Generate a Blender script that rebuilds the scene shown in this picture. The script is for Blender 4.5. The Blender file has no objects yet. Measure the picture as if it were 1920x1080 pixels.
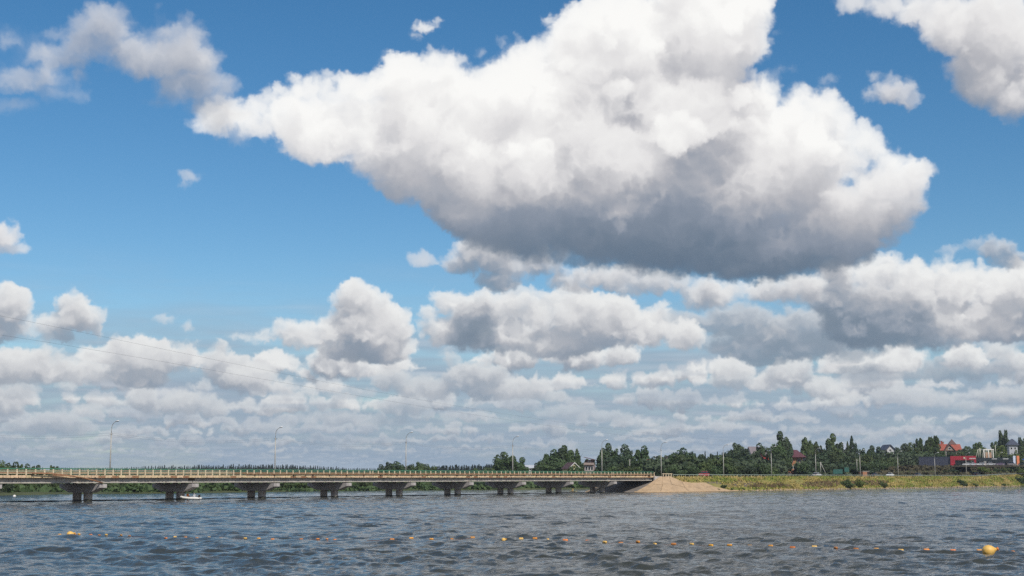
import bpy, math, random
import numpy as np
from mathutils import Vector
# ============================================================ CAMERA, SKY, SUN, EXPOSURE
scene = bpy.context.scene
cam_d = bpy.data.cameras.new('camera'); cam = bpy.data.objects.new('camera', cam_d); scene.collection.objects.link(cam)
cam.location = (0, 0, 4.43); cam.rotation_euler = (math.radians(90+7.713), 0, 0)
cam_d.sensor_width = 36; cam_d.lens = 49.0; cam_d.clip_start = .1; cam_d.clip_end = 30000
scene.camera = cam
SUN_EL, SUN_AZ = math.radians(44), math.radians(152)      # azimuth clockwise from +Y: behind the camera, to the right
sun_d = bpy.data.lights.new('sun', 'SUN'); sun_d.energy = SUN_E = 3.6; sun_d.angle = math.radians(.53); sun_d.color = (1, .93, .82)
sun = bpy.data.objects.new('sun', sun_d); scene.collection.objects.link(sun)
_sd = Vector((math.sin(SUN_AZ)*math.cos(SUN_EL), math.cos(SUN_AZ)*math.cos(SUN_EL), math.sin(SUN_EL)))
sun.rotation_euler = _sd.to_track_quat('Z', 'Y').to_euler()
scene.view_settings.view_transform = 'Standard'; scene.view_settings.look = 'None'
scene.view_settings.exposure = 0; scene.view_settings.gamma = 1; scene.view_settings.use_curve_mapping = False
SKY_STRENGTH = .094
HAZE_D = .00008
scene.cycles.use_denoising = False
scene.cycles.use_adaptive_sampling = False
UNIT = math.radians(.02185); SKY_SCALE, SKY_Q = 1.0, .8
# ---- SKY CLOUD FIELD -------------------------------------------------------
# The clouds are a procedural volume: ellipsoid lobes with budded smaller lobes,
# eroded by 3-D value noise, lit by sweeping the sun through the voxels.
# Units: "u" = 0.03 degrees of arc in azimuth / elevation.
def _axis(n, h, ph):
    t = np.arange(n)/h + ph
    i = np.floor(t).astype(int)
    return i, (t-i).astype('f4')
def band(rs, shape, c):
    # isotropic band-passed noise on a periodic lattice, wavelength c lattice steps, unit-ish range
    f = [np.fft.fftfreq(n) for n in shape[:-1]] + [np.fft.rfftfreq(shape[-1])]
    k = np.sqrt(sum(np.meshgrid(*[g**2 for g in f], indexing='ij', sparse=True)))
    g = np.exp(-((k*c-1)/.45)**2)
    a = np.fft.irfftn(np.fft.rfftn(rs.standard_normal(shape).astype('f4'))*g, s=shape).astype('f4')
    return a*(.42/max(a.std(), 1e-9))
def noise3(rs, shape, cell, aniso=(1, 1, 1)):
    """cell = half a wavelength, in voxels, per axis factor aniso"""
    cs = [max(cell*a, .9)*2 for a in aniso]
    hs = [max(1., c/4.) for c in cs]
    ax = [_axis(n, h, rs.rand()) if n > 1 else None for n, h in zip(shape, hs)]
    dims = [a[0].max()+2 if a else 1 for a in ax]
    tile = [min(d, 96) for d in dims] if dims[0]*dims[1]*dims[2] > 1500000 else dims
    tile = [t if t == 1 else max(8, -(-t//8)*8 if t < 64 else -(-t//32)*32) for t in tile]
    L = band(rs, tile, 4.)
    for k in (2, 1, 0):
        if ax[k] is None: continue
        i, f = ax[k]; sh = [1, 1, 1]; sh[k] = len(f); f = f.reshape(sh)
        A = np.take(L, i % tile[k], axis=k); B = np.take(L, (i+1) % tile[k], axis=k)
        B -= A; B *= f; A += B; L = A
    return L
def shift2(a, sz, sx):
    # a[z,x] sampled at z+sz, x+sx
    nz, nx = a.shape
    def one(a, s, ax):
        i = int(math.floor(s)); f = s-i
        def g(k):
            if k == 0: return a
            b = np.zeros_like(a)
            if ax == 0:
                if k > 0: b[:-k] = a[k:]
                else: b[-k:] = a[:k]
            else:
                if k > 0: b[:, :-k] = a[:, k:]
                else: b[:, -k:] = a[:, :k]
            return b
        return (1-f)*g(i) + f*g(i+1) if f > 1e-6 else g(i)
    return one(one(a, sz, 0), sx, 1)
def cloud(puffs, seed, step=2.0, depth=1.0, soft=7., amp=1.0, wisp=0., base=None, sun=(0.22, 0.86, -0.36),
          k=0.05, dens=1.0, buds=(12, 5), pad=40, ext=.085, flat=1.0, wv=.22, front=1., grad=0., gk=0., gp=1.8, gy=None, clip=(-460, 2380, -250, 905)):
    rs = np.random.RandomState(seed)
    P = np.array([(p + (p[3], 0))[:6] if len(p) == 4 else p[:5] + (1,) for p in puffs], float)
    # x,y,rx,ry,rz ; z centre 0
    allp = []
    for x, y, rx, ry, rz, low in P:
        rz = rz*depth
        allp.append((x, y, 0, rx, ry, rz))
        for _ in range(buds[0]):
            th = rs.uniform(0, 2*math.pi); v = rs.uniform(-1, 1)
            d = np.array([math.cos(th)*math.sqrt(1-v*v), math.sin(th)*math.sqrt(1-v*v)*0.9-0.25, v])
            if d[2] > 0.5: d[2] = -d[2]
            d[2] *= front
            if low and d[2] < -.2: d[2] = -d[2]
            d /= np.linalg.norm(d)
            s = rs.uniform(0.22, 0.42)
            r = min(rx, ry)*s*rs.uniform(1, 1.4)
            c = (x+d[0]*(rx-r*.45), y+d[1]*(ry-r*.45), d[2]*(rz-r*.45))
            fl = 1.0 if d[1] < 0.3 else .6
            allp.append((*c, r*1.15, r*fl, r))
            for _ in range(buds[1]):
                e = rs.normal(size=3); e[1] -= .5; e[2] -= .3
                e /= np.linalg.norm(e)
                r2 = r*rs.uniform(.3, .5)
                allp.append((c[0]+e[0]*r*1.05, c[1]+e[1]*r*fl, c[2]+e[2]*r, r2*1.1, r2, r2))
    A = np.array(allp)
    x0 = max(clip[0], (A[:, 0]-A[:, 3]).min()-pad); x1 = min(clip[1], (A[:, 0]+A[:, 3]).max()+pad)
    y0 = max(clip[2], (A[:, 1]-A[:, 4]).min()-pad); y1 = min(clip[3], (A[:, 1]+A[:, 4]).max()+pad)
    z0 = (A[:, 2]-A[:, 5]).min()-pad*.5; z1 = (A[:, 2]+A[:, 5]).max()+pad*.2
    nx = int((x1-x0)/step)+1; ny = int((y1-y0)/step)+1
    zs = max(step, (z1-z0)/72.); nz = int((z1-z0)/zs)+1
    X = (x0+np.arange(nx)*step).astype('f4'); Y = (y0+np.arange(ny)*step).astype('f4'); Z = (z0+np.arange(nz)*zs).astype('f4')
    F = np.full((ny, nz, nx), -60., 'f4')
    for x, y, z, rx, ry, rz in allp:
        m = 1.5 if min(rx, ry) > 25 else 1.8
        i0 = max(0, int((x-rx*m-x0)/step)); i1 = min(nx, int((x+rx*m-x0)/step)+2)
        j0 = max(0, int((y-ry*m-y0)/step)); j1 = min(ny, int((y+ry*m-y0)/step)+2)
        l0 = max(0, int((z-rz*m-z0)/zs)); l1 = min(nz, int((z+rz*m-z0)/zs)+2)
        if i1 <= i0 or j1 <= j0 or l1 <= l0: continue
        q = ((Y[j0:j1]-y)/ry)[:, None, None]**2 + ((Z[l0:l1]-z)/rz)[None, :, None]**2 + ((X[i0:i1]-x)/rx)[None, None, :]**2
        d = 1-np.sqrt(q); d = np.where(d < 0, d*2.2, d)*min(rx, ry, rz)
        v = F[j0:j1, l0:l1, i0:i1]
        np.maximum(v, d, out=v)
    sh = F.shape
    N = np.zeros(sh, 'f4')
    for cell, a in ((70, 20.), (34, 12.), (17, 8.), (8, 4.6), (4, 2.6)):
        c = cell/step
        if c < 1.3: break
        n = noise3(rs, sh, c, (1, step/zs, 1.15))
        N += (a*amp)*(0.35-np.abs(n)*1.1 if cell < 60 else n)
    F += N
    if wisp: F += wisp*noise3(rs, sh, 50/step, (1, step/zs, 1.6)) - wisp*.35
    if base is not None:   # flat-ish cloud base
        by = np.interp(X, [b[0] for b in base], [b[1] for b in base]).astype('f4')
        F = np.minimum(F, (by[None, None, :]-Y[:, None, None])*flat + N*.35)
    D = np.clip(F/soft, 0, 1)
    D = D*D*(3-2*D)*dens
    del F, N
    sy = sun[1]; sz = sun[2]/sy*step/zs; sx = sun[0]/sy; ln = step/sy
    tau = np.zeros((nz, nx), 'f4'); tv = np.zeros((nz, nx), 'f4')
    T = np.empty(sh, 'f4'); V = np.empty(sh, 'f4')
    for j in range(ny):
        if j:
            tau = shift2(tau + D[j-1]*(ln), sz, sx)
            tv = tv + D[j-1]*step
        T[j] = tau; V[j] = tv
    S = (1-wv)*(.64*np.exp(-k*T) + .36*np.exp(-k*.25*T)) + wv*np.exp(-k*.3*V)
    if not gk and base is not None: grad, gk = .5, .62/max(20., (A[:, 1]+A[:, 4]).max()-(A[:, 1]-A[:, 4]).min())
    if grad:
        g = V.max(1, keepdims=True)*gk
        if gy: g = np.maximum(g, np.clip((Y[:, None, None]-gy[0])/(gy[1]-gy[0]), 0, 2))
        S *= (1-grad)+grad*np.exp(-g**gp)
    O = np.exp(-np.cumsum(D, axis=1)*zs*ext)
    O0 = np.concatenate([np.ones((ny, 1, nx), 'f4'), O[:, :-1]], 1)
    w = O0-O
    al = 1-O[:, -1]
    L = (S*w).sum(1)/np.maximum(al, 1e-4)
    return dict(x0=x0, y0=y0, step=step, L=L, A=al)
def resample(c, gx, gy, warp):
    L, A = c['L'], c['A']; ny, nx = L.shape; s = c['step']
    ix = np.where((gx > c['x0']+8) & (gx < c['x0']+(nx-1)*s-8))[0]; iy = np.where((gy > c['y0']+8) & (gy < c['y0']+(ny-1)*s-8))[0]
    if len(ix) < 4 or len(iy) < 4: return None
    sl = (slice(iy[0], iy[-1]+1), slice(ix[0], ix[-1]+1))
    fx = (gx[None, sl[1]] + warp[0][sl] - c['x0'])/s; fy = (gy[sl[0], None] + warp[1][sl] - c['y0'])/s
    fx = np.clip(fx, 0, nx-1.01); fy = np.clip(fy, 0, ny-1.01)
    a = fx.astype(int); b = fy.astype(int); u = fx-a; v = fy-b
    def g(M):
        return (M[b, a]*(1-u)+M[b, a+1]*u)*(1-v)+(M[b+1, a]*(1-u)+M[b+1, a+1]*u)*v
    P = g(L*A); Q = g(A)
    return iy[0], iy[-1]+1, ix[0], ix[-1]+1, P/np.maximum(Q, 1e-4), Q
RAMP_T = [0, .12, .25, .45, .70, 1.0]
RAMP = np.array([(.095, .145, .215), (.15, .20, .27), (.26, .30, .37), (.47, .475, .51), (.76, .75, .755), (.97, .965, .945)])
def tone(L):
    return np.stack([np.interp(L, RAMP_T, RAMP[:, i]) for i in range(3)], -1)
WARP = []
HAZE = np.array([.36, .455, .56])
WARM = np.array([1.0, .965, .92])
def paint(img, gx, gy, c, haze=0., alpha=1., gain=1., lift=0.):
    r = resample(c, gx, gy, WARP)
    if r is None: return
    y0, y1, x0, x1, L, A = r
    C = tone(np.clip(L*gain+lift, 0, 1))
    if haze: C = C*(1-haze)*(1+(WARM-1)*min(1, haze*2)) + HAZE*haze
    A = np.clip(A*alpha, 0, 1)[..., None]
    sub = img[y0:y1, x0:x1]
    sub[..., :3] = sub[..., :3]*(1-A)+C*A
    sub[..., 3:] = sub[..., 3:]*(1-A)+A       # premultiplied
def strip(img, gx, gy, seed, ybase, size, gap, haze, step, xr=(-460, 2380), vis=1., gain=1., flatness=.42):
    rs = np.random.RandomState(seed)
    x = xr[0]+rs.rand()*gap; puffs = []; bl = []
    while x < xr[1]:
        w = size*rs.uniform(.7, 1.9); yb = ybase+rs.uniform(-.25, .25)*size
        n = rs.randint(3, 7)
        for i in range(n):
            t = (i+.5)/n*2-1
            h = size*flatness*rs.uniform(.5, 1.15)*(1-.55*t*t)
            puffs.append((x+t*w+rs.uniform(-.1, .1)*w, yb-h*.35, h*rs.uniform(1.1, 1.9), h))
        bl += [(x-w, yb+h*.1), (x+w, yb+h*.1)]
        x += w*1.2+gap*rs.uniform(.2, 1.6)
    bl.sort()
    c = cloud(puffs, seed, step=step, soft=max(2.5, size*.09), amp=min(1., size/60.), base=bl, buds=(8, 2), pad=size*.35, k=.05*60/size*1.7, ext=.10, wv=.12)
    paint(img, gx, gy, c, haze=haze, alpha=vis, gain=gain)
CLOUDS = [
 dict(puffs=[(138, 796, 54, 23), (94, 806, 45, 17), (175, 810, 37, 14)], ext=0.06, seed=10, haze=0.59, base=[(41, 821), (314, 819)], soft=8.5, amp=0.5, k=0.09, gain=1.1),
 dict(puffs=[(360, 757, 59, 27), (408, 769, 38, 21), (282, 756, 39, 23), (313, 770, 47, 17), (197, 772, 46, 15)], ext=0.06, seed=11, haze=0.47, base=[(40, 790), (505, 793)], soft=6.8, amp=0.5, k=0.07, gain=1.188),
 dict(puffs=[(154, 732, 24, 14), (48, 770, 32, 19), (55, 737, 53, 19), (-15, 752, 52, 28)], ext=0.06, seed=12, haze=0.44, soft=8.5, amp=0.5, k=0.08, gain=1.1),
 dict(puffs=[(602, 783, 79, 14), (524, 803, 58, 13), (701, 792, 69, 14), (661, 738, 59, 14), (760, 762, 60, 20)], ext=0.06, seed=13, haze=0.59, soft=8.5, amp=0.5, k=0.09, gain=1.1),
 dict(puffs=[(960, 737, 70, 24), (890, 702, 60, 30), (844, 677, 30, 20), (1010, 747, 50, 14), (740, 712, 40, 22), (800, 727, 60, 25)], ext=0.06, seed=14, haze=0.44, base=[(700, 752), (1100, 754)], soft=8.5, amp=0.7, k=0.07, gain=1.1),
 dict(puffs=[(1120, 782, 80, 11), (1209, 792, 59, 9), (900, 787, 70, 10), (1327, 802, 88, 10), (1060, 772, 60, 12)], ext=0.06, seed=15, haze=0.6, soft=8.5, amp=0.45, k=0.09, gain=1.1),
 dict(puffs=[(1378, 704, 41, 28), (1348, 719, 25, 15), (1475, 705, 46, 27), (1427, 720, 39, 18), (1532, 734, 50, 25), (1579, 751, 32, 14)], ext=0.06, seed=16, haze=0.39, base=[(1328, 738), (1436, 739), (1512, 760), (1635, 766)], soft=5.95, amp=0.6, k=0.06, gain=1.242),
 dict(puffs=[(1719, 758, 64, 17), (1792, 768, 45, 11), (1673, 747, 46, 15), (1847, 750, 53, 19), (1935, 752, 78, 28)], ext=0.06, seed=17, haze=0.54, soft=8.5, amp=0.5, k=0.08, gain=1.1),
 dict(puffs=[(1850, 670, 36, 19), (1824, 660, 27, 11), (1894, 695, 44, 21), (1848, 713, 21, 11), (1964, 688, 61, 37)], ext=0.06, seed=18, haze=0.34, soft=6.8, amp=0.6, k=0.06, gain=1.188),
 dict(puffs=[(1684, 709, 130, 25), (1554, 658, 115, 29), (1419, 646, 98, 28), (1804, 702, 99, 25)], ext=0.06, seed=19, haze=0.44, soft=15.3, amp=0.9, k=0.12, alpha=0.85, gain=0.81),
 dict(puffs=[(162, 701, 119, 29), (254, 682, 75, 31), (338, 676, 68, 31), (406, 688, 60, 33), (71, 703, 89, 32), (217, 714, 111, 25), (-52, 707, 104, 37), (435, 715, 39, 18)], ext=0.06, seed=20, haze=0.31, base=[(-218, 739), (172, 731), (312, 735), (484, 734)], soft=8.5, k=0.05, gain=1.1),
 dict(puffs=[(493, 710, 51, 30), (542, 722, 51, 22), (454, 710, 29, 22), (577, 738, 29, 14)], ext=0.06, seed=21, haze=0.34, base=[(407, 745), (641, 748)], soft=6.8, amp=0.7, k=0.05, gain=1.1664),
 dict(puffs=[(49, 600, 38, 43), (68, 630, 63, 28), (-21, 622, 79, 47), (-141, 636, 93, 55), (-264, 651, 97, 45)], ext=0.06, seed=22, haze=0.21, base=[(-349, 681), (142, 661)], soft=8.5, k=0.045, gain=1.1),
 dict(puffs=[(150, 585, 28, 19), (167, 615, 42, 33), (122, 628, 45, 23), (196, 631, 20, 19), (141, 646, 73, 21)], ext=0.06, seed=23, haze=0.24, base=[(34, 671), (243, 661)], soft=8.5, k=0.05, gain=1.1),
 dict(puffs=[(676, 575, 42, 42), (699, 615, 66, 52), (639, 622, 60, 38), (575, 633, 69, 28), (501, 638, 68, 20), (457, 636, 29, 12), (741, 615, 28, 30), (689, 653, 90, 30)], ext=0.06, seed=30, haze=0.17, base=[(424, 647), (561, 672), (640, 688), (779, 684)], soft=7.65, k=0.036, flat=0.8, gain=1.1),
 dict(puffs=[(1390, 605, 118, 34), (1301, 604, 89, 30), (1497, 617, 116, 39), (1477, 656, 145, 29)], ext=0.06, seed=31, haze=0.39, soft=13.6, k=0.12, alpha=0.9, gain=0.918),
 dict(puffs=[(799, 587, 34, 18), (849, 567, 46, 28), (904, 562, 47, 30), (960, 572, 53, 36), (1010, 592, 50, 42), (1081, 592, 58, 46), (1151, 602, 62, 50), (1132, 567, 30, 16), (1211, 623, 60, 44), (1271, 629, 46, 36), (930, 622, 111, 40), (1101, 642, 141, 34), (839, 622, 60, 30)], ext=0.06, seed=32, haze=0.21, base=[(759, 642), (900, 667), (1050, 684), (1320, 684)], soft=7.65, k=0.036, gain=1.134),
 dict(puffs=[(899, 592, 50, 30), (879, 627, 71, 26), (950, 642, 71, 20)], ext=0.06, seed=33, haze=0.24, soft=11.9, k=0.14, gain=0.864),
 dict(puffs=[(1572, 522, 42, 33), (1634, 526, 57, 37), (1709, 546, 65, 42), (1782, 558, 64, 46), (1846, 571, 63, 47), (1917, 569, 79, 56), (2012, 588, 94, 74), (2129, 612, 107, 72), (1688, 593, 112, 42), (1826, 617, 126, 42)], ext=0.06, seed=40, haze=0.15, base=[(1497, 608), (1639, 650), (1869, 657), (2205, 687)], soft=8.5, k=0.03, gain=1.1664),
 dict(puffs=[(1556, 570, 58, 35), (1623, 587, 76, 39), (1689, 584, 52, 35), (1631, 630, 104, 43), (1724, 643, 83, 29), (1558, 531, 29, 20)], ext=0.06, seed=41, haze=0.21, base=[(1478, 627), (1629, 677), (1823, 665)], soft=13.6, k=0.1, gain=0.7776),
 dict(puffs=[(1845, 495, 34, 19), (1866, 519, 36, 21), (1809, 481, 18, 10)], ext=0.06, seed=42, haze=0.14, soft=17, amp=0.8, k=0.12, alpha=0.85, gain=0.864),
 dict(puffs=[(899, 471, 47, 26), (945, 479, 51, 34), (859, 494, 36, 20), (1001, 501, 81, 36), (1061, 522, 71, 30), (960, 531, 61, 20)], ext=0.06, seed=43, haze=0.15, soft=15.3, k=0.07, gain=0.918),
 dict(puffs=[(1092, 507, 47, 16), (1162, 522, 60, 22), (1242, 538, 76, 26), (1342, 553, 89, 30), (1440, 555, 88, 30), (1509, 549, 58, 29)], ext=0.06, seed=44, haze=0.15, base=[(1041, 527), (1202, 568), (1400, 598), (1556, 590)], soft=13.6, k=0.05, gain=1.026, flat=0.6),
 dict(puffs=[(422, 237, 69, 39), (482, 242, 74, 55), (540, 240, 84, 66), (602, 242, 95, 77), (673, 238, 94, 77), (775, 219, 102, 99), (836, 149, 58, 49), (903, 237, 123, 111), (1001, 163, 83, 83), (1089, 124, 95, 90), (1063, 232, 154, 129), (1218, 88, 113, 107), (1311, 72, 122, 116), (1412, 77, 64, 48), (1268, 217, 173, 118), (1408, 270, 140, 98), (1497, 260, 89, 78), (1564, 326, 97, 68), (1640, 369, 86, 58), (1691, 400, 43, 38), (1484, 371, 157, 88), (1600, 415, 106, 58, 58), (1134, 312, 255, 129), (1336, 337, 241, 109), (1335, 421, 280, 109, 90), (1541, 428, 165, 78, 78), (950, 321, 174, 110), (817, 312, 123, 89), (714, 289, 92, 59), (899, 391, 112, 60, 82), (1001, 421, 163, 70, 81), (1153, 432, 203, 80, 81), (1304, 460, 250, 76, 80), (1452, 469, 216, 69, 78), (1648, 413, 76, 54)], seed=74, step=2.6, base=[(414, 314), (553, 318), (635, 370), (757, 432), (858, 463), (1001, 499), (1203, 525), (1401, 540), (1558, 533), (1692, 487), (1749, 467)], soft=17, amp=1.1, k=0.01, grad=0.86, gk=0.0012, gp=2.6, gy=(242, 457), depth=0.75, flat=0.5, buds=(13, 5), ext=0.05, sun=(0.12, 0.97, -0.16), wv=0.3, lift=0.0, gain=1.16, front=0.35),
 dict(puffs=[(1613, 34, 45, 24), (1671, 47, 58, 30), (1733, 61, 57, 35), (1793, 90, 75, 56), (1867, 111, 83, 83), (1845, 183, 68, 61), (1894, 225, 63, 46), (1964, 176, 98, 82), (2088, 154, 128, 89)], seed=51, soft=20, amp=1.0, wisp=4, k=0.016, ext=0.045, gain=0.95),
 dict(puffs=[(1679, 200, 50, 27), (1647, 167, 12, 13), (1703, 214, 29, 19)], seed=52, soft=18, amp=1.0, k=0.04, gain=0.85, ext=0.05),
 dict(puffs=[(22, 128, 69, 42), (69, 142, 55, 31), (-46, 131, 71, 36), (61, 189, 73, 24), (89, 182, 28, 32), (118, 212, 48, 19), (30, 197, 45, 22), (41, 242, 55, 17), (-60, 206, 71, 22), (78, 239, 24, 9)], seed=60, soft=34, amp=1.0, wisp=8, k=0.03, dens=0.8, ext=0.03, gain=0.82, haze=0.05, alpha=0.9),
 dict(puffs=[(198, 98, 72, 49), (175, 118, 57, 43), (243, 127, 81, 51), (304, 91, 68, 40), (325, 130, 78, 61), (342, 182, 64, 52), (377, 218, 57, 42), (412, 242, 55, 37), (447, 254, 50, 33), (97, 65, 28, 13), (129, 151, 56, 22), (164, 180, 34, 21), (221, 195, 19, 17), (259, 55, 39, 13), (109, 106, 37, 15), (196, 164, 47, 13), (294, 214, 39, 15), (410, 178, 26, 19)], seed=61, soft=34, amp=1.35, wisp=10, k=0.03, dens=0.8, ext=0.034, gain=0.8, haze=0.05, alpha=0.9),
 dict(puffs=[(789, 57, 29, 14), (773, 75, 19, 9), (815, 47, 12, 8)], seed=62, soft=9, amp=0.8, k=0.03),
 dict(puffs=[(25, 469, 30, 28), (39, 492, 36, 13), (-28, 482, 53, 28)], seed=63, soft=12, amp=0.8, k=0.04, dens=0.7, gain=0.85),
 dict(puffs=[(352, 346, 25, 14), (343, 361, 12, 8)], seed=64, soft=14, amp=0.8, wisp=6, k=0.04, dens=0.4, gain=0.8, buds=(6, 2)),
 dict(puffs=[(788, 487, 26, 14), (312, 610, 19, 8), (357, 621, 8, 10)], seed=65, soft=10, amp=0.7, wisp=4, k=0.04, dens=0.45, gain=0.8, buds=(6, 2)),
 dict(puffs=[(1491, 146, 36, 13), (1554, 171, 26, 12), (1564, 215, 14, 6), (1735, 345, 32, 17), (1776, 491, 28, 10)], seed=66, soft=14, amp=0.9, wisp=8, k=0.04, dens=0.4, gain=0.85, buds=(6, 2)),
]
def build_sky(scale=1.0, q=1.0):
    W = int(1920*scale*1.48); H = int(1140*scale)
    gx = (-460+np.arange(W)/scale).astype('f4'); gy = (-240+np.arange(H)/scale).astype('f4')
    img = np.zeros((H, W, 4), 'f4')
    rw = np.random.RandomState(3); WARP.clear()
    for _ in range(2):
        WARP.append(sum(a*noise3(rw, (H, 1, W), cc*scale)[:, 0] for cc, a in ((26, 5.), (12, 3.2), (6, 2.2), (3, 1.2))))
    # thin veil that thickens towards the horizon
    rs = np.random.RandomState(5)
    yy = np.clip((gy-540)/340, 0, 1)
    v = np.minimum(1, yy**1.2*1.04)[:, None]*np.ones((1, W), 'f4')
    n = sum(a*noise3(rs, (H, 1, W), c*scale, (.28, 1, 1.3))[:, 0] for c, a in ((240, .6), (110, .3), (50, .2), (24, .12)))
    al = np.clip(v+n*np.clip((gy-470)/200, 0, 1)[:, None]*.55, 0, 1)[..., None]
    col = HAZE*np.array([.84, .88, .93]) + (n[..., None])*np.array([.14, .12, .10])
    img[..., :3] = col*al; img[..., 3:] = al
    S = lambda s: s/q
    # distant ranks of small cumulus, farthest first
    y = 868.
    ranks = [(868, 10, 12, .62, 1.8), (858, 14, 14, .56, 2.), (846, 19, 16, .50, 2.2), (832, 25, 20, .45, 2.4), (815, 33, 26, .38, 2.8), (794, 42, 32, .33, 3), (768, 54, 42, .28, 3.2), (736, 68, 60, .24, 3.6), (700, 84, 100, .20, 4)]
    for i, (yb, sz, gap, hz, st) in enumerate(ranks):
        n = sum(a*noise3(rs, (H, 1, W), c*scale, (.16, 1, 1.6))[:, 0] for c, a in ((sz*2.2, .7), (sz, .45), (sz*.5, .25)))
        e = np.exp(-((gy-yb+sz*.2)/(sz*1.1))**2)[:, None]
        al = (np.clip(.40+n*.9, 0, 1)*e*.75)[..., None]
        col = np.array([.30, .385, .49]) + np.clip(n[..., None]-.25, 0, 1)*np.array([.35, .30, .25])
        img[..., :3] = img[..., :3]*(1-al)+col*al; img[..., 3:] = img[..., 3:]*(1-al)+al
        strip(img, gx, gy, 100+i, yb, sz, gap, hz, S(st*.8), gain=1.2, vis=.96)
    for d in CLOUDS:
        d = dict(d); h = d.pop('haze', 0); al = d.pop('alpha', 1.); g = d.pop('gain', 1.); li = d.pop('lift', 0.)
        d['step'] = S(d.get('step', 2.4))
        paint(img, gx, gy, cloud(**d), haze=h, alpha=al, gain=g, lift=li)
    return img, gx, gy
def make_world():
    w = bpy.data.worlds.new('World'); scene.world = w; w.use_nodes = True
    nt = w.node_tree; N = nt.nodes; L = nt.links; N.clear()
    def mth(op, a, b=None, c=None, clamp=False):
        n = N.new('ShaderNodeMath'); n.operation = op; n.use_clamp = clamp
        for i, v in enumerate((a, b, c)):
            if v is None: continue
            if isinstance(v, (int, float)): n.inputs[i].default_value = v
            else: L.new(v, n.inputs[i])
        return n.outputs[0]
    sky = N.new('ShaderNodeTexSky'); sky.sky_type = 'NISHITA'; sky.sun_disc = False
    sky.sun_elevation = SUN_EL; sky.sun_rotation = SUN_AZ; sky.altitude = 200; sky.air_density = 1.0; sky.dust_density = 0.; sky.ozone_density = 3.5
    hs = N.new('ShaderNodeHueSaturation'); hs.inputs['Saturation'].default_value = 1.27; hs.inputs['Hue'].default_value = .496; L.new(sky.outputs[0], hs.inputs['Color'])
    bg = N.new('ShaderNodeBackground'); bg.inputs['Strength'].default_value = SKY_STRENGTH
    L.new(sky.outputs[0], bg.inputs['Color'])
    tc = N.new('ShaderNodeTexCoord'); sp = N.new('ShaderNodeSeparateXYZ'); L.new(tc.outputs['Generated'], sp.inputs[0])
    x, y, z = sp.outputs
    az = mth('ARCTAN2', x, y); el = mth('ARCSINE', z)
    img, gx, gy = build_sky(SKY_SCALE, SKY_Q)
    H, W = img.shape[:2]
    im = bpy.data.images.new('cloud_field', W, H, alpha=True, float_buffer=True); im.colorspace_settings.name = 'Non-Color'
    im.alpha_mode = 'CHANNEL_PACKED'
    im.pixels.foreach_set(np.ascontiguousarray(img[::-1]).ravel()); im.pack()
    ux = mth('MULTIPLY_ADD', az, 1/(UNIT*2840), (960+460)/2840)
    uy = mth('MULTIPLY_ADD', el, 1/(UNIT*1140), 1-(894.4+240)/1140)
    cb = N.new('ShaderNodeCombineXYZ'); L.new(ux, cb.inputs[0]); L.new(mth('MAXIMUM', uy, .0005), cb.inputs[1])
    ti = N.new('ShaderNodeTexImage'); ti.image = im; ti.extension = 'CLIP'; ti.interpolation = 'Cubic'; L.new(cb.outputs[0], ti.inputs[0])
    # weight of the detailed window; outside it the same kind of sky goes on from layered noise
    def ss(v, a, b):
        n = N.new('ShaderNodeMapRange'); n.interpolation_type = 'SMOOTHSTEP'; n.inputs['From Min'].default_value = a; n.inputs['From Max'].default_value = b
        L.new(v, n.inputs['Value']); return n.outputs[0]
    wgt = mth('MULTIPLY', mth('MULTIPLY', ss(ux, .0, .06), ss(ux, 1., .94)), ss(uy, 1., .91))
    zc = mth('ADD', mth('MAXIMUM', z, 0), .06)
    pv = N.new('ShaderNodeCombineXYZ'); L.new(mth('DIVIDE', x, zc), pv.inputs[0]); L.new(mth('DIVIDE', y, zc), pv.inputs[1])
    nz = N.new('ShaderNodeTexNoise'); nz.inputs['Scale'].default_value = .9; nz.inputs['Detail'].default_value = 9; nz.inputs['Roughness'].default_value = .58; nz.inputs['Distortion'].default_value = .25
    L.new(pv.outputs[0], nz.inputs['Vector'])
    thr = mth('MULTIPLY_ADD', ss(z, .5, .02), -.14, .505)  # cloud cover out of view raised to add fill light on the piers
    fld = mth('SUBTRACT', nz.outputs['Fac'], thr)
    a2 = ss(fld, 0., .07)
    cr = N.new('ShaderNodeValToRGB'); e = cr.color_ramp.elements; e[0].position = 0; e[0].color = (.86, .84, .84, 1); e[1].position = .24; e[1].color = (.30, .34, .41, 1)
    L.new(fld, cr.inputs['Fac'])
    pm = N.new('ShaderNodeMix'); pm.data_type = 'RGBA'; pm.inputs['A'].default_value = (0, 0, 0, 1); L.new(a2, pm.inputs['Factor']); L.new(cr.outputs[0], pm.inputs['B'])
    mc = N.new('ShaderNodeMix'); mc.data_type = 'RGBA'; L.new(wgt, mc.inputs['Factor']); L.new(pm.outputs['Result'], mc.inputs['A']); L.new(ti.outputs['Color'], mc.inputs['B'])
    ma = N.new('ShaderNodeMix'); ma.data_type = 'FLOAT'; L.new(wgt, ma.inputs['Factor']); L.new(a2, ma.inputs['A']); L.new(ti.outputs['Alpha'], ma.inputs['B'])
    inv = mth('SUBTRACT', 1, ma.outputs[0], clamp=True)
    sc = N.new('ShaderNodeVectorMath'); sc.operation = 'SCALE'; L.new(hs.outputs[0], sc.inputs[0]); L.new(mth('MULTIPLY', inv, SKY_STRENGTH), sc.inputs['Scale'])
    ad = N.new('ShaderNodeVectorMath'); ad.operation = 'ADD'; L.new(sc.outputs[0], ad.inputs[0]); L.new(mc.outputs['Result'], ad.inputs[1])
    b2 = N.new('ShaderNodeBackground'); b2.inputs['Strength'].default_value = 1.0; L.new(ad.outputs[0], b2.inputs['Color'])
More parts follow.
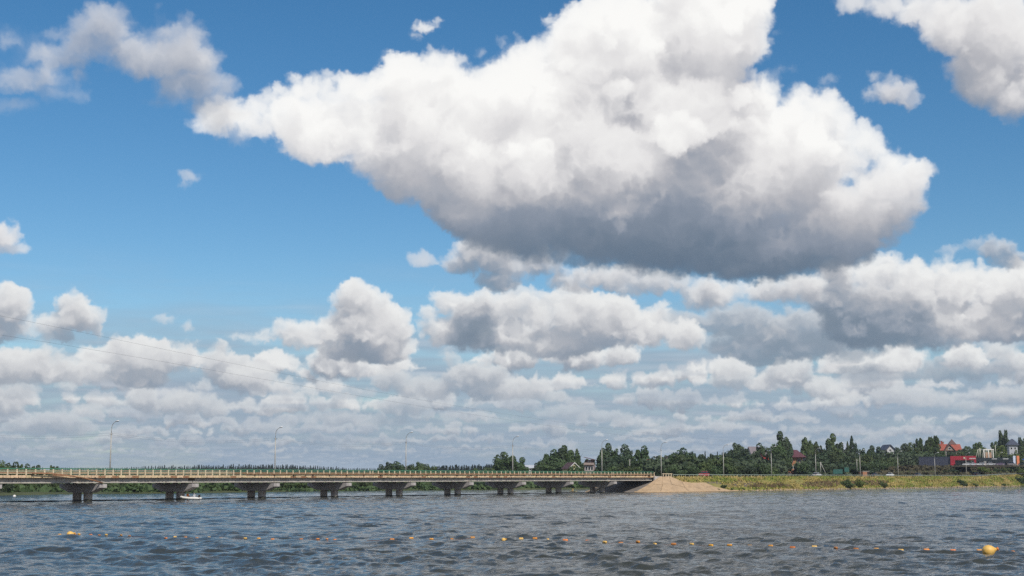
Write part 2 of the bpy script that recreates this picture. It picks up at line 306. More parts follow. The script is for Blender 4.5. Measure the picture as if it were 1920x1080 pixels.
    out = N.new('ShaderNodeOutputWorld'); L.new(b2.outputs[0], out.inputs['Surface'])
    N.remove(bg)
    w.cycles.sampling_method = 'MANUAL'; w.cycles.sample_map_resolution = 1024
make_world()
# ============================================================ PLACES, all in metres (x right, y forward, z up from the water)
TREES = [
 ('b', 2, -131.275, 361.56, 0.624, 8.016, 5.361, 'medium olive green leafy tree, leftmost in the far left group above the parapet'),
 ('b', 1, -131.171, 369.84, 0.504, 7.814, 3.548, 'medium mid green leafy tree, second from left in the far left group above the parapet'),
 ('b', 2, -131.1, 375.36, 0.401, 7.268, 2.619, 'medium olive green leafy tree, third from left in the far left group above the parapet'),
 ('b', 2, -130.391, 379.5, 0.363, 7.485, 3.31, 'medium olive green leafy tree, fourth from left in the far left group above the parapet'),
 ('b', 1, -129.616, 383.64, 0.419, 7.178, 2.677, 'medium mid green leafy tree, fifth from left in the far left group above the parapet'),
 ('c', 0, -152.108, 455.4, 1.067, 6.607, 0.863, 'medium dark spruce, sixth from left in the far left group above the parapet'),
 ('c', 0, -151.229, 455.4, 1.096, 6.235, 0.863, 'medium dark spruce, seventh from left in the far left group above the parapet'),
 ('b', 2, -128.389, 391.92, 0.742, 6.775, 2.393, 'medium olive green leafy tree, eighth from left in the far left group above the parapet'),
 ('b', 2, -127.485, 393.3, 0.788, 6.444, 2.058, 'medium olive green leafy tree, ninth from left in the far left group above the parapet'),
 ('b', 2, -129.734, 342.24, 0.135, 3.516, 5.97, 'low olive green leafy tree, leftmost in the far left bank growth'),
 ('b', 0, -128.445, 347.76, 0.23, 4.322, 5.156, 'low dark green leafy tree, second from left in the far left bank growth'),
 ('b', 0, -126.446, 353.28, 0.463, 3.693, 3.389, 'low dark green leafy tree, third from left in the far left bank growth'),
 ('u', 2, -126.896, 361.56, 0.67, 2.529, 3.565, 'low olive green rounded bush, fourth from left in the far left bank growth'),
 ('b', 1, -126.349, 367.08, 0.552, 3.043, 3.522, 'low mid green leafy tree, fifth from left in the far left bank growth'),
 ('u', 2, -123.766, 362.94, 0.571, 1.807, 3.028, 'low olive green rounded bush, sixth from left in the far left bank growth'),
 ('b', 1, -125.234, 375.36, 0.285, 3.714, 4.256, 'low mid green leafy tree, seventh from left in the far left bank growth'),
 ('u', 2, -123.438, 375.36, 0.308, 1.718, 3.701, 'low olive green rounded bush, eighth from left in the far left bank growth'),
 ('b', 1, -123.597, 380.88, 0.315, 3.391, 2.99, 'low mid green leafy tree, ninth from left in the far left bank growth'),
 ('u', 2, -122.432, 383.64, 0.402, 2.723, 2.328, 'low olive green rounded bush, tenth from left in the far left bank growth'),
 ('b', 1, -112.777, 389.16, 0.406, 4.953, 6.032, 'low mid green leafy tree, leftmost in the left row under the bridge'),
 ('b', 1, -110.635, 391.141, 0.324, 5.229, 4.374, 'medium mid green leafy tree, second from left in the left row under the bridge'),
 ('b', 1, -108.45, 393.874, 0.295, 5.279, 5.127, 'medium mid green leafy tree, third from left in the left row under the bridge'),
 ('b', 0, -106.142, 396.698, 0.376, 5.037, 5.876, 'medium dark green leafy tree, fourth from left in the left row under the bridge'),
 ('b', 1, -103.783, 399.512, 0.504, 4.321, 5.647, 'low mid green leafy tree, fifth from left in the left row under the bridge'),
 ('b', 0, -101.406, 402.317, 0.567, 4.099, 5.739, 'low dark green leafy tree, sixth from left in the left row under the bridge'),
 ('b', 2, -99.31, 404.756, 0.519, 4.251, 5.054, 'low olive green leafy tree, seventh from left in the left row under the bridge'),
 ('b', 1, -97.196, 407.207, 0.41, 5.173, 4.761, 'medium mid green leafy tree, eighth from left in the left row under the bridge'),
 ('b', 0, -94.665, 410.033, 0.31, 4.643, 6.225, 'low dark green leafy tree, ninth from left in the left row under the bridge'),
 ('b', 0, -92.017, 412.965, 0.332, 4.744, 4.403, 'low dark green leafy tree, tenth from left in the left row under the bridge'),
 ('b', 1, -89.72, 415.454, 0.443, 4.287, 5.34, 'low mid green leafy tree, eleventh from left in the left row under the bridge'),
 ('b', 0, -87.399, 418.603, 0.551, 4.735, 6.304, 'low dark green leafy tree, twelfth from left in the left row under the bridge'),
 ('b', 1, -85.223, 422.101, 0.541, 4.481, 5.592, 'low mid green leafy tree, thirteenth from left in the left row under the bridge'),
 ('b', 0, -82.524, 426.335, 0.382, 4.255, 6.344, 'low dark green leafy tree, fourteenth from left in the left row under the bridge'),
 ('b', 0, -80.133, 430.037, 0.265, 5.046, 5.141, 'medium dark green leafy tree, fifteenth from left in the left row under the bridge'),
 ('b', 0, -77.202, 434.415, 0.318, 4.43, 6.622, 'low dark green leafy tree, sixteenth from left in the left row under the bridge'),
 ('b', 1, -74.641, 438.165, 0.447, 4.244, 5.264, 'low mid green leafy tree, seventeenth from left in the left row under the bridge'),
 ('b', 1, -72.114, 441.81, 0.473, 4.783, 5.495, 'low mid green leafy tree, eighteenth from left in the left row under the bridge'),
 ('b', 1, -69.61, 445.331, 0.353, 4.941, 5.048, 'low mid green leafy tree, nineteenth from left in the left row under the bridge'),
 ('b', 0, -66.018, 452.157, 0.174, 4.654, 5.955, 'low dark green leafy tree, leftmost in the right row under the bridge'),
 ('b', 1, -61.131, 457.071, 0.355, 4.875, 7.516, 'low mid green leafy tree, second from left in the right row under the bridge'),
 ('b', 1, -55.984, 462.117, 0.411, 5.08, 6.831, 'medium mid green leafy tree, third from left in the right row under the bridge'),
 ('b', 1, -51.323, 466.571, 0.239, 4.789, 6.112, 'low mid green leafy tree, fourth from left in the right row under the bridge'),
 ('b', 0, -47.072, 470.559, 0.304, 4.65, 7.531, 'low dark green leafy tree, fifth from left in the right row under the bridge'),
 ('b', 0, -42.58, 474.693, 0.529, 4.137, 6.797, 'low dark green leafy tree, sixth from left in the right row under the bridge'),
 ('b', 0, -36.893, 479.83, 0.47, 5.143, 5.49, 'medium dark green leafy tree, seventh from left in the right row under the bridge'),
 ('b', 0, -31.94, 484.088, 0.375, 4.6, 5.845, 'low dark green leafy tree, eighth from left in the right row under the bridge'),
 ('b', 1, -26.883, 488.348, 0.576, 4.065, 5.546, 'low mid green leafy tree, ninth from left in the right row under the bridge'),
 ('b', 1, -21.939, 492.441, 0.664, 4.079, 5.683, 'low mid green leafy tree, tenth from left in the right row under the bridge'),
 ('b', 0, -16.956, 496.495, 0.486, 4.154, 6.967, 'low dark green leafy tree, eleventh from left in the right row under the bridge'),
 ('b', 1, -11.859, 500.577, 0.48, 5.003, 8.155, 'medium mid green leafy tree, twelfth from left in the right row under the bridge'),
 ('b', 1, -6.402, 505.16, 0.653, 4.971, 7.951, 'low mid green leafy tree, thirteenth from left in the right row under the bridge'),
 ('b', 2, -0.32, 510.2, 0.48, 4.689, 6.066, 'low olive green leafy tree, fourteenth from left in the right row under the bridge'),
 ('b', 0, 5.636, 515.042, 0.38, 4.445, 7.271, 'low dark green leafy tree, fifteenth from left in the right row under the bridge'),
 ('b', 1, 11.118, 519.419, 0.526, 4.736, 6.232, 'low mid green leafy tree, sixteenth from left in the right row under the bridge'),
 ('b', 1, 17.524, 524.444, 0.353, 4.721, 6.018, 'low mid green leafy tree, seventeenth from left in the right row under the bridge'),
 ('b', 0, 24.252, 529.623, 0.275, 4.906, 9.169, 'low dark green leafy tree, eighteenth from left in the right row under the bridge'),
 ('b', 1, 30.457, 532.68, 0.456, 4.975, 7.289, 'low mid green leafy tree, nineteenth from left in the right row under the bridge'),
 ('u', 1, -107.599, 376.05, 0.448, 2.433, 5.211, 'low mid green rounded bush, leftmost in the left far shore shrubs'),
 ('u', 1, -105.302, 379.076, 0.351, 2.183, 4.089, 'low mid green rounded bush, second from left in the left far shore shrubs'),
 ('u', 2, -102.999, 382.081, 0.252, 2.68, 5.452, 'low olive green rounded bush, third from left in the left far shore shrubs'),
 ('u', 1, -100.286, 385.509, 0.254, 2.441, 3.966, 'low mid green rounded bush, fourth from left in the left far shore shrubs'),
 ('u', 2, -97.631, 388.787, 0.372, 2.055, 5.091, 'low olive green rounded bush, fifth from left in the left far shore shrubs'),
 ('u', 2, -94.94, 392.086, 0.465, 2.944, 4.425, 'low olive green rounded bush, sixth from left in the left far shore shrubs'),
 ('u', 2, -91.911, 395.64, 0.416, 2.107, 4.049, 'low olive green rounded bush, seventh from left in the left far shore shrubs'),
 ('u', 1, -89.263, 398.729, 0.289, 2.774, 5.549, 'low mid green rounded bush, eighth from left in the left far shore shrubs'),
 ('u', 2, -86.137, 402.264, 0.209, 2.426, 5.359, 'low olive green rounded bush, ninth from left in the left far shore shrubs'),
 ('u', 2, -83.43, 406.527, 0.326, 2.357, 3.874, 'low olive green rounded bush, tenth from left in the left far shore shrubs'),
 ('u', 1, -80.774, 410.98, 0.483, 2.91, 3.836, 'low mid green rounded bush, eleventh from left in the left far shore shrubs'),
 ('u', 1, -77.85, 415.693, 0.466, 2.68, 4.526, 'low mid green rounded bush, twelfth from left in the left far shore shrubs'),
 ('u', 1, -74.909, 420.281, 0.325, 2.107, 6.022, 'low mid green rounded bush, thirteenth from left in the left far shore shrubs'),
 ('u', 1, -71.774, 425.078, 0.324, 2.494, 4.261, 'low mid green rounded bush, fourteenth from left in the left far shore shrubs'),
 ('u', 2, -68.854, 429.419, 0.473, 2.513, 6.098, 'low olive green rounded bush, fifteenth from left in the left far shore shrubs'),
 ('u', 2, -65.587, 434.149, 0.292, 2.824, 5.764, 'low olive green rounded bush, sixteenth from left in the left far shore shrubs'),
 ('u', 1, -62.415, 438.622, 0.281, 2.893, 4.981, 'low mid green rounded bush, seventeenth from left in the left far shore shrubs'),
 ('u', 1, -57.32, 444.774, 0.29, 2.841, 5.814, 'low mid green rounded bush, leftmost in the right far shore shrubs'),
 ('u', 0, -51.851, 449.981, 0.291, 2.195, 6.242, 'low dark green rounded bush, second from left in the right far shore shrubs'),
 ('u', 1, -47.639, 453.922, 0.287, 3.052, 4.86, 'low mid green rounded bush, third from left in the right far shore shrubs'),
 ('u', 2, -42.687, 458.438, 0.238, 2.274, 6.69, 'low olive green rounded bush, fourth from left in the right far shore shrubs'),
 ('u', 2, -38.188, 462.471, 0.336, 2.477, 6.636, 'low olive green rounded bush, fifth from left in the right far shore shrubs'),
 ('u', 0, -33.632, 466.403, 0.432, 2.143, 6.609, 'low dark green rounded bush, sixth from left in the right far shore shrubs'),
 ('u', 1, -27.777, 471.196, 0.3, 2.425, 5.335, 'low mid green rounded bush, seventh from left in the right far shore shrubs'),
 ('u', 0, -21.863, 475.934, 0.134, 2.485, 6.063, 'low dark green rounded bush, eighth from left in the right far shore shrubs'),
 ('u', 0, -16.771, 479.936, 0.3, 2.279, 7.184, 'low dark green rounded bush, ninth from left in the right far shore shrubs'),
 ('u', 0, -11.112, 484.308, 0.191, 3.173, 6.527, 'low dark green rounded bush, tenth from left in the right far shore shrubs'),
 ('u', 0, -5.492, 489.202, 0.078, 3.22, 7.104, 'low dark green rounded bush, eleventh from left in the right far shore shrubs'),
 ('u', 0, 0.237, 494.103, 0.337, 2.138, 4.796, 'low dark green rounded bush, twelfth from left in the right far shore shrubs'),
 ('u', 1, 5.48, 498.505, 0.351, 1.92, 5.556, 'low mid green rounded bush, thirteenth from left in the right far shore shrubs'),
 ('u', 2, 10.865, 502.946, 0.209, 3.197, 6.273, 'low olive green rounded bush, fourteenth from left in the right far shore shrubs'),
 ('u', 0, 16.465, 507.485, 0.411, 2.827, 6.588, 'low dark green rounded bush, fifteenth from left in the right far shore shrubs'),
 ('u', 1, 23.434, 513.029, 0.508, 1.954, 6.159, 'low mid green rounded bush, sixteenth from left in the right far shore shrubs'),
 ('u', 2, 30.128, 516.12, 0.294, 3.043, 5.128, 'low olive green rounded bush, seventeenth from left in the right far shore shrubs'),
 ('b', 0, -60.08, 648.6, 1.896, 8.132, 5.091, 'medium dark green leafy tree, leftmost in the low skyline group mid bridge'),
 ('b', 0, -55.924, 634.8, 1.933, 9.171, 6.644, 'medium dark green leafy tree, second from left in the low skyline group mid bridge'),
 ('b', 1, -52.552, 634.8, 1.981, 9.363, 6.09, 'medium mid green leafy tree, third from left in the low skyline group mid bridge'),
 ('b', 1, -49.985, 648.6, 1.788, 8.24, 4.525, 'medium mid green leafy tree, fourth from left in the low skyline group mid bridge'),
 ('b', 1, -46.294, 648.6, 1.809, 8.463, 5.657, 'medium mid green leafy tree, fifth from left in the low skyline group mid bridge'),
 ('b', 1, -42.643, 641.7, 1.666, 9.511, 6.716, 'medium mid green leafy tree, sixth from left in the low skyline group mid bridge'),
 ('b', 2, -39.645, 648.6, 1.855, 8.416, 6.222, 'medium olive green leafy tree, seventh from left in the low skyline group mid bridge'),
 ('b', 2, -37.465, 662.4, 2.006, 7.642, 4.622, 'medium olive green leafy tree, eighth from left in the low skyline group mid bridge'),
 ('b', 1, -15.659, 634.8, 1.594, 6.642, 6.09, 'medium mid green leafy tree, leftmost in the clump left of the white shed'),
 ('b', 1, -11.062, 607.2, 1.228, 7.299, 6.355, 'medium mid green leafy tree, second from left in the clump left of the white shed'),
 ('u', 2, -7.881, 593.4, 1.094, 6.67, 4.5, 'medium olive green rounded bush, third from left in the clump left of the white shed'),
 ('b', 1, -5.537, 607.2, 1.186, 12.604, 5.296, 'medium mid green leafy tree, fourth from left in the clump left of the white shed'),
 ('b', 1, -2.738, 600.3, 1.086, 13.731, 7.853, 'tall mid green leafy tree, fifth from left in the clump left of the white shed'),
 ('b', 1, 0.461, 607.2, 1.28, 12.052, 6.884, 'medium mid green leafy tree, sixth from left in the clump left of the white shed'),
 ('b', 1, 3.832, 593.4, 1.201, 11.257, 6.21, 'medium mid green leafy tree, seventh from left in the clump left of the white shed'),
 ('b', 0, 11.066, 607.2, 1.289, 9.067, 4.766, 'medium dark green leafy tree, leftmost in the clump behind the yellow cottage'),
 ('b', 1, 13.837, 607.2, 1.218, 10.511, 6.355, 'medium mid green leafy tree, second from left in the clump behind the yellow cottage'),
 ('b', 1, 15.775, 593.4, 1.051, 10.065, 8.798, 'medium mid green leafy tree, third from left in the clump behind the yellow cottage'),
 ('b', 1, 17.277, 614.1, 1.311, 14.904, 7.498, 'tall mid green leafy tree, fourth from left in the clump behind the yellow cottage'),
 ('b', 0, 20.314, 614.1, 1.37, 15.309, 5.891, 'tall dark green leafy tree, fifth from left in the clump behind the yellow cottage'),
 ('b', 1, 20.739, 593.4, 0.964, 11.495, 10.351, 'medium mid green leafy tree, sixth from left in the clump behind the yellow cottage'),
 ('b', 1, 23.617, 621.0, 1.496, 16.495, 6.499, 'tall mid green leafy tree, seventh from left in the clump behind the yellow cottage'),
 ('b', 1, 26.612, 614.1, 1.299, 14.453, 6.427, 'tall mid green leafy tree, eighth from left in the clump behind the yellow cottage'),
 ('b', 1, 27.213, 607.2, 1.072, 10.658, 7.943, 'medium mid green leafy tree, ninth from left in the clump behind the yellow cottage'),
 ('p', 1, 29.041, 621.0, 1.281, 15.301, 3.791, 'tall mid green poplar, tenth from left in the clump behind the yellow cottage'),
 ('u', 1, 22.968, 535.44, 0.518, 8.23, 5.685, 'medium mid green rounded bush, leftmost in the greenery around the maroon house'),
 ('u', 1, 25.069, 532.68, 0.388, 7.636, 2.828, 'medium mid green rounded bush, second from left in the greenery around the maroon house'),
 ('b', 1, 29.971, 607.2, 1.112, 9.244, 4.766, 'medium mid green leafy tree, third from left in the greenery around the maroon house'),
 ('b', 0, 32.75, 607.2, 1.148, 10.811, 4.766, 'medium dark green leafy tree, fourth from left in the greenery around the maroon house'),
 ('b', 1, 35.454, 614.1, 0.964, 11.08, 4.285, 'medium mid green leafy tree, fifth from left in the greenery around the maroon house'),
 ('u', 0, 33.311, 552.0, 0.514, 7.641, 3.349, 'medium dark green rounded bush, sixth from left in the greenery around the maroon house'),
 ('b', 1, 39.216, 614.1, 0.919, 14.6, 4.82, 'tall mid green leafy tree, leftmost in the group right of the maroon house'),
 ('b', 0, 42.284, 621.0, 0.982, 17.947, 6.499, 'tall dark green leafy tree, second from left in the group right of the maroon house'),
 ('b', 0, 40.576, 593.4, 0.94, 11.519, 7.763, 'medium dark green leafy tree, third from left in the group right of the maroon house'),
 ('b', 1, 45.804, 621.0, 1.601, 14.982, 6.499, 'tall mid green leafy tree, fourth from left in the group right of the maroon house'),
 ('b', 0, 47.301, 607.2, 2.329, 11.69, 6.884, 'medium dark green leafy tree, fifth from left in the group right of the maroon house'),
 ('b', 0, 51.021, 621.0, 3.857, 14.838, 7.041, 'tall dark green leafy tree, sixth from left in the group right of the maroon house'),
 ('b', 1, 53.059, 607.2, 4.325, 8.778, 6.884, 'medium mid green leafy tree, seventh from left in the group right of the maroon house'),
 ('b', 1, 57.626, 621.0, 4.784, 13.206, 6.499, 'tall mid green leafy tree, eighth from left in the group right of the maroon house'),
 ('u', 2, 39.611, 549.24, 0.522, 8.027, 7.081, 'medium olive green rounded bush, leftmost in the shrubs behind the last span'),
 ('u', 1, 43.61, 565.8, 1.863, 8.09, 4.291, 'medium mid green rounded bush, second from left in the shrubs behind the last span'),
 ('u', 2, 45.91, 554.76, 3.114, 5.895, 4.628, 'medium olive green rounded bush, third from left in the shrubs behind the last span'),
 ('u', 2, 48.186, 552.0, 3.908, 4.247, 5.442, 'low olive green rounded bush, fourth from left in the shrubs behind the last span'),
 ('u', 2, 51.817, 554.76, 3.925, 5.92, 5.469, 'medium olive green rounded bush, fifth from left in the shrubs behind the last span'),
 ('u', 1, 55.574, 554.76, 3.899, 3.439, 5.049, 'low mid green rounded bush, sixth from left in the shrubs behind the last span'),
 ('u', 1, 58.831, 557.52, 3.885, 4.726, 5.497, 'low mid green rounded bush, seventh from left in the shrubs behind the last span'),
 ('b', 0, 53.925, 541.74, 3.993, 8.175, 5.67, 'medium dark green leafy tree, leftmost in the dark belt past the bridge end'),
 ('b', 1, 57.191, 545.515, 3.935, 7.464, 6.185, 'medium mid green leafy tree, second from left in the dark belt past the bridge end'),
 ('b', 1, 58.515, 535.001, 3.685, 6.773, 4.666, 'medium mid green leafy tree, third from left in the dark belt past the bridge end'),
 ('b', 1, 58.685, 511.294, 3.593, 9.491, 5.797, 'medium mid green leafy tree, fourth from left in the dark belt past the bridge end'),
 ('b', 1, 56.521, 489.775, 3.34, 5.133, 7.262, 'medium mid green leafy tree, fifth from left in the dark belt past the bridge end'),
 ('b', 1, 61.105, 507.257, 3.451, 8.99, 7.963, 'medium mid green leafy tree, sixth from left in the dark belt past the bridge end'),
 ('b', 0, 64.439, 523.064, 3.733, 11.328, 6.387, 'medium dark green leafy tree, seventh from left in the dark belt past the bridge end'),
 ('b', 1, 66.628, 518.849, 3.591, 8.251, 6.788, 'medium mid green leafy tree, eighth from left in the dark belt past the bridge end'),
 ('b', 1, 64.556, 500.115, 3.459, 5.475, 7.851, 'medium mid green leafy tree, ninth from left in the dark belt past the bridge end'),
 ('b', 0, 70.084, 525.446, 3.749, 8.98, 5.041, 'medium dark green leafy tree, tenth from left in the dark belt past the bridge end'),
 ('c', 0, 74.659, 542.541, 3.618, 10.814, 1.852, 'medium dark spruce, eleventh from left in the dark belt past the bridge end'),
 ('b', 0, 73.876, 525.646, 3.574, 7.572, 5.96, 'medium dark green leafy tree, twelfth from left in the dark belt past the bridge end'),
 ('b', 0, 77.629, 546.187, 3.769, 9.493, 3.334, 'medium dark green leafy tree, thirteenth from left in the dark belt past the bridge end'),
 ('c', 0, 81.236, 555.098, 3.654, 10.8, 1.894, 'medium dark spruce, fourteenth from left in the dark belt past the bridge end'),
 ('c', 0, 83.547, 557.907, 3.554, 10.53, 2.116, 'medium dark spruce, fifteenth from left in the dark belt past the bridge end'),
 ('u', 2, 70.363, 500.806, 3.438, 6.257, 6.457, 'medium olive green rounded bush, leftmost in the willows opposite the red car'),
 ('u', 1, 72.357, 498.969, 3.5, 5.048, 5.676, 'medium mid green rounded bush, second from left in the willows opposite the red car'),
 ('b', 1, 76.842, 515.88, 3.527, 8.856, 7.649, 'medium mid green leafy tree, third from left in the willows opposite the red car'),
 ('u', 2, 78.468, 511.386, 3.649, 6.928, 5.817, 'medium olive green rounded bush, fourth from left in the willows opposite the red car'),
 ('b', 1, 80.398, 513.942, 3.629, 5.817, 7.62, 'medium mid green leafy tree, fifth from left in the willows opposite the red car'),
 ('u', 0, 88.173, 522.009, 3.443, 4.903, 5.146, 'low dark green rounded bush, sixth from left in the willows opposite the red car'),
 ('u', 1, 92.876, 526.04, 3.651, 5.913, 6.782, 'medium mid green rounded bush, seventh from left in the willows opposite the red car'),
 ('u', 2, 97.839, 534.716, 3.55, 5.293, 6.083, 'medium olive green rounded bush, eighth from left in the willows opposite the red car'),
 ('u', 2, 99.985, 535.498, 3.515, 4.125, 4.061, 'low olive green rounded bush, ninth from left in the willows opposite the red car'),
 ('b', 0, 86.274, 545.59, 3.721, 10.561, 8.565, 'medium dark green leafy tree, leftmost in the crowns round the grey roofed house'),
 ('b', 0, 93.991, 588.285, 3.879, 14.509, 7.696, 'tall dark green leafy tree, second from left in the crowns round the grey roofed house'),
 ('b', 0, 95.001, 578.409, 3.625, 12.123, 7.567, 'medium dark green leafy tree, third from left in the crowns round the grey roofed house'),
 ('b', 1, 91.042, 547.274, 3.468, 7.541, 7.159, 'medium mid green leafy tree, fourth from left in the crowns round the grey roofed house'),
 ('b', 0, 102.929, 609.994, 4.241, 10.284, 4.788, 'medium dark green leafy tree, fifth from left in the crowns round the grey roofed house'),
 ('b', 0, 92.834, 540.926, 3.388, 6.321, 7.076, 'medium dark green leafy tree, sixth from left in the crowns round the grey roofed house'),
 ('b', 0, 107.009, 614.723, 4.356, 10.711, 3.753, 'medium dark green leafy tree, seventh from left in the crowns round the grey roofed house'),
 ('b', 0, 112.508, 631.954, 4.425, 14.999, 7.165, 'tall dark green leafy tree, eighth from left in the crowns round the grey roofed house'),
 ('b', 0, 116.114, 636.133, 4.435, 13.404, 5.548, 'tall dark green leafy tree, ninth from left in the crowns round the grey roofed house'),
 ('b', 0, 110.438, 590.698, 3.764, 9.995, 6.182, 'medium dark green leafy tree, leftmost in the group left of the orange house'),
 ('b', 0, 106.045, 564.171, 3.451, 6.91, 5.904, 'medium dark green leafy tree, second from left in the group left of the orange house'),
 ('b', 1, 115.466, 609.407, 3.957, 15.624, 6.909, 'tall mid green leafy tree, third from left in the group left of the orange house'),
 ('b', 0, 118.44, 617.093, 4.125, 19.853, 6.458, 'tall dark green leafy tree, fourth from left in the group left of the orange house'),
 ('b', 0, 108.594, 567.413, 3.374, 7.022, 5.938, 'medium dark green leafy tree, fifth from left in the group left of the orange house'),
 ('b', 1, 114.573, 595.739, 3.59, 11.148, 8.833, 'medium mid green leafy tree, sixth from left in the group left of the orange house'),
 ('b', 0, 121.368, 620.743, 3.988, 14.936, 6.496, 'tall dark green leafy tree, seventh from left in the group left of the orange house'),
 ('p', 0, 124.028, 628.107, 4.167, 15.878, 2.739, 'tall dark green poplar, eighth from left in the group left of the orange house'),
 ('u', 1, 117.429, 568.518, 3.444, 6.535, 5.174, 'medium mid green rounded bush, leftmost in the group right of the orange house'),
 ('p', 1, 138.565, 661.906, 4.824, 18.065, 4.618, 'tall mid green poplar, second from left in the group right of the orange house'),
 ('u', 0, 125.625, 599.199, 3.885, 7.748, 4.544, 'medium dark green rounded bush, third from left in the group right of the orange house'),
 ('p', 1, 143.046, 671.315, 4.704, 16.924, 3.22, 'tall mid green poplar, fourth from left in the group right of the orange house'),
 ('b', 0, 132.872, 624.395, 3.89, 10.401, 7.079, 'medium dark green leafy tree, fifth from left in the group right of the orange house'),
 ('u', 0, 120.391, 566.435, 3.61, 4.641, 4.725, 'low dark green rounded bush, sixth from left in the group right of the orange house'),
 ('b', 1, 126.969, 592.847, 3.697, 6.966, 6.722, 'medium mid green leafy tree, seventh from left in the group right of the orange house'),
 ('p', 1, 146.441, 675.26, 4.811, 16.407, 3.534, 'tall mid green poplar, eighth from left in the group right of the orange house'),
 ('b', 0, 138.18, 626.822, 3.996, 11.28, 8.2, 'medium dark green leafy tree, ninth from left in the group right of the orange house'),
 ('b', 0, 148.96, 674.145, 4.844, 14.307, 3.528, 'tall dark green leafy tree, tenth from left in the group right of the orange house'),
 ('b', 0, 133.28, 598.89, 3.785, 7.393, 7.835, 'medium dark green leafy tree, eleventh from left in the group right of the orange house'),
 ('b', 0, 149.727, 664.819, 4.6, 15.856, 4.639, 'tall dark green leafy tree, twelfth from left in the group right of the orange house'),
 ('b', 1, 152.628, 668.118, 4.702, 19.879, 6.41, 'tall mid green leafy tree, thirteenth from left in the group right of the orange house'),
 ('b', 1, 143.588, 627.549, 3.976, 11.313, 9.304, 'medium mid green leafy tree, fourteenth from left in the group right of the orange house'),
 ('b', 0, 157.077, 673.562, 4.939, 15.727, 5.287, 'tall dark green leafy tree, fifteenth from left in the group right of the orange house'),
 ('b', 1, 150.339, 635.992, 4.066, 10.889, 8.32, 'medium mid green leafy tree, sixteenth from left in the group right of the orange house'),
 ('b', 0, 143.653, 612.203, 3.945, 6.46, 6.941, 'medium dark green leafy tree, leftmost in the dark wooded slope'),
 ('p', 1, 168.115, 702.486, 5.309, 16.586, 2.757, 'tall mid green poplar, second from left in the dark wooded slope'),
 ('p', 0, 170.515, 703.209, 5.235, 19.339, 3.986, 'tall dark green poplar, third from left in the dark wooded slope'),
 ('b', 0, 159.963, 657.606, 4.084, 11.724, 8.603, 'medium dark green leafy tree, fourth from left in the dark wooded slope'),
 ('p', 0, 173.407, 706.734, 5.128, 16.07, 2.774, 'tall dark green poplar, fifth from left in the dark wooded slope'),
 ('b', 1, 153.189, 620.638, 3.812, 7.143, 7.578, 'medium mid green leafy tree, sixth from left in the dark wooded slope'),
 ('b', 0, 173.434, 693.233, 5.094, 13.164, 6.046, 'tall dark green leafy tree, seventh from left in the dark wooded slope'),
 ('b', 2, 162.985, 651.833, 4.11, 10.614, 8.527, 'medium olive green leafy tree, eighth from left in the dark wooded slope'),
 ('b', 0, 179.573, 700.554, 4.895, 14.832, 5.499, 'tall dark green leafy tree, ninth from left in the dark wooded slope'),
 ('b', 1, 162.357, 632.482, 4.161, 6.919, 9.377, 'medium mid green leafy tree, tenth from left in the dark wooded slope'),
 ('b', 1, 171.083, 661.946, 4.546, 11.338, 9.814, 'medium mid green leafy tree, eleventh from left in the dark wooded slope'),
 ('u', 0, 159.425, 617.786, 3.85, 4.283, 7.028, 'low dark green rounded bush, twelfth from left in the dark wooded slope'),
 ('b', 0, 185.262, 711.212, 5.907, 13.515, 4.962, 'tall dark green leafy tree, thirteenth from left in the dark wooded slope'),
 ('b', 0, 175.607, 663.999, 5.859, 8.807, 8.686, 'medium dark green leafy tree, fourteenth from left in the dark wooded slope'),
 ('b', 1, 169.673, 638.322, 5.834, 5.308, 9.464, 'medium mid green leafy tree, fifteenth from left in the dark wooded slope'),
 ('b', 1, 178.712, 660.724, 7.238, 6.131, 8.644, 'medium mid green leafy tree, sixteenth from left in the dark wooded slope'),
 ('b', 0, 212.064, 776.846, 9.948, 9.684, 7.453, 'medium dark green leafy tree, leftmost in the hilltop group left of the villa'),
 ('b', 0, 206.111, 751.237, 9.354, 6.941, 8.517, 'medium dark green leafy tree, second from left in the hilltop group left of the villa'),
 ('b', 0, 217.387, 782.857, 11.03, 11.678, 8.193, 'medium dark green leafy tree, third from left in the hilltop group left of the villa'),
 ('b', 0, 216.196, 768.634, 10.06, 7.96, 10.055, 'medium dark green leafy tree, fourth from left in the hilltop group left of the villa'),
 ('b', 2, 222.713, 788.984, 10.895, 12.553, 8.257, 'medium olive green leafy tree, fifth from left in the hilltop group left of the villa'),
 ('b', 1, 218.257, 765.535, 9.88, 8.663, 8.012, 'medium mid green leafy tree, sixth from left in the hilltop group left of the villa'),
 ('p', 1, 233.989, 811.141, 11.323, 14.807, 4.598, 'tall mid green poplar, seventh from left in the hilltop group left of the villa'),
 ('p', 2, 237.258, 814.867, 11.225, 15.622, 3.553, 'tall olive green poplar, eighth from left in the hilltop group left of the villa'),
 ('b', 1, 229.597, 784.434, 10.155, 8.441, 8.894, 'medium mid green leafy tree, ninth from left in the hilltop group left of the villa'),
 ('b', 2, 238.635, 807.555, 10.922, 11.142, 6.339, 'medium olive green leafy tree, tenth from left in the hilltop group left of the villa'),
 ('p', 2, 243.323, 821.901, 11.46, 14.337, 4.659, 'tall olive green poplar, eleventh from left in the hilltop group left of the villa'),
 ('p', 2, 247.219, 826.306, 11.478, 16.31, 4.324, 'tall olive green poplar, twelfth from left in the hilltop group left of the villa'),
 ('b', 2, 239.67, 799.817, 10.542, 10.749, 8.371, 'medium olive green leafy tree, thirteenth from left in the hilltop group left of the villa'),
 ('p', 2, 248.475, 824.129, 11.378, 16.973, 5.031, 'tall olive green poplar, fourteenth from left in the hilltop group left of the villa'),
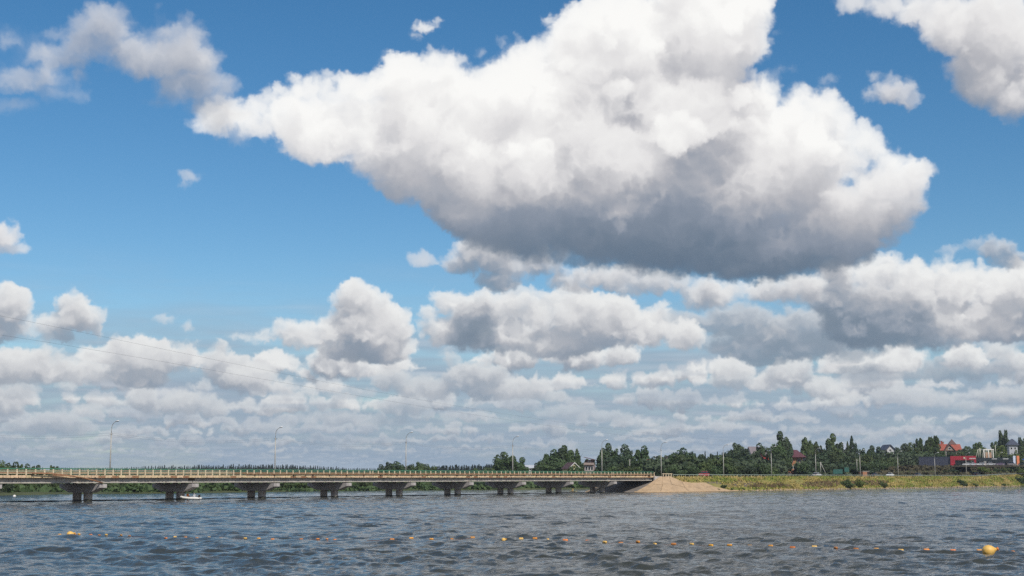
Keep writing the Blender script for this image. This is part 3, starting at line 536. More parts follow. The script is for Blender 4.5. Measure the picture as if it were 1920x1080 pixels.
 ('b', 2, 240.748, 792.192, 10.305, 12.023, 5.527, 'medium olive green leafy tree, fifteenth from left in the hilltop group left of the villa'),
 ('b', 1, 235.475, 768.582, 9.926, 8.383, 6.703, 'medium mid green leafy tree, leftmost in the group between villa and white poles'),
 ('b', 0, 240.19, 774.366, 9.788, 8.626, 7.429, 'medium dark green leafy tree, second from left in the group between villa and white poles'),
 ('b', 2, 249.651, 789.349, 10.14, 8.842, 8.261, 'medium olive green leafy tree, third from left in the group between villa and white poles'),
 ('b', 0, 256.612, 797.849, 10.104, 9.638, 8.35, 'medium dark green leafy tree, fourth from left in the group between villa and white poles'),
 ('b', 2, 278.329, 861.037, 11.741, 11.165, 5.257, 'medium olive green leafy tree, fifth from left in the group between villa and white poles'),
 ('b', 1, 278.903, 854.984, 11.412, 9.749, 7.457, 'medium mid green leafy tree, sixth from left in the group between villa and white poles'),
 ('b', 2, 287.845, 873.844, 11.802, 12.7, 6.859, 'medium olive green leafy tree, seventh from left in the group between villa and white poles'),
 ('b', 2, 295.21, 885.791, 11.92, 14.196, 8.498, 'tall olive green leafy tree, eighth from left in the group between villa and white poles'),
 ('b', 0, 276.022, 823.464, 10.509, 7.548, 4.309, 'medium dark green leafy tree, ninth from left in the group between villa and white poles'),
 ('b', 2, 298.788, 886.816, 11.771, 11.353, 7.734, 'medium olive green leafy tree, tenth from left in the group between villa and white poles'),
 ('b', 1, 290.719, 847.862, 10.663, 9.398, 5.916, 'medium mid green leafy tree, leftmost in the rightmost hill group'),
 ('b', 1, 309.172, 898.905, 12.053, 14.725, 4.704, 'tall mid green leafy tree, second from left in the rightmost hill group'),
 ('p', 1, 321.318, 920.992, 12.469, 22.182, 3.615, 'tall mid green poplar, third from left in the rightmost hill group'),
 ('b', 3, 298.728, 857.512, 10.607, 12.547, 12.714, 'medium bright green leafy tree, fourth from left in the rightmost hill group'),
 ('p', 0, 322.152, 918.98, 12.394, 17.665, 6.412, 'tall dark green poplar, fifth from left in the rightmost hill group'),
 ('p', 0, 326.122, 926.621, 12.33, 22.857, 3.637, 'tall dark green poplar, sixth from left in the rightmost hill group'),
 ('b', 1, 334.336, 944.699, 12.837, 16.51, 9.063, 'tall mid green leafy tree, seventh from left in the rightmost hill group'),
 ('u', 2, 268.195, 756.417, 6.582, 10.08, 5.737, 'medium olive green rounded bush, eighth from left in the rightmost hill group'),
 ('b', 3, 307.086, 864.779, 10.756, 10.597, 6.788, 'medium bright green leafy tree, ninth from left in the rightmost hill group'),
 ('u', 2, 274.212, 765.725, 6.897, 11.939, 4.936, 'medium olive green rounded bush, tenth from left in the rightmost hill group'),
 ('u', 2, 277.737, 767.615, 5.819, 11.603, 5.821, 'medium olive green rounded bush, eleventh from left in the rightmost hill group'),
 ('p', 1, 348.792, 961.564, 13.046, 18.201, 4.193, 'tall mid green poplar, twelfth from left in the rightmost hill group'),
 ('b', 1, 336.624, 923.931, 11.759, 12.846, 8.058, 'medium mid green leafy tree, thirteenth from left in the rightmost hill group'),
 ('b', 2, 353.815, 964.38, 12.828, 17.767, 8.411, 'tall olive green leafy tree, fourteenth from left in the rightmost hill group'),
 ('b', 1, 349.361, 939.375, 11.782, 12.45, 12.289, 'medium mid green leafy tree, fifteenth from left in the rightmost hill group'),
 ('u', 1, 171.755, 627.037, 5.556, 1.5, 5.231, 'low mid green rounded bush, leftmost in the scrub below the showroom'),
 ('u', 2, 177.803, 633.394, 5.236, 1.5, 6.245, 'low olive green rounded bush, second from left in the scrub below the showroom'),
 ('u', 0, 183.278, 642.382, 5.973, 1.5, 4.872, 'low dark green rounded bush, third from left in the scrub below the showroom'),
 ('u', 2, 203.763, 664.851, 4.509, 1.5, 3.529, 'low olive green rounded bush, fourth from left in the scrub below the showroom'),
 ('u', 1, 209.842, 677.766, 6.011, 1.5, 4.626, 'low mid green rounded bush, fifth from left in the scrub below the showroom'),
 ('u', 0, 214.275, 685.225, 6.49, 2.048, 5.716, 'low dark green rounded bush, sixth from left in the scrub below the showroom'),
 ('u', 2, 217.418, 684.721, 4.963, 1.768, 3.635, 'low olive green rounded bush, seventh from left in the scrub below the showroom'),
 ('u', 0, 227.02, 702.197, 6.616, 1.5, 5.325, 'low dark green rounded bush, eighth from left in the scrub below the showroom'),
 ('u', 2, 232.308, 704.64, 4.97, 2.093, 4.275, 'low olive green rounded bush, ninth from left in the scrub below the showroom'),
 ('u', 3, 240.56, 718.584, 6.123, 3.427, 6.54, 'low bright green rounded bush, tenth from left in the scrub below the showroom'),
 ('u', 3, 246.066, 723.036, 5.031, 2.373, 4.935, 'low bright green rounded bush, eleventh from left in the scrub below the showroom'),
 ('u', 1, 254.582, 738.807, 6.725, 2.134, 5.603, 'low mid green rounded bush, twelfth from left in the scrub below the showroom'),
 ('u', 1, 261.852, 749.916, 7.041, 2.449, 7.393, 'low mid green rounded bush, thirteenth from left in the scrub below the showroom'),
 ('u', 0, 271.041, 762.073, 7.242, 2.904, 7.513, 'low dark green rounded bush, fourteenth from left in the scrub below the showroom'),
 ('u', 3, 275.276, 762.095, 5.082, 2.769, 6.936, 'low bright green rounded bush, fifteenth from left in the scrub below the showroom'),
 ('u', 1, 280.536, 774.635, 7.277, 3.547, 7.637, 'low mid green rounded bush, sixteenth from left in the scrub below the showroom'),
 ('u', 2, 62.385, 427.326, 0.1, 0.792, 1.296, 'olive green bush on the grassy bank, leftmost of those above the waterline'),
 ('u', 2, 64.784, 432.525, 0.889, 1.095, 2.624, 'olive green bush on the grassy bank, second from left of those above the waterline'),
 ('u', 3, 67.462, 433.93, 0.038, 0.962, 1.316, 'bright green bush on the grassy bank, third from left of those above the waterline'),
 ('u', 3, 71.915, 440.034, 0.1, 1.017, 2.002, 'bright green bush on the grassy bank, fourth from left of those above the waterline'),
 ('u', 2, 74.459, 443.259, 0.038, 0.556, 1.345, 'olive green bush on the grassy bank, fifth from left of those above the waterline'),
 ('u', 2, 77.337, 447.262, 0.1, 0.962, 1.526, 'olive green bush on the grassy bank, sixth from left of those above the waterline'),
 ('u', 2, 81.764, 452.999, 0.038, 0.981, 1.374, 'olive green bush on the grassy bank, seventh from left of those above the waterline'),
 ('u', 2, 119.962, 503.763, -0.025, 3.876, 4.202, 'olive green bush on the grassy bank, eighth from left of those above the waterline'),
 ('u', 3, 126.924, 513.379, 0.1, 3.74, 4.283, 'bright green bush on the grassy bank, ninth from left of those above the waterline'),
 ('u', 2, 139.222, 532.109, 1.021, 1.998, 2.018, 'olive green bush on the grassy bank, tenth from left of those above the waterline'),
 ('u', 2, 139.829, 530.586, 0.1, 2.126, 3.219, 'olive green bush on the grassy bank, eleventh from left of those above the waterline'),
 ('u', 1, 191.276, 600.515, 0.626, 2.888, 3.643, 'mid green bush on the grassy bank, twelfth from left of those above the waterline'),
 ('u', 1, 193.128, 601.317, -0.025, 1.957, 2.736, 'mid green bush on the grassy bank, thirteenth from left of those above the waterline'),
 ('u', 2, 201.443, 612.737, 0.1, 1.555, 3.253, 'olive green bush on the grassy bank, fourteenth from left of those above the waterline'),
 ('u', 2, 216.183, 632.057, -0.025, 1.355, 1.917, 'olive green bush on the grassy bank, fifteenth from left of those above the waterline'),
 ('u', 2, 224.248, 642.811, -0.025, 1.544, 2.925, 'olive green bush on the grassy bank, sixteenth from left of those above the waterline'),
 ('u', 1, 241.399, 668.012, 0.889, 3.777, 5.573, 'mid green bush on the grassy bank, seventeenth from left of those above the waterline'),
 ('u', 1, 247.597, 675.942, 0.758, 3.911, 6.664, 'mid green bush on the grassy bank, eighteenth from left of those above the waterline'),
]
FAR = [
 (-501.331, 1558.071, 9.669, 5.0),
 (-512.618, 1598.473, 9.715, 5.0),
 (-490.436, 1533.254, 9.156, 5.0),
 (-496.713, 1557.67, 9.56, 5.0),
 (-516.098, 1624.145, 10.245, 5.0),
 (-490.024, 1548.428, 9.433, 5.0),
 (-500.675, 1589.559, 9.787, 5.0),
 (-482.68, 1538.869, 9.343, 5.0),
 (-489.01, 1565.06, 9.321, 5.0),
 (-492.513, 1583.991, 9.742, 5.0),
 (-498.378, 1610.64, 9.877, 5.0),
 (-499.63, 1620.22, 9.869, 5.0),
 (-499.815, 1628.827, 10.257, 5.0),
 (-475.953, 1555.755, 9.432, 5.0),
 (-488.06, 1600.982, 9.639, 5.0),
 (-478.092, 1574.4, 9.535, 5.0),
 (-482.7, 1596.301, 9.615, 5.0),
 (-492.044, 1634.356, 10.102, 5.0),
 (-481.004, 1605.909, 9.842, 5.0),
 (-488.213, 1638.295, 10.009, 5.0),
 (-478.044, 1610.605, 9.898, 5.0),
 (-471.124, 1595.118, 9.95, 5.0),
 (-478.88, 1626.075, 10.068, 5.0),
 (-475.854, 1620.186, 9.881, 5.0),
 (-458.008, 1564.246, 9.179, 5.0),
 (-447.667, 1536.679, 9.043, 5.0),
 (-468.098, 1611.116, 9.784, 5.0),
 (-474.043, 1640.062, 10.336, 5.0),
 (-450.18, 1565.988, 9.331, 5.502),
 (-439.405, 1535.264, 8.975, 5.43),
 (-455.95, 1599.196, 9.49, 5.479),
 (-462.743, 1627.603, 10.025, 5.0),
 (-461.103, 1630.791, 9.971, 5.0),
 (-447.508, 1589.216, 9.612, 5.0),
 (-446.729, 1593.542, 9.725, 5.0),
 (-442.68, 1587.776, 9.524, 5.0),
 (-432.282, 1558.035, 9.182, 5.514),
 (-438.442, 1589.332, 9.591, 5.0),
 (-434.002, 1577.639, 9.449, 5.0),
 (-438.85, 1599.784, 9.908, 5.0),
 (-437.92, 1601.058, 9.878, 5.0),
 (-427.522, 1570.724, 9.364, 5.0),
 (-415.543, 1534.249, 8.938, 6.525),
 (-441.502, 1638.149, 10.307, 5.541),
 (-428.651, 1597.231, 9.425, 6.062),
 (-418.688, 1566.319, 9.303, 5.937),
 (-416.363, 1564.965, 9.381, 5.928),
 (-406.163, 1534.772, 8.911, 5.852),
 (-412.317, 1566.026, 9.453, 6.444),
 (-408.022, 1558.152, 9.34, 6.692),
 (-419.507, 1608.867, 9.741, 6.966),
 (-407.349, 1568.646, 9.348, 5.403),
 (-420.538, 1626.251, 9.911, 6.937),
 (-412.952, 1603.586, 9.819, 5.211),
 (-399.16, 1556.643, 9.0, 7.598),
 (-396.274, 1552.865, 9.07, 5.987),
 (-393.852, 1552.068, 9.087, 7.311),
 (-404.356, 1602.67, 9.65, 5.979),
 (-388.512, 1546.118, 8.98, 7.531),
 (-390.214, 1561.738, 9.106, 7.467),
 (-392.56, 1578.143, 9.512, 7.052),
 (-382.982, 1549.022, 8.891, 8.414),
 (-400.144, 1628.95, 9.808, 5.772),
 (-400.217, 1636.698, 9.793, 6.002),
 (-393.175, 1614.106, 9.892, 5.979),
 (-385.042, 1589.099, 9.438, 7.583),
 (-375.635, 1556.912, 9.141, 8.157),
 (-375.209, 1563.486, 9.21, 6.411),
 (-390.254, 1631.558, 9.837, 6.569),
 (-387.557, 1630.781, 9.926, 5.989),
 (-362.488, 1533.251, 8.779, 6.821),
 (-368.566, 1564.908, 8.958, 7.079),
 (-369.618, 1577.478, 9.465, 6.025),
 (-365.803, 1569.485, 9.136, 7.937),
 (-366.916, 1584.483, 9.532, 6.416),
 (-358.144, 1553.586, 9.012, 7.304),
 (-355.228, 1550.712, 8.916, 6.797),
 (-368.802, 1620.788, 9.908, 6.26),
 (-363.116, 1601.198, 9.347, 6.606),
 (-352.966, 1561.762, 9.316, 7.77),
 (-354.841, 1578.497, 9.073, 7.695),
 (-342.262, 1532.0, 8.703, 8.702),
 (-343.953, 1545.559, 8.888, 8.622),
 (-359.326, 1626.131, 9.763, 8.427),
 (-344.326, 1566.675, 9.117, 8.062),
 (-350.652, 1603.219, 9.679, 7.168),
 (-338.017, 1552.895, 8.923, 8.165),
 (-345.374, 1593.13, 9.432, 7.077),
 (-332.369, 1540.621, 8.945, 8.441),
 (-343.108, 1598.53, 9.392, 7.055),
 (-346.038, 1620.248, 9.589, 7.44),
 (-334.177, 1572.915, 9.229, 7.761),
 (-333.168, 1578.225, 9.385, 7.212),
 (-327.308, 1558.857, 9.069, 7.779),
 (-321.231, 1539.703, 8.556, 8.431),
 (-337.994, 1628.915, 9.64, 6.85),
 (-336.673, 1630.923, 9.584, 7.307),
 (-325.285, 1583.041, 9.083, 9.061),
 (-327.422, 1604.917, 9.515, 7.008),
 (-325.271, 1605.499, 9.544, 7.393),
 (-310.758, 1543.186, 8.944, 7.879),
 (-310.463, 1547.644, 8.953, 7.49),
 (-308.133, 1541.935, 8.995, 8.992),
 (-307.747, 1551.579, 8.895, 9.392),
 (-304.171, 1545.19, 8.99, 7.368),
 (-317.554, 1624.114, 9.596, 7.141),
 (-314.793, 1619.982, 9.576, 9.398),
 (-306.361, 1588.25, 9.299, 7.793),
 (-310.038, 1614.486, 9.712, 7.065),
 (-299.787, 1567.597, 9.005, 8.297),
 (-295.815, 1558.531, 9.057, 9.089),
 (-302.066, 1599.804, 9.231, 7.907),
 (-295.196, 1572.369, 9.014, 8.763),
 (-294.608, 1577.971, 8.929, 9.652),
 (-304.094, 1639.225, 9.61, 8.72),
 (-285.296, 1549.533, 8.771, 8.165),
 (-293.505, 1606.194, 9.481, 8.349),
 (-290.995, 1602.782, 9.564, 7.333),
 (-278.675, 1542.383, 8.933, 7.85),
 (-284.675, 1588.905, 9.218, 8.685),
 (-276.025, 1552.347, 8.807, 9.212),
 (-282.387, 1596.452, 9.206, 9.095),
 (-282.878, 1608.101, 9.424, 7.443),
 (-281.566, 1609.669, 9.476, 8.724),
 (-276.894, 1596.345, 9.051, 9.403),
 (-264.686, 1534.353, 8.571, 8.857),
 (-265.859, 1550.816, 8.731, 9.127),
 (-275.601, 1617.272, 9.745, 9.228),
 (-267.519, 1584.747, 9.08, 8.532),
 (-272.255, 1623.941, 9.622, 7.784),
 (-263.78, 1584.935, 8.984, 8.323),
 (-259.965, 1575.989, 8.856, 8.262),
 (-258.74, 1583.4, 8.944, 9.343),
 (-261.691, 1611.033, 9.281, 8.11),
 (-261.618, 1626.069, 9.563, 8.915),
 (-249.615, 1560.352, 8.642, 9.344),
 (-257.979, 1626.589, 9.58, 7.154),
 (-256.54, 1627.307, 9.595, 8.523),
 (-252.387, 1612.278, 9.479, 8.999),
 (-252.831, 1623.866, 9.563, 8.461),
 (-246.764, 1595.865, 9.001, 7.803),
 (-241.384, 1568.762, 8.889, 8.226),
 (-237.445, 1554.995, 8.81, 7.777),
 (-238.041, 1574.958, 8.942, 7.801),
 (-234.755, 1562.134, 9.046, 7.253),
 (-243.512, 1629.746, 9.472, 6.683),
 (-243.055, 1635.718, 9.466, 7.989),
 (-237.771, 1615.408, 9.341, 8.046),
 (-233.944, 1604.01, 9.427, 6.542),
 (-233.963, 1615.063, 9.196, 6.407),
 (-228.412, 1590.993, 9.198, 8.179),
 (-223.626, 1570.678, 8.916, 6.786),
 (-224.903, 1594.33, 9.195, 7.872),
 (-223.826, 1601.45, 9.223, 7.816),
 (-221.795, 1604.153, 9.201, 7.891),
 (-211.559, 1547.409, 8.723, 7.332),
 (-216.257, 1597.757, 8.953, 6.848),
 (-212.121, 1582.331, 9.15, 7.03),
 (-204.949, 1539.373, 8.381, 6.485),
 (-209.71, 1591.762, 9.119, 5.948),
 (-204.037, 1561.149, 9.009, 6.62),
 (-198.517, 1536.449, 8.422, 6.65),
 (-207.328, 1616.687, 9.282, 6.644),
 (-200.509, 1576.329, 8.752, 6.372),
 (-197.582, 1570.758, 8.88, 5.387),
 (-195.135, 1561.662, 8.81, 7.1),
 (-200.742, 1617.8, 9.152, 5.582),
 (-191.255, 1552.684, 8.662, 6.322),
 (-197.523, 1621.859, 9.33, 5.216),
 (-186.596, 1547.97, 8.781, 6.013),
 (-190.196, 1590.047, 9.054, 5.528),
 (-185.076, 1559.417, 8.523, 5.277),
 (-191.046, 1620.468, 9.545, 5.0),
 (-183.147, 1574.099, 8.989, 5.224),
 (-184.352, 1601.754, 9.018, 5.0),
 (-178.022, 1564.854, 8.854, 5.0),
 (-179.959, 1598.191, 9.132, 5.0),
 (-180.832, 1616.858, 9.425, 5.0),
 (-175.931, 1589.61, 9.067, 5.0),
 (-174.553, 1590.262, 9.099, 5.825),
 (-174.061, 1603.114, 9.363, 5.0),
 (-175.779, 1637.676, 9.736, 5.0),
 (-172.4, 1619.278, 9.142, 5.0),
 (-166.07, 1571.533, 8.838, 5.115),
 (-166.822, 1591.292, 9.103, 5.0),
 (-168.992, 1627.904, 9.517, 5.0),
 (-167.437, 1626.555, 9.452, 5.0),
 (-163.344, 1610.841, 9.304, 5.0),
 (-162.656, 1620.858, 9.456, 5.0),
 (-156.229, 1580.048, 9.176, 5.0),
 (-150.873, 1543.847, 8.59, 5.0),
 (-150.571, 1553.913, 8.622, 5.0),
 (-154.007, 1609.0, 9.284, 5.0),
 (-151.701, 1603.476, 9.11, 5.0),
 (-75.89, 1263.288, 5.498, 6.174),
 (-75.435, 1275.071, 5.56, 5.78),
 (-71.539, 1231.317, 5.003, 6.692),
 (-69.309, 1219.135, 5.059, 7.808),
 (-70.76, 1265.447, 5.278, 7.858),
 (-66.648, 1216.771, 5.134, 7.799),
 (-66.483, 1234.03, 5.011, 8.321),
 (-64.228, 1209.714, 5.151, 8.177),
 (-62.601, 1205.545, 5.009, 8.809),
 (-62.692, 1234.361, 5.086, 7.945),
 (-61.689, 1233.994, 5.106, 8.673),
 (-63.019, 1280.546, 5.73, 8.902),
 (-59.98, 1239.896, 5.223, 9.225),
 (-57.895, 1229.279, 5.222, 9.273),
 (-58.369, 1260.852, 5.465, 9.04),
 (-55.6, 1239.135, 5.179, 7.989),
 (-53.574, 1221.298, 5.116, 9.2),
 (-53.147, 1252.69, 5.183, 9.306),
 (-52.275, 1257.103, 5.397, 7.984),
 (-48.442, 1200.903, 4.881, 9.854),
 (-47.985, 1214.704, 4.877, 10.002),
 (-48.55, 1254.777, 5.299, 8.33),
 (-48.391, 1281.235, 5.462, 9.223),
 (-46.385, 1276.559, 5.542, 8.283),
 (-43.579, 1225.831, 5.029, 9.073),
 (-41.072, 1207.868, 5.092, 9.503),
 (-39.369, 1210.095, 5.176, 9.277),
 (-39.582, 1256.908, 5.36, 8.473),
 (-38.598, 1261.855, 5.229, 9.021),
 (-36.308, 1246.416, 5.512, 8.279),
 (-34.667, 1234.939, 5.057, 9.951),
 (-33.071, 1240.395, 5.273, 9.723),
 (-32.463, 1260.268, 5.327, 9.21),
 (-30.084, 1232.627, 5.137, 9.413),
 (-29.624, 1259.446, 5.399, 10.262),
 (-28.261, 1263.4, 5.507, 8.957),
 (-26.269, 1220.238, 5.05, 8.775),
 (-25.763, 1273.343, 5.581, 8.613),
 (-24.347, 1274.863, 5.548, 8.938),
 (-22.239, 1231.244, 5.361, 10.018),
 (-21.717, 1279.731, 5.411, 10.349),
 (-19.035, 1209.719, 4.753, 10.444),
 (-17.617, 1220.529, 5.054, 10.313),
 (-16.986, 1253.969, 5.293, 9.369),
]
MASS_FAR = [
 (-522.919, 1621.5, -486.007, 1621.5, 9, 1.376, 9.68, 26),
 (-486.055, 1621.5, -449.139, 1621.5, 9, 2.779, 9.453, 26),
 (-449.188, 1621.5, -412.269, 1621.5, 9, 4.374, 9.166, 26),
 (-412.314, 1621.5, -375.39, 1621.5, 9, 5.696, 9.166, 26),
 (-375.403, 1621.5, -338.478, 1621.5, 9, 6.068, 9.201, 26),
 (-338.496, 1621.5, -301.569, 1621.5, 9, 6.699, 9.181, 26),
 (-301.577, 1621.5, -264.649, 1621.5, 9, 7.321, 8.879, 26),
 (-264.631, 1621.5, -227.706, 1621.5, 9, 6.517, 8.854, 26),
 (-227.675, 1621.5, -190.755, 1621.5, 9, 4.914, 8.854, 26),
 (-190.723, 1621.5, -153.809, 1621.5, 9, 2.755, 9.016, 26),
 (-153.793, 1621.5, -116.883, 1621.5, 9, 1.79, 8.744, 26),
 (-82.362, 1276.5, -14.534, 1276.5, 9, 8.024, 5.019, 26),
 (-898.102, 1621.5, -516.716, 1621.5, 5, 0.066, 9.814, 26),
 (-14.61, 1283.4, 262.98, 1283.4, 5, 6.019, 5.138, 26),
]
MASS_SHORE = [
 (-107.985, 375.84, -100.685, 379.98, 40, 3.8, -0.183, 12),
 (-100.685, 379.98, -94.976, 385.5, 40, 3.8, -0.183, 12),
 (-94.976, 385.5, -89.696, 393.78, 40, 3.8, -0.019, 12),
 (-89.696, 393.78, -84.395, 403.44, 40, 3.8, -0.096, 12),
 (-84.395, 403.44, -72.454, 421.38, 40, 3.8, -0.096, 12),
 (-72.454, 421.38, -59.529, 442.08, 40, 3.8, -0.063, 12),
 (-59.529, 442.08, -47.619, 454.5, 40, 3.8, -0.019, 12),
 (-47.619, 454.5, -34.851, 465.54, 40, 3.8, -0.008, 12),
 (-34.851, 465.54, -23.129, 475.2, 40, 3.8, -0.187, 12),
 (-23.129, 475.2, -10.895, 484.86, 40, 3.8, -0.187, 12),
 (-10.895, 484.86, 7.493, 500.04, 40, 3.8, -0.124, 12),
 (7.493, 500.04, 27.033, 515.22, 40, 3.8, -0.015, 12),
 (27.033, 515.22, 37.383, 524.88, 40, 3.8, 0.081, 12),
 (-107.985, 370.34, -100.685, 374.48, 40, 1.8, -0.246, 7),
 (-100.685, 374.48, -94.976, 380.0, 40, 1.8, -0.246, 7),
 (-94.976, 380.0, -89.696, 388.28, 40, 1.8, -0.819, 7),
 (-89.696, 388.28, -84.395, 397.94, 40, 1.8, -0.819, 7),
 (-84.395, 397.94, -72.454, 415.88, 40, 1.8, -0.073, 7),
 (-72.454, 415.88, -59.529, 436.58, 40, 1.8, -1.023, 7),
 (-59.529, 436.58, -47.619, 449.0, 40, 1.8, -1.023, 7),
 (-47.619, 449.0, -34.851, 460.04, 40, 1.8, -0.597, 7),
 (-34.851, 460.04, -23.129, 469.7, 40, 1.8, -0.197, 7),
 (-23.129, 469.7, -10.895, 479.36, 40, 1.8, -0.289, 7),
 (-10.895, 479.36, 7.493, 494.54, 40, 1.8, -0.289, 7),
 (7.493, 494.54, 27.033, 509.72, 40, 1.8, -0.02, 7),
 (27.033, 509.72, 37.383, 519.38, 40, 1.8, -0.917, 7),
 (-127.032, 344.44, -115.206, 369.28, 8, 2.0, -0.197, 20),
 (-115.206, 369.28, -108.173, 391.36, 8, 2.0, 0.035, 20),
]
MASS_HILL = [
 (47.132, 487.435, 64.833, 502.875, 60, 7.5, 3.067, 26),
 (64.833, 502.875, 88.657, 531.379, 60, 7.5, 3.067, 26),
 (88.657, 531.379, 109.12, 562.049, 60, 7.5, 3.009, 26),
 (109.12, 562.049, 128.081, 654.599, 60, 7.5, 3.009, 26),
 (128.081, 654.599, 139.863, 668.199, 60, 7.5, 4.256, 26),
 (139.863, 668.199, 122.584, 581.433, 60, 7.5, 3.131, 26),
 (122.584, 581.433, 136.936, 601.878, 60, 7.5, 3.131, 26),
 (136.936, 601.878, 165.701, 642.626, 60, 7.5, 3.353, 26),
 (165.701, 642.626, 182.223, 667.44, 60, 7.5, 3.801, 26),
 (58.162, 547.805, 99.449, 596.059, 50, 9, 3.595, 26),
 (99.449, 596.059, 149.14, 655.518, 50, 9, 3.888, 26),
 (149.14, 655.518, 193.853, 710.04, 50, 9, 4.105, 26),
 (193.853, 710.04, 228.291, 752.559, 50, 9, 8.058, 26),
 (230.718, 760.559, 270.045, 809.275, 40, 5, 9.466, 26),
 (270.045, 809.275, 321.222, 873.324, 40, 5, 9.719, 26),
 (9.0, 593.4, 31.502, 593.4, 40, 6, 0.706, 26),
 (31.502, 593.4, 58.503, 593.4, 40, 6, 0.706, 26),
]
MASS_SCRUB = [
 (157.304, 599.219, 165.14, 609.667, 60, 2.8, 3.349, 9),
 (165.14, 609.667, 173.254, 620.485, 60, 2.8, 3.349, 9),
 (173.254, 620.485, 181.66, 631.693, 60, 2.8, 3.472, 9),
 (181.66, 631.693, 190.374, 643.312, 60, 2.8, 3.472, 9),
 (190.374, 643.312, 199.413, 655.365, 60, 2.8, 3.524, 9),
 (199.413, 655.365, 208.797, 667.876, 60, 2.8, 3.413, 9),
 (208.797, 667.876, 218.545, 680.873, 60, 2.8, 3.413, 9),
 (218.545, 680.873, 228.678, 694.385, 60, 2.8, 3.543, 9),
 (228.678, 694.385, 239.221, 708.441, 60, 2.8, 3.435, 9),
 (239.221, 708.441, 250.198, 723.077, 60, 2.8, 3.371, 9),
 (250.198, 723.077, 261.637, 738.329, 60, 2.8, 3.371, 9),
 (261.637, 738.329, 273.567, 754.236, 60, 2.8, 3.487, 9),
 (273.567, 754.236, 286.022, 770.842, 60, 2.8, 3.532, 9),
 (286.022, 770.842, 299.035, 788.193, 60, 2.8, 3.455, 9),
 (299.035, 788.193, 312.646, 806.342, 60, 2.8, 3.391, 9),
 (161.322, 616.576, 169.359, 627.292, 60, 2.8, 4.054, 10),
 (169.359, 627.292, 177.68, 638.386, 60, 2.8, 5.546, 10),
 (177.68, 638.386, 186.3, 649.88, 60, 2.8, 6.491, 10),
 (186.3, 649.88, 195.237, 661.796, 60, 2.8, 6.537, 10),
 (195.237, 661.796, 204.507, 674.156, 60, 2.8, 6.6, 10),
 (204.507, 674.156, 214.131, 686.988, 60, 2.8, 6.6, 10),
 (214.131, 686.988, 224.127, 700.317, 60, 2.8, 6.783, 10),
 (224.127, 700.317, 234.52, 714.173, 60, 2.8, 6.854, 10),
 (234.52, 714.173, 245.332, 728.589, 60, 2.8, 6.854, 10),
 (245.332, 728.589, 256.589, 743.599, 60, 2.8, 6.891, 10),
 (256.589, 743.599, 268.32, 759.24, 60, 2.8, 7.121, 10),
 (268.32, 759.24, 280.555, 775.554, 60, 2.8, 7.289, 10),
 (280.555, 775.554, 293.328, 792.584, 60, 2.8, 7.334, 10),
 (293.328, 792.584, 306.674, 810.378, 60, 2.8, 7.348, 10),
 (306.674, 810.378, 320.633, 828.99, 60, 2.8, 7.365, 10),
]
HOUSES = [
 ('long_white', 9.228, 652.6, 6.854, 0.0, 6.152, 8, 1.586),
 ('cottage', 23.128, 552.74, 6.276, 0.35, 4.167, 7, 1.55),
 ('maroon', 31.939, 576.2, 6.57, -0.15, 3.911, 7, 2.802),
 ('redroof', 61.292, 591.0, 5.96, 0.1, 8.232, 9, 2.317),
 ('greyroof', 112.914, 653.1, 10.76, 0.15, 5.172, 9, 3.791),
 ('smallred', 113.102, 631.4, 9.612, -0.5, 3.099, 7, 2.366),
 ('orange', 126.63, 629.26, 7.7, -0.12, 6.627, 11, 5.287),
 ('whiteroof', 171.249, 721.6, 15.763, 0.1, 4.363, 8, 2.709),
 ('darkgable', 207.622, 776.8, 16.635, 0.2, 4.111, 8, 3.064),
 ('bigred', 255.639, 820.2, 15.446, -0.12, 11.444, 12, 4.302),
 ('whitehip', 291.328, 816.7, 17.903, -0.1, 4.641, 5, 4.767),
 ('brickhut', 146.548, 585.74, 4.856, 0.2, 2.656, 4, 1.756),
]
SHOWROOM = (218.579, 699.66, 9.968, -0.46, 15.551, 17.368, 4.281)
POLES = [
 (248.582, 752.1, 14.889, 4.258, 1.334),
 (249.725, 752.1, 14.889, 4.827, 1.075),
 (250.57, 752.1, 14.606, 4.826, 0.789),
 (251.985, 752.1, 14.322, 4.542, 0.778),
 (253.7, 752.1, 14.322, 5.394, 0.532),
 (254.881, 752.1, 15.173, 3.975, 0.468),
 (257.167, 752.1, 15.173, 4.827, -0.349),
 (259.22, 752.1, 16.308, 5.113, -0.048),
]
PAV = (256.611, 756.24, 16.088)
FENCES = [
 (134.926, 590.64, 5.637, 0.0, 4.034, 'teal green sheet fence left part below the dark wooded slope'),
 (143.574, 607.2, 6.527, 0.0, 3.918, 'teal green sheet fence right part below the dark wooded slope'),
]
UPOLES = [
 (124.866, 568.56, 5.699, 4.708, 2.2, 'pale braced utility pole right of the silver car'),
 (143.977, 586.5, 7.063, 4.639, 0, 'pale utility pole left of the brick hut'),
 (47.439, 565.8, 6.544, 4.901, 0, 'slim utility pole among shrubs behind the bridge'),
 (62.024, 607.2, 10.814, 2.518, 0, 'thin pole beside the red roofed house'),
 (219.779, 710.7, 14.314, 2.95, 0, 'pale pole behind the dark showroom'),
 (245.321, 717.6, 13.598, 3.791, 0, 'thin pole above the right part of the showroom'),
]
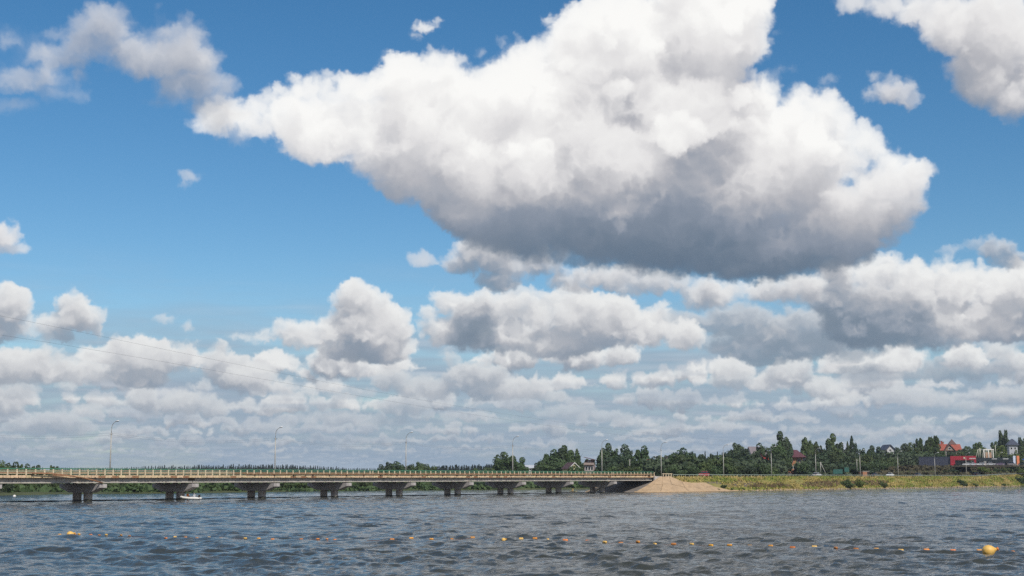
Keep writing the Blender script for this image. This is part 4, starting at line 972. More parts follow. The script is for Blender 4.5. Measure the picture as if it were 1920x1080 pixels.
CARS = [
 (199.102, -2.5, False, (0.5, 0.03, 0.04), 4.3, 1.65, 'hatch', 'red van like car on the road just right of the bridge'),
 (269.765, -2.2, True, (0.62, 0.62, 0.63), 4.5, 1.5, 'hatch', 'silver hatchback on the road below the orange house'),
 (315.988, -2.5, True, (0.04, 0.045, 0.06), 4.4, 1.4, 'sedan', 'dark car low on the road right of the brick hut'),
 (319.157, 2.2, False, (0.78, 0.78, 0.78), 4.4, 1.45, 'sedan', 'white car on the road in front of the scrub slope'),
 (354.571, -2.2, True, (0.1, 0.11, 0.13), 4.4, 1.6, 'hatch', 'dark grey estate car below the showroom cladding'),
 (416.988, -2.2, True, (0.02, 0.022, 0.03), 4.5, 1.65, 'hatch', 'black car with red tail lights near the bright green bush'),
]
LOTCARS = [
 (8.5, (0.6, 0.6, 0.62), 1.45, 'silver car parked nearest the red showroom portal'),
 (11.8, (0.72, 0.72, 0.74), 1.45, 'white car parked under the right end of the red portal'),
 (15, (0.75, 0.75, 0.76), 1.5, 'white car parked just right of the red portal'),
 (20, (0.68, 0.68, 0.7), 1.5, 'pale car parked before the showroom door frame'),
 (24, (0.16, 0.12, 0.18), 1.5, 'dark purple car parked right of the pale car'),
 (29.5, (0.22, 0.2, 0.21), 1.9, 'tall grey brown van parked before the dark hall'),
 (34.5, (0.05, 0.06, 0.06), 1.5, 'black car parked near the pylons, left one'),
 (38, (0.5, 0.52, 0.5), 1.5, 'pale green car parked beside the pylons'),
]
FLOATS = [
 (-34.76, 108.701, 0.03),
 (-33.612, 108.701, 0.03),
 (-33.285, 108.701, 0.03),
 (-32.235, 108.207, 0.03),
 (-31.296, 107.234, 0.03),
 (-30.632, 106.754, 0.03),
 (-29.242, 105.807, 0.03),
 (-28.604, 105.807, 0.03),
 (-26.336, 104.417, 0.03),
 (-24.891, 101.745, 0.03),
 (-24.555, 103.064, 0.03),
 (-23.778, 103.064, 0.03),
 (-22.764, 102.181, 0.03),
 (-21.879, 102.181, 0.03),
 (-21.031, 102.181, 0.03),
 (-19.177, 101.745, 0.03),
 (-18.063, 100.885, 0.03),
 (-16.93, 100.039, 0.03),
 (-14.957, 100.46, 0.03),
 (-13.842, 100.885, 0.03),
 (-13.139, 100.46, 0.03),
 (-12.466, 99.621, 0.03),
 (-8.413, 99.207, 0.03),
 (-7.218, 101.313, 0.03),
 (-5.67, 99.621, 0.03),
 (-4.243, 99.621, 0.03),
 (-2.875, 103.064, 0.03),
 (-0.189, 100.46, 0.03),
 (0.641, 100.039, 0.03),
 (1.628, 100.46, 0.03),
 (2.516, 99.621, 0.03),
 (3.693, 97.985, 0.03),
 (5.201, 97.187, 0.03),
 (6.27, 95.63, 0.03),
 (7.292, 94.87, 0.03),
 (8.47, 95.249, 0.03),
 (9.392, 93.023, 0.03),
 (10.619, 93.023, 0.03),
 (11.764, 92.662, 0.03),
 (12.821, 91.246, 0.03),
 (13.917, 90.555, 0.03),
 (15.213, 90.555, 0.03),
 (16.418, 89.873, 0.03),
 (17.54, 88.542, 0.03),
 (19.05, 89.203, 0.03),
 (20.092, 87.89, 0.03),
 (21.115, 86.932, 0.03),
 (22.116, 85.994, 0.03),
 (23.268, 84.774, 0.03),
 (24.8, 84.774, 0.03),
 (26.302, 84.475, 0.03),
 (27.762, 84.178, 0.03),
 (28.586, 84.178, 0.03),
 (29.343, 83.009, 0.03),
 (30.148, 81.316, 0.03),
]
BUOYS = [
 ('yellow teardrop buoy on the left part of the float line', (-33.369, 106.754, 0.12), 0.0, 0.68),
 ('large yellow buoy with orange eye near the right edge, low in the photo', (27.52, 81.873, 0.18), -0.1, 0.98),
 ('small yellow orange buoy in the middle of the float line', (-0.598, 99.207, 0.05), 0.2, 0.4),
]
BOAT = (-62.5, 274.393, -0.12)
KAYAK = (18.128, 416.311, 2.9)
WFLOAT = (-112.546, 318.72, 0.05)
POWER = [
 [(-90.384, 234.6, 32.19), (-83.925, 250.815, 31.572), (-77.466, 267.03, 30.894), (-71.007, 283.245, 30.198), (-64.548, 299.46, 29.509), (-58.089, 315.675, 28.843), (-51.631, 331.89, 28.21), (-45.172, 348.105, 27.616), (-38.713, 364.32, 27.064), (-32.254, 380.535, 26.555), (-25.795, 396.75, 26.089), (-19.336, 412.965, 25.666), (-12.877, 429.18, 25.284), (-6.418, 445.395, 24.941), (0.041, 461.61, 24.635), (6.499, 477.825, 24.366), (12.958, 494.04, 24.131), (19.417, 510.255, 23.928), (25.876, 526.47, 23.755), (32.335, 542.685, 23.612), (38.794, 558.9, 23.495), (45.253, 575.115, 23.405), (51.712, 591.33, 23.338), (58.171, 607.545, 23.294), (64.629, 623.76, 23.272), (71.088, 639.975, 23.271), (77.547, 656.19, 23.289), (84.006, 672.405, 23.324), (90.465, 688.62, 23.378), (96.924, 704.835, 23.447), (103.383, 721.05, 23.532), (109.842, 737.265, 23.631), (116.301, 753.48, 23.745), (122.759, 769.695, 23.872), (129.218, 785.91, 24.011), (135.677, 802.125, 24.162), (142.136, 818.34, 24.324), (148.595, 834.555, 24.497), (155.054, 850.77, 24.681), (161.513, 866.985, 24.874), (167.972, 883.2, 25.077)],
 [(-90.211, 234.6, 28.762), (-83.759, 250.815, 28.489), (-77.306, 267.03, 28.093), (-70.853, 283.245, 27.625), (-64.401, 299.46, 27.122), (-57.948, 315.675, 26.607), (-51.495, 331.89, 26.095), (-45.043, 348.105, 25.597), (-38.59, 364.32, 25.119), (-32.137, 380.535, 24.666), (-25.685, 396.75, 24.24), (-19.232, 412.965, 23.842), (-12.78, 429.18, 23.473), (-6.327, 445.395, 23.132), (0.126, 461.61, 22.82), (6.578, 477.825, 22.535), (13.031, 494.04, 22.276), (19.484, 510.255, 22.043), (25.936, 526.47, 21.833), (32.389, 542.685, 21.648), (38.842, 558.9, 21.484), (45.294, 575.115, 21.341), (51.747, 591.33, 21.218), (58.2, 607.545, 21.115), (64.652, 623.76, 21.029), (71.105, 639.975, 20.96), (77.558, 656.19, 20.908), (84.01, 672.405, 20.871), (90.463, 688.62, 20.849), (96.915, 704.835, 20.841), (103.368, 721.05, 20.846), (109.821, 737.265, 20.864), (116.273, 753.48, 20.893), (122.726, 769.695, 20.934), (129.179, 785.91, 20.986), (135.631, 802.125, 21.049), (142.084, 818.34, 21.121), (148.537, 834.555, 21.202), (154.989, 850.77, 21.293), (161.442, 866.985, 21.392), (167.895, 883.2, 21.499)],
]
# ============================================================ HELPERS
C = bpy.context.scene.collection
PI = math.pi
rnd = random.Random(11)
def _sock(n, k, v):
    if k in n.inputs: n.inputs[k].default_value = v
def mat(name, col, rough=.8, var=.25, scale=1.5, bump=0., bscale=8., metal=0., col2=None, spec=None, perobj=0., stretch=(1, 1, 1), trans=0., streak=0., streak_col=(.12, .07, .04)):
    m = bpy.data.materials.new(name); m.use_nodes = True
    nt = m.node_tree; N = nt.nodes; L = nt.links
    b = N['Principled BSDF']
    b.inputs['Roughness'].default_value = rough; b.inputs['Metallic'].default_value = metal
    if spec is not None: b.inputs['Specular IOR Level'].default_value = spec
    tc = N.new('ShaderNodeTexCoord'); mp = N.new('ShaderNodeMapping'); mp.inputs['Scale'].default_value = stretch
    L.new(tc.outputs['Object'], mp.inputs['Vector'])
    nz = N.new('ShaderNodeTexNoise'); nz.inputs['Scale'].default_value = scale; nz.inputs['Detail'].default_value = 6
    nz.inputs['Roughness'].default_value = .65
    L.new(mp.outputs[0], nz.inputs['Vector'])
    cr = N.new('ShaderNodeValToRGB'); cr.color_ramp.elements[0].position = .3; cr.color_ramp.elements[1].position = .7
    c2 = col2 or tuple(min(1, c*(1+var)) for c in col)
    c1 = tuple(c*(1-var) for c in col) if not col2 else col
    cr.color_ramp.elements[0].color = (*c1, 1); cr.color_ramp.elements[1].color = (*c2, 1)
    L.new(nz.outputs['Fac'], cr.inputs['Fac'])
    out = cr.outputs['Color']
    if streak:
        mp2 = N.new('ShaderNodeMapping'); mp2.inputs['Scale'].default_value = (2.2, 2.2, .25)
        L.new(tc.outputs['Object'], mp2.inputs['Vector'])
        n2 = N.new('ShaderNodeTexNoise'); n2.inputs['Scale'].default_value = 1.1; n2.inputs['Detail'].default_value = 5
        L.new(mp2.outputs[0], n2.inputs['Vector'])
        r2 = N.new('ShaderNodeMapRange'); r2.inputs['From Min'].default_value = .52; r2.inputs['From Max'].default_value = .68
        r2.inputs['To Max'].default_value = streak; L.new(n2.outputs['Fac'], r2.inputs['Value'])
        mx = N.new('ShaderNodeMix'); mx.data_type = 'RGBA'; L.new(r2.outputs[0], mx.inputs['Factor'])
        L.new(out, mx.inputs['A']); mx.inputs['B'].default_value = (*streak_col, 1); out = mx.outputs['Result']
    if perobj:
        oi = N.new('ShaderNodeObjectInfo'); hs = N.new('ShaderNodeHueSaturation')
        r = N.new('ShaderNodeMapRange'); r.inputs['To Min'].default_value = 1-perobj; r.inputs['To Max'].default_value = 1+perobj
        L.new(oi.outputs['Random'], r.inputs['Value']); L.new(r.outputs[0], hs.inputs['Value'])
        r3 = N.new('ShaderNodeMapRange'); r3.inputs['To Min'].default_value = .5-.07*perobj; r3.inputs['To Max'].default_value = .5+.07*perobj
        mm = N.new('ShaderNodeMath'); mm.operation = 'MULTIPLY_ADD'; mm.inputs[1].default_value = 7.31; mm.inputs[2].default_value = .2
        fr = N.new('ShaderNodeMath'); fr.operation = 'FRACT'
        L.new(oi.outputs['Random'], mm.inputs[0]); L.new(mm.outputs[0], fr.inputs[0]); L.new(fr.outputs[0], r3.inputs['Value']); L.new(r3.outputs[0], hs.inputs['Hue'])
        L.new(out, hs.inputs['Color']); out = hs.outputs['Color']
    L.new(out, b.inputs['Base Color'])
    if trans:
        tr = N.new('ShaderNodeBsdfTranslucent'); ms = N.new('ShaderNodeMixShader'); ms.inputs[0].default_value = trans
        L.new(out, tr.inputs['Color']); L.new(b.outputs[0], ms.inputs[1]); L.new(tr.outputs[0], ms.inputs[2])
        L.new(ms.outputs[0], N['Material Output'].inputs['Surface'])
    if bump:
        n3 = N.new('ShaderNodeTexNoise'); n3.inputs['Scale'].default_value = bscale; n3.inputs['Detail'].default_value = 5
        L.new(mp.outputs[0], n3.inputs['Vector'])
        bp = N.new('ShaderNodeBump'); bp.inputs['Strength'].default_value = .6; bp.inputs['Distance'].default_value = bump
        L.new(n3.outputs['Fac'], bp.inputs['Height']); L.new(bp.outputs[0], b.inputs['Normal'])
    return m
class MB:
    def __init__(s): s.v = []; s.f = []
    def add(s, vs, fs):
        o = len(s.v); s.v += [tuple(v) for v in vs]; s.f += [tuple(i+o for i in f) for f in fs]; return s
    def box(s, x0, x1, y0, y1, z0, z1, R=None):
        vs = [(x, y, z) for z in (z0, z1) for y in (y0, y1) for x in (x0, x1)]
        if R: vs = [R(v) for v in vs]
        return s.add(vs, [(0, 2, 3, 1), (4, 5, 7, 6), (0, 1, 5, 4), (2, 6, 7, 3), (0, 4, 6, 2), (1, 3, 7, 5)])
    def prism(s, prof, a0, a1, axis='x'):
        """closed profile [(p,q)] extruded along axis x: points (a,p,q)"""
        n = len(prof)
        vs = [(a, p, q) for a in (a0, a1) for p, q in prof]
        if axis == 'y': vs = [(v[1], v[0], v[2]) for v in vs]
        fs = [(i, (i+1) % n, (i+1) % n+n, i+n) for i in range(n)] + [tuple(range(n))[::-1], tuple(range(n, 2*n))]
        return s.add(vs, fs)
    def tube(s, pts, rad, n=6, cap=True):
        pts = [Vector(p) for p in pts]
        rad = rad if isinstance(rad, (list, tuple)) else [rad]*len(pts)
        vs = []; up0 = None
        for i, p in enumerate(pts):
            t = (pts[min(i+1, len(pts)-1)]-pts[max(i-1, 0)]).normalized()
            a = t.orthogonal().normalized() if up0 is None else (up0-t*up0.dot(t)).normalized()
            up0 = a; b = t.cross(a)
            vs += [p+(a*math.cos(2*PI*k/n)+b*math.sin(2*PI*k/n))*rad[i] for k in range(n)]
        fs = [(i*n+k, i*n+(k+1) % n, (i+1)*n+(k+1) % n, (i+1)*n+k) for i in range(len(pts)-1) for k in range(n)]
        if cap: fs += [tuple(range(n))[::-1], tuple(range((len(pts)-1)*n, len(pts)*n))]
        return s.add(vs, fs)
    def lathe(s, prof, n=16, o=(0, 0, 0), sx=1., sy=1.):
        vs = [(o[0]+r*math.cos(2*PI*k/n)*sx, o[1]+r*math.sin(2*PI*k/n)*sy, o[2]+z) for r, z in prof for k in range(n)]
        fs = [(i*n+k, i*n+(k+1) % n, (i+1)*n+(k+1) % n, (i+1)*n+k) for i in range(len(prof)-1) for k in range(n)]
        fs += [tuple(range(n))[::-1], tuple(range((len(prof)-1)*n, len(prof)*n))]
        return s.add(vs, fs)
    def mesh(s, name, m, smooth=False):
        me = bpy.data.meshes.new(name); me.from_pydata(s.v, [], s.f)
        if m: me.materials.append(m)
        if smooth: me.polygons.foreach_set('use_smooth', [True]*len(me.polygons))
        me.update(); return me
def link(name, me, parent=None, loc=(0, 0, 0), rz=0., sc=None):
    o = bpy.data.objects.new(name, me); C.objects.link(o)
    o.location = loc; o.rotation_euler = (0, 0, rz)
    if sc is not None: o.scale = sc
    if parent: o.parent = parent
    return o
def obj(name, mb, m, parent=None, smooth=False, **k):
    return link(name, mb.mesh(name, m, smooth), parent, **k)
def tag(o, label=None, cat=None, group=None, kind=None):
    if label: o['label'] = label
    if cat: o['category'] = cat
    if group: o['group'] = group
    if kind: o['kind'] = kind
    return o
def thing(name, label, cat, loc=(0, 0, 0), rz=0., group=None):
    return tag(link(name, None, None, loc, rz), label, cat, group)
def kids(o): return [c for c in o.children]
def dup(root, loc, rz, label=None, cat=None, group=None, sc=None):
    def cp(o, par):
        n = o.copy(); C.objects.link(n)
        if par: n.parent = par
        for ch in kids(o): cp(ch, n)
        return n
    r = cp(root, None); r.location = loc; r.rotation_euler = (0, 0, rz)
    if sc is not None: r.scale = sc
    return tag(r, label, cat, group)
def ordn(i):
    w = ['first', 'second', 'third', 'fourth', 'fifth', 'sixth', 'seventh', 'eighth', 'ninth', 'tenth', 'eleventh', 'twelfth',
         'thirteenth', 'fourteenth', 'fifteenth', 'sixteenth', 'seventeenth', 'eighteenth', 'nineteenth', 'twentieth']
    if i < 20: return w[i]
    n = i+1; return '%d%s' % (n, 'th' if 10 < n % 100 < 14 else {1: 'st', 2: 'nd', 3: 'rd'}.get(n % 10, 'th'))
# ------------------------------------------------------------ materials
M = dict(
 concrete=mat('pier_concrete', (.45, .42, .41), .9, .22, .9, .03, 6, streak=.35, streak_col=(.14, .10, .08)),
 column=mat('stained_column_concrete', (.45, .40, .35), .9, .3, 1.2, .03, 6, streak=.7, streak_col=(.17, .07, .035)),
 beam=mat('beam_concrete', (.45, .42, .38), .9, .15, .5, .02, 5, streak=.4, streak_col=(.13, .09, .07)),
 kerb=mat('chipped_cream_concrete', (.62, .47, .30), .9, .25, .8, .03, 5, streak=.35, streak_col=(.38, .20, .10), perobj=.15),
 post=mat('weathered_white_paint', (.60, .51, .36), .8, .2, 2., .01, 12, streak=.4, streak_col=(.4, .2, .1), perobj=.1),
 green=mat('green_rail_paint', (.055, .19, .115), .6, .2, 2., streak=.3),
 rust=mat('rusty_pipe_steel', (.24, .11, .055), .85, .35, 1.2, .01, 10, col2=(.38, .22, .12)),
 darksteel=mat('dark_bracket_steel', (.03, .022, .02), .8),
 asphalt=mat('worn_asphalt', (.06, .06, .062), .9, .2, 2., .01, 20),
 galv=mat('galvanised_pole', (.42, .41, .38), .6, .15, 1.5, metal=.2),
 lampwhite=mat('lamp_head_shell', (.85, .85, .86), .25, .03),
 glass=mat('dark_window_glass', (.02, .025, .03), .08, .05),
 white=mat('white_paint', (.75, .74, .72), .5, .05),
 cable=mat('black_cable', (.03, .03, .035), .6, .1),
 slab=mat('pale_slope_slab', (.45, .32, .195), .95, .22, .5, .03, 3, streak=.5, streak_col=(.34, .25, .17)),
 darkslab=mat('shaded_abutment_slab', (.20, .18, .165), .95, .2, .5, .03, 4),  # darker copy of the slope slab, with the shade under the deck in its colour
 tyre=mat('tyre_rubber', (.015, .015, .016), .8, .1),
 bark=mat('grey_brown_bark', (.07, .05, .035), .95, .3, 3),
)
# ============================================================ BRIDGE AXES
U = Vector((.6, .8, 0)); NV = Vector((.8, -.6, 0)); P0 = Vector((-79.06, 259.4, 0)); K = 1.194; SPAN = 18*K
ANG = math.atan2(U.y, U.x)
def SW(s, w, z=0.): return P0 + U*(s*K) + NV*w + Vector((0, 0, z))
def road_z(s): return 4.5 + max(0., s-395)*.021
# ============================================================ WATER
def smooth01(t): t = np.clip(t, 0, 1); return t*t*(3-2*t)
def make_water():
    rs = np.random.RandomState(8)
    r = [2.0]
    while r[-1] < 44: r.append(r[-1]*1.12)
    r = r[:-1]+[44.]
    while r[-1] < 560: r.append(r[-1]*(1+.0027))
    while r[-1] < 9000: r.append(r[-1]*1.25)
    r = np.array(r)
    a = np.concatenate([np.linspace(-math.pi, -.43, 40)[:-1], np.linspace(-.43, .43, 760), np.linspace(.43, math.pi, 40)[1:-1]])
    na = len(a); nr = len(r)
    R, A = np.meshgrid(r, a, indexing='ij')
    X = R*np.sin(A); Y = R*np.cos(A)
    dr = np.gradient(r)[:, None]; sp = np.maximum(dr, R*.0013)
    side = smooth01((.47-np.abs(A))/.05)
    Z = np.zeros_like(X); DX = np.zeros_like(X); DY = np.zeros_like(X)
    base = math.radians(-118)           # waves run from the upper left towards the camera
    for i in range(96):
        lam = .42*(5.0/.42)**(rs.rand()**1.5)
        th = base + rs.normal()*.62
        k = 2*PI/lam; kx, ky = k*math.cos(th), k*math.sin(th)
        amp = .0064*lam * (1. if lam < 2.4 else .62)
        ph = rs.rand()*2*PI
        fade = smooth01((lam/sp-2.4)/2.4)*side
        p = kx*X+ky*Y+ph + .6*np.sin(.045*X+.03*Y+i)
        s_, c_ = np.sin(p), np.cos(p)
        Z += amp*c_*fade; DX -= .8*amp*math.cos(th)*s_*fade; DY -= .8*amp*math.sin(th)*s_*fade
    env = 1+.30*np.sin(.031*X+.052*Y)*np.sin(.043*X-.036*Y+1.3)+.22*np.sin(.11*X+.17*Y+np.sin(.05*X))*np.sin(.13*X-.07*Y)
    Z *= env; X = X+DX*env; Y = Y+DY*env
    V = np.stack([X, Y, Z], -1).reshape(-1, 3)
    V = np.concatenate([V, [[0, 0, 0]]])
    i = np.arange(nr-1)[:, None]*na; j = np.arange(na)[None]; j2 = (j+1) % na
    F = np.stack([i+j, i+na+j, i+na+j2, i+j2], -1).reshape(-1, 4)[:, ::-1]
    me = bpy.data.meshes.new('water')
    c = na*nr
    T = np.stack([np.full(na, c), np.arange(na), (np.arange(na)+1) % na], -1)[:, ::-1]
    me.vertices.add(len(V)); me.vertices.foreach_set('co', V.astype('f4').ravel())
    me.loops.add(F.size+T.size); me.loops.foreach_set('vertex_index', np.concatenate([F.ravel(), T.ravel()]).astype('i4'))
    me.polygons.add(len(F)+len(T))
    me.polygons.foreach_set('loop_start', np.concatenate([np.arange(len(F))*4, F.size+np.arange(len(T))*3]).astype('i4'))
    me.polygons.foreach_set('use_smooth', np.ones(len(F)+len(T), bool))
    me.update(calc_edges=True); me.validate()
    m = bpy.data.materials.new('wind_chopped_water'); m.use_nodes = True
    nt = m.node_tree; N = nt.nodes; L = nt.links; b = N['Principled BSDF']
    b.inputs['Base Color'].default_value = (.046, .050, .042, 1); b.inputs['Roughness'].default_value = .035
    b.inputs['IOR'].default_value = 1.333; b.inputs['Specular IOR Level'].default_value = .5
    tc = N.new('ShaderNodeTexCoord'); mp = N.new('ShaderNodeMapping'); mp.inputs['Rotation'].default_value = (0, 0, math.radians(-28))
    L.new(tc.outputs['Object'], mp.inputs['Vector'])
    def nz(scale, st, det, dist):
        q = N.new('ShaderNodeMapping'); q.inputs['Scale'].default_value = st; L.new(mp.outputs[0], q.inputs['Vector'])
        n = N.new('ShaderNodeTexNoise'); n.inputs['Scale'].default_value = scale; n.inputs['Detail'].default_value = det
        n.inputs['Roughness'].default_value = .62; n.inputs['Distortion'].default_value = dist; L.new(q.outputs[0], n.inputs['Vector'])
        return n.outputs['Fac']
    def bump(h, d, prev=None, strength=1.):
        bp = N.new('ShaderNodeBump'); bp.inputs['Strength'].default_value = strength; bp.inputs['Distance'].default_value = d
        L.new(h, bp.inputs['Height'])
        if prev: L.new(prev, bp.inputs['Normal'])
        return bp
    g = nz(.02, (1, 3, 1), 4, .5)          # gust patches change how rough the ripples are
    gr = N.new('ShaderNodeMapRange'); gr.inputs['From Min'].default_value = .35; gr.inputs['From Max'].default_value = .65
    gr.inputs['To Min'].default_value = .55; gr.inputs['To Max'].default_value = 1.; L.new(g, gr.inputs['Value'])
    b1 = bump(nz(.6, (.55, 1.5, 1), 5, .4), WB1)
    b2 = bump(nz(2.6, (.6, 1.4, 1), 5, .3), WB2, b1.outputs[0])
    L.new(gr.outputs[0], b2.inputs['Strength'])
    L.new(b2.outputs[0], b.inputs['Normal'])
    me.materials.append(m)
    return tag(link('water', me), kind='structure')
WB1, WB2 = .15, .10
make_water()
# ============================================================ GROUND
# shoreline distance from the swimming beach as a function of bearing (radians), metres
SH_A = [-3.15, -1.6, -1.0, -0.6, -0.349, -0.2805, -0.2452, -0.2092, -0.1356, -0.0757, -0.0227, 0.053, 0.0719, 0.0907, 0.5, 1.0, 1.6, 3.15]
SH_R = [40, 180, 240, 300, 356.9, 383.4, 389.8, 403.5, 440.1, 460.9, 476.2, 507.2, 520.2, 540.4, 800, 700, 250, 40]
def _px(X, Y): return 960+2638*np.clip(X/np.maximum(Y, 1.), -2, 2)
def ground_h(X, Y):
    X = np.asarray(X, float); Y = np.asarray(Y, float)
    A = np.arctan2(X, Y); R = np.hypot(X, Y)
    d = R-np.interp(A, SH_A, SH_R) + 1.6*np.sin(A*61)+1.*np.sin(A*149+1)
    rel = np.stack([X-P0.x, Y-P0.y]); s = (rel[0]*U.x+rel[1]*U.y)/K; w = rel[0]*NV.x+rel[1]*NV.y
    shore = -2+2.45*smooth01((d+7)/10)+np.clip(d/120, 0, 3.5)
    b = _px(X, Y)
    B = np.interp(b, [1500, 1640, 1690, 1950], [0, .6, 5.2, 6.6])
    Cc = np.interp(b, [700, 1000, 1300, 1450, 1600, 1750, 1950, 2600], [0, .6, 3., 6.5, 9, 9, 12, 14])
    land = 3.7+B*smooth01((-w-13)/15)+Cc*smooth01((-w-30)/150)
    m = smooth01((s-156)/10)*smooth01((8-w)/4)*smooth01((A-.069)/.02)
    far = smooth01((R-900)/1200)*9.
    h = shore*(1-m)+np.maximum(land, shore)*m + far
    return h + .25*np.sin(X*.21)*np.sin(Y*.17)*(h > .5)
def gz(x, y): return float(ground_h(x, y))
def make_ground():
    r = np.concatenate([np.geomspace(36, 290, 24), np.geomspace(296, 1060, 210), np.geomspace(1100, 12000, 34)])
    a = np.concatenate([np.linspace(-PI, -.5, 60)[:-1], np.linspace(-.5, .5, 340), np.linspace(.5, PI, 60)[1:-1]])
    R, A = np.meshgrid(r, a, indexing='ij'); X = R*np.sin(A); Y = R*np.cos(A); Z = ground_h(X, Y)
    na = len(a); V = np.stack([X, Y, Z], -1).reshape(-1, 3)
    i = np.arange(len(r)-1)[:, None]*na; j = np.arange(na)[None]; j2 = (j+1) % na
    F = np.stack([i+j, i+j2, i+na+j2, i+na+j], -1).reshape(-1, 4)
    me = bpy.data.meshes.new('ground'); me.from_pydata(V.tolist(), [], F.tolist())
    me.polygons.foreach_set('use_smooth', [True]*len(me.polygons))
    m = mat('meadow_ground', (.035, .05, .018), .95, .3, .05, .15, .6, col2=(.085, .095, .032))
    me.materials.append(m); me.update()
    return tag(link('ground', me), kind='structure')
make_ground()
# road embankment and abutment cone
M['grassbank'] = mat('dry_bank_grass', (.15, .165, .035), .95, .2, .12, .25, 1.2, col2=(.30, .24, .09), stretch=(1, 1, 2.5))
def make_embankment():
    ss = [168]+list(np.arange(176, 760, 6))
    prof = [(16, -1.6), (13.2, -.15), (12.4, .35), (10.5, 1.6), (8.6, 3.1), (7.2, 4.1), (6.3, 4.42), (-7.5, 4.42), (-13, 3.4), (-17, 2.2)]
    V = []; F = []
    for s in ss:
        dz = road_z(s)-4.5
        for k, (w, z) in enumerate(prof):
            jit = (math.sin(s*.31+k)*.35+math.sin(s*.083+k*2)*.5)*(1 if 0 < k < 5 else 0)*min(1, max(0, (s-190)/12))
            V.append(SW(s, w+jit*1.1, z*(1+dz/4.5)+jit*.12 if 0 < k < 9 else z))
    n = len(prof)
    for i in range(len(ss)-1):
        for k in range(n-1): F.append((i*n+k, i*n+k+1, (i+1)*n+k+1, (i+1)*n+k))
    F.append(tuple(range(n)))
    me = bpy.data.meshes.new('embankment'); me.from_pydata(V, [], F); me.materials.append(M['grassbank']); me.update()
    me.polygons.foreach_set('use_smooth', [True]*len(me.polygons))
    tag(link('embankment', me), kind='structure')
make_embankment()
def make_road():
    V = []; F = []; ss = [-40]+list(np.arange(162, 760, 6))
    for s in ss:
        for w in (5.1, -5.1): V.append(SW(s, w, road_z(s)+.03))
    for i in range(len(ss)-1): F.append((2*i, 2*i+1, 2*i+3, 2*i+2))
    me = bpy.data.meshes.new('road'); me.from_pydata(V, [], F); me.materials.append(M['asphalt']); me.update()
    tag(link('road', me), kind='structure')
    mb = MB()
    for w0, w1 in ((4.72, 4.84), (-4.84, -4.72)):
        for i in range(len(ss)-1):
            a, b2 = ss[i], ss[i+1]
            mb.add([SW(a, w0, road_z(a)+.036), SW(a, w1, road_z(a)+.036), SW(b2, w1, road_z(b2)+.036), SW(b2, w0, road_z(b2)+.036)], [(0, 1, 2, 3)])
    for s in np.arange(-30, 740, 9.):
        mb.add([SW(s, -.06, road_z(s)+.036), SW(s, .06, road_z(s)+.036), SW(s+3, .06, road_z(s+3)+.036), SW(s+3, -.06, road_z(s+3)+.036)], [(0, 1, 2, 3)])
    tag(obj('road_marking', mb, M['white']), kind='structure')
make_road()
# ============================================================ BRIDGE
bridge = thing('bridge', 'long low concrete road bridge with cream parapet crossing the water on wing-shaped piers', 'bridge', tuple(P0), ANG)
# bridge-local frame: x along the axis, y = -w (left), z up
def make_pier_meshes():
    cap = MB()
    pr = [(-6, 2.45), (-6, 3.12), (6, 3.12), (6, 2.45), (3.1, 1.55), (-3.1, 1.55)]
    cap.prism(pr, -.8, .8)
    col = MB().lathe([(.80, -3), (.80, 1.549)], 20)
    bear = MB().box(-.35, .35, -.3, .3, 3.122, 3.298)
    return cap.mesh('pier_cap', M['concrete']), col.mesh('column', M['column'], True), bear.mesh('bearing', M['darksteel'])
capm, colm, bearm = make_pier_meshes()
algm = MB().lathe([(.806, -1.), (.812, -.1), (.811, .2), (.806, .27)], 20).mesh('algae_band', mat('wet_algae', (.035, .035, .02), .35, .3, 3), True)
for t in range(-2, 9):
    cp = link('pier_cap', capm, bridge, (t*SPAN, 0, 0))
    for sy in (-1.62, 1.62):
        link('column', colm, cp, (0, sy, 0), rz=rnd.random()*6); link('algae_band', algm, cp, (0, sy, rnd.uniform(-.05, .12)))
    for y in (-4.7, -2.35, 0, 2.35, 4.7): link('bearing', bearm, cp, (0, y, 0))
gm = MB().prism([(-.13, 4.19), (-.13, 3.66), (-.26, 3.52), (-.26, 3.3), (.26, 3.3), (.26, 3.52), (.13, 3.66), (.13, 4.19)], .04, SPAN-.04).mesh('girder', M['beam'])
for t in range(-2, 9):
    for y in (-4.9, -2.45, 0, 2.45, 4.9): link('girder', gm, bridge, (t*SPAN, y, 0))
dm = MB().prism([(-5.62, 4.2), (5.62, 4.2), (5.62, 4.5), (-5.62, 4.5)], .02, SPAN-.02).mesh('deck_slab', M['beam'])
for t in range(-2, 9): link('deck_slab', dm, bridge, (t*SPAN, 0, 0))
# stained patch of black damp at one joint, sills along the edge
tag(obj('damp_stain', MB().box(SPAN-1.1, SPAN+.6, -5.035, -5.03, 3.7, 4.18), mat('black_damp', (.05, .045, .03), .9, .4, 4), bridge))
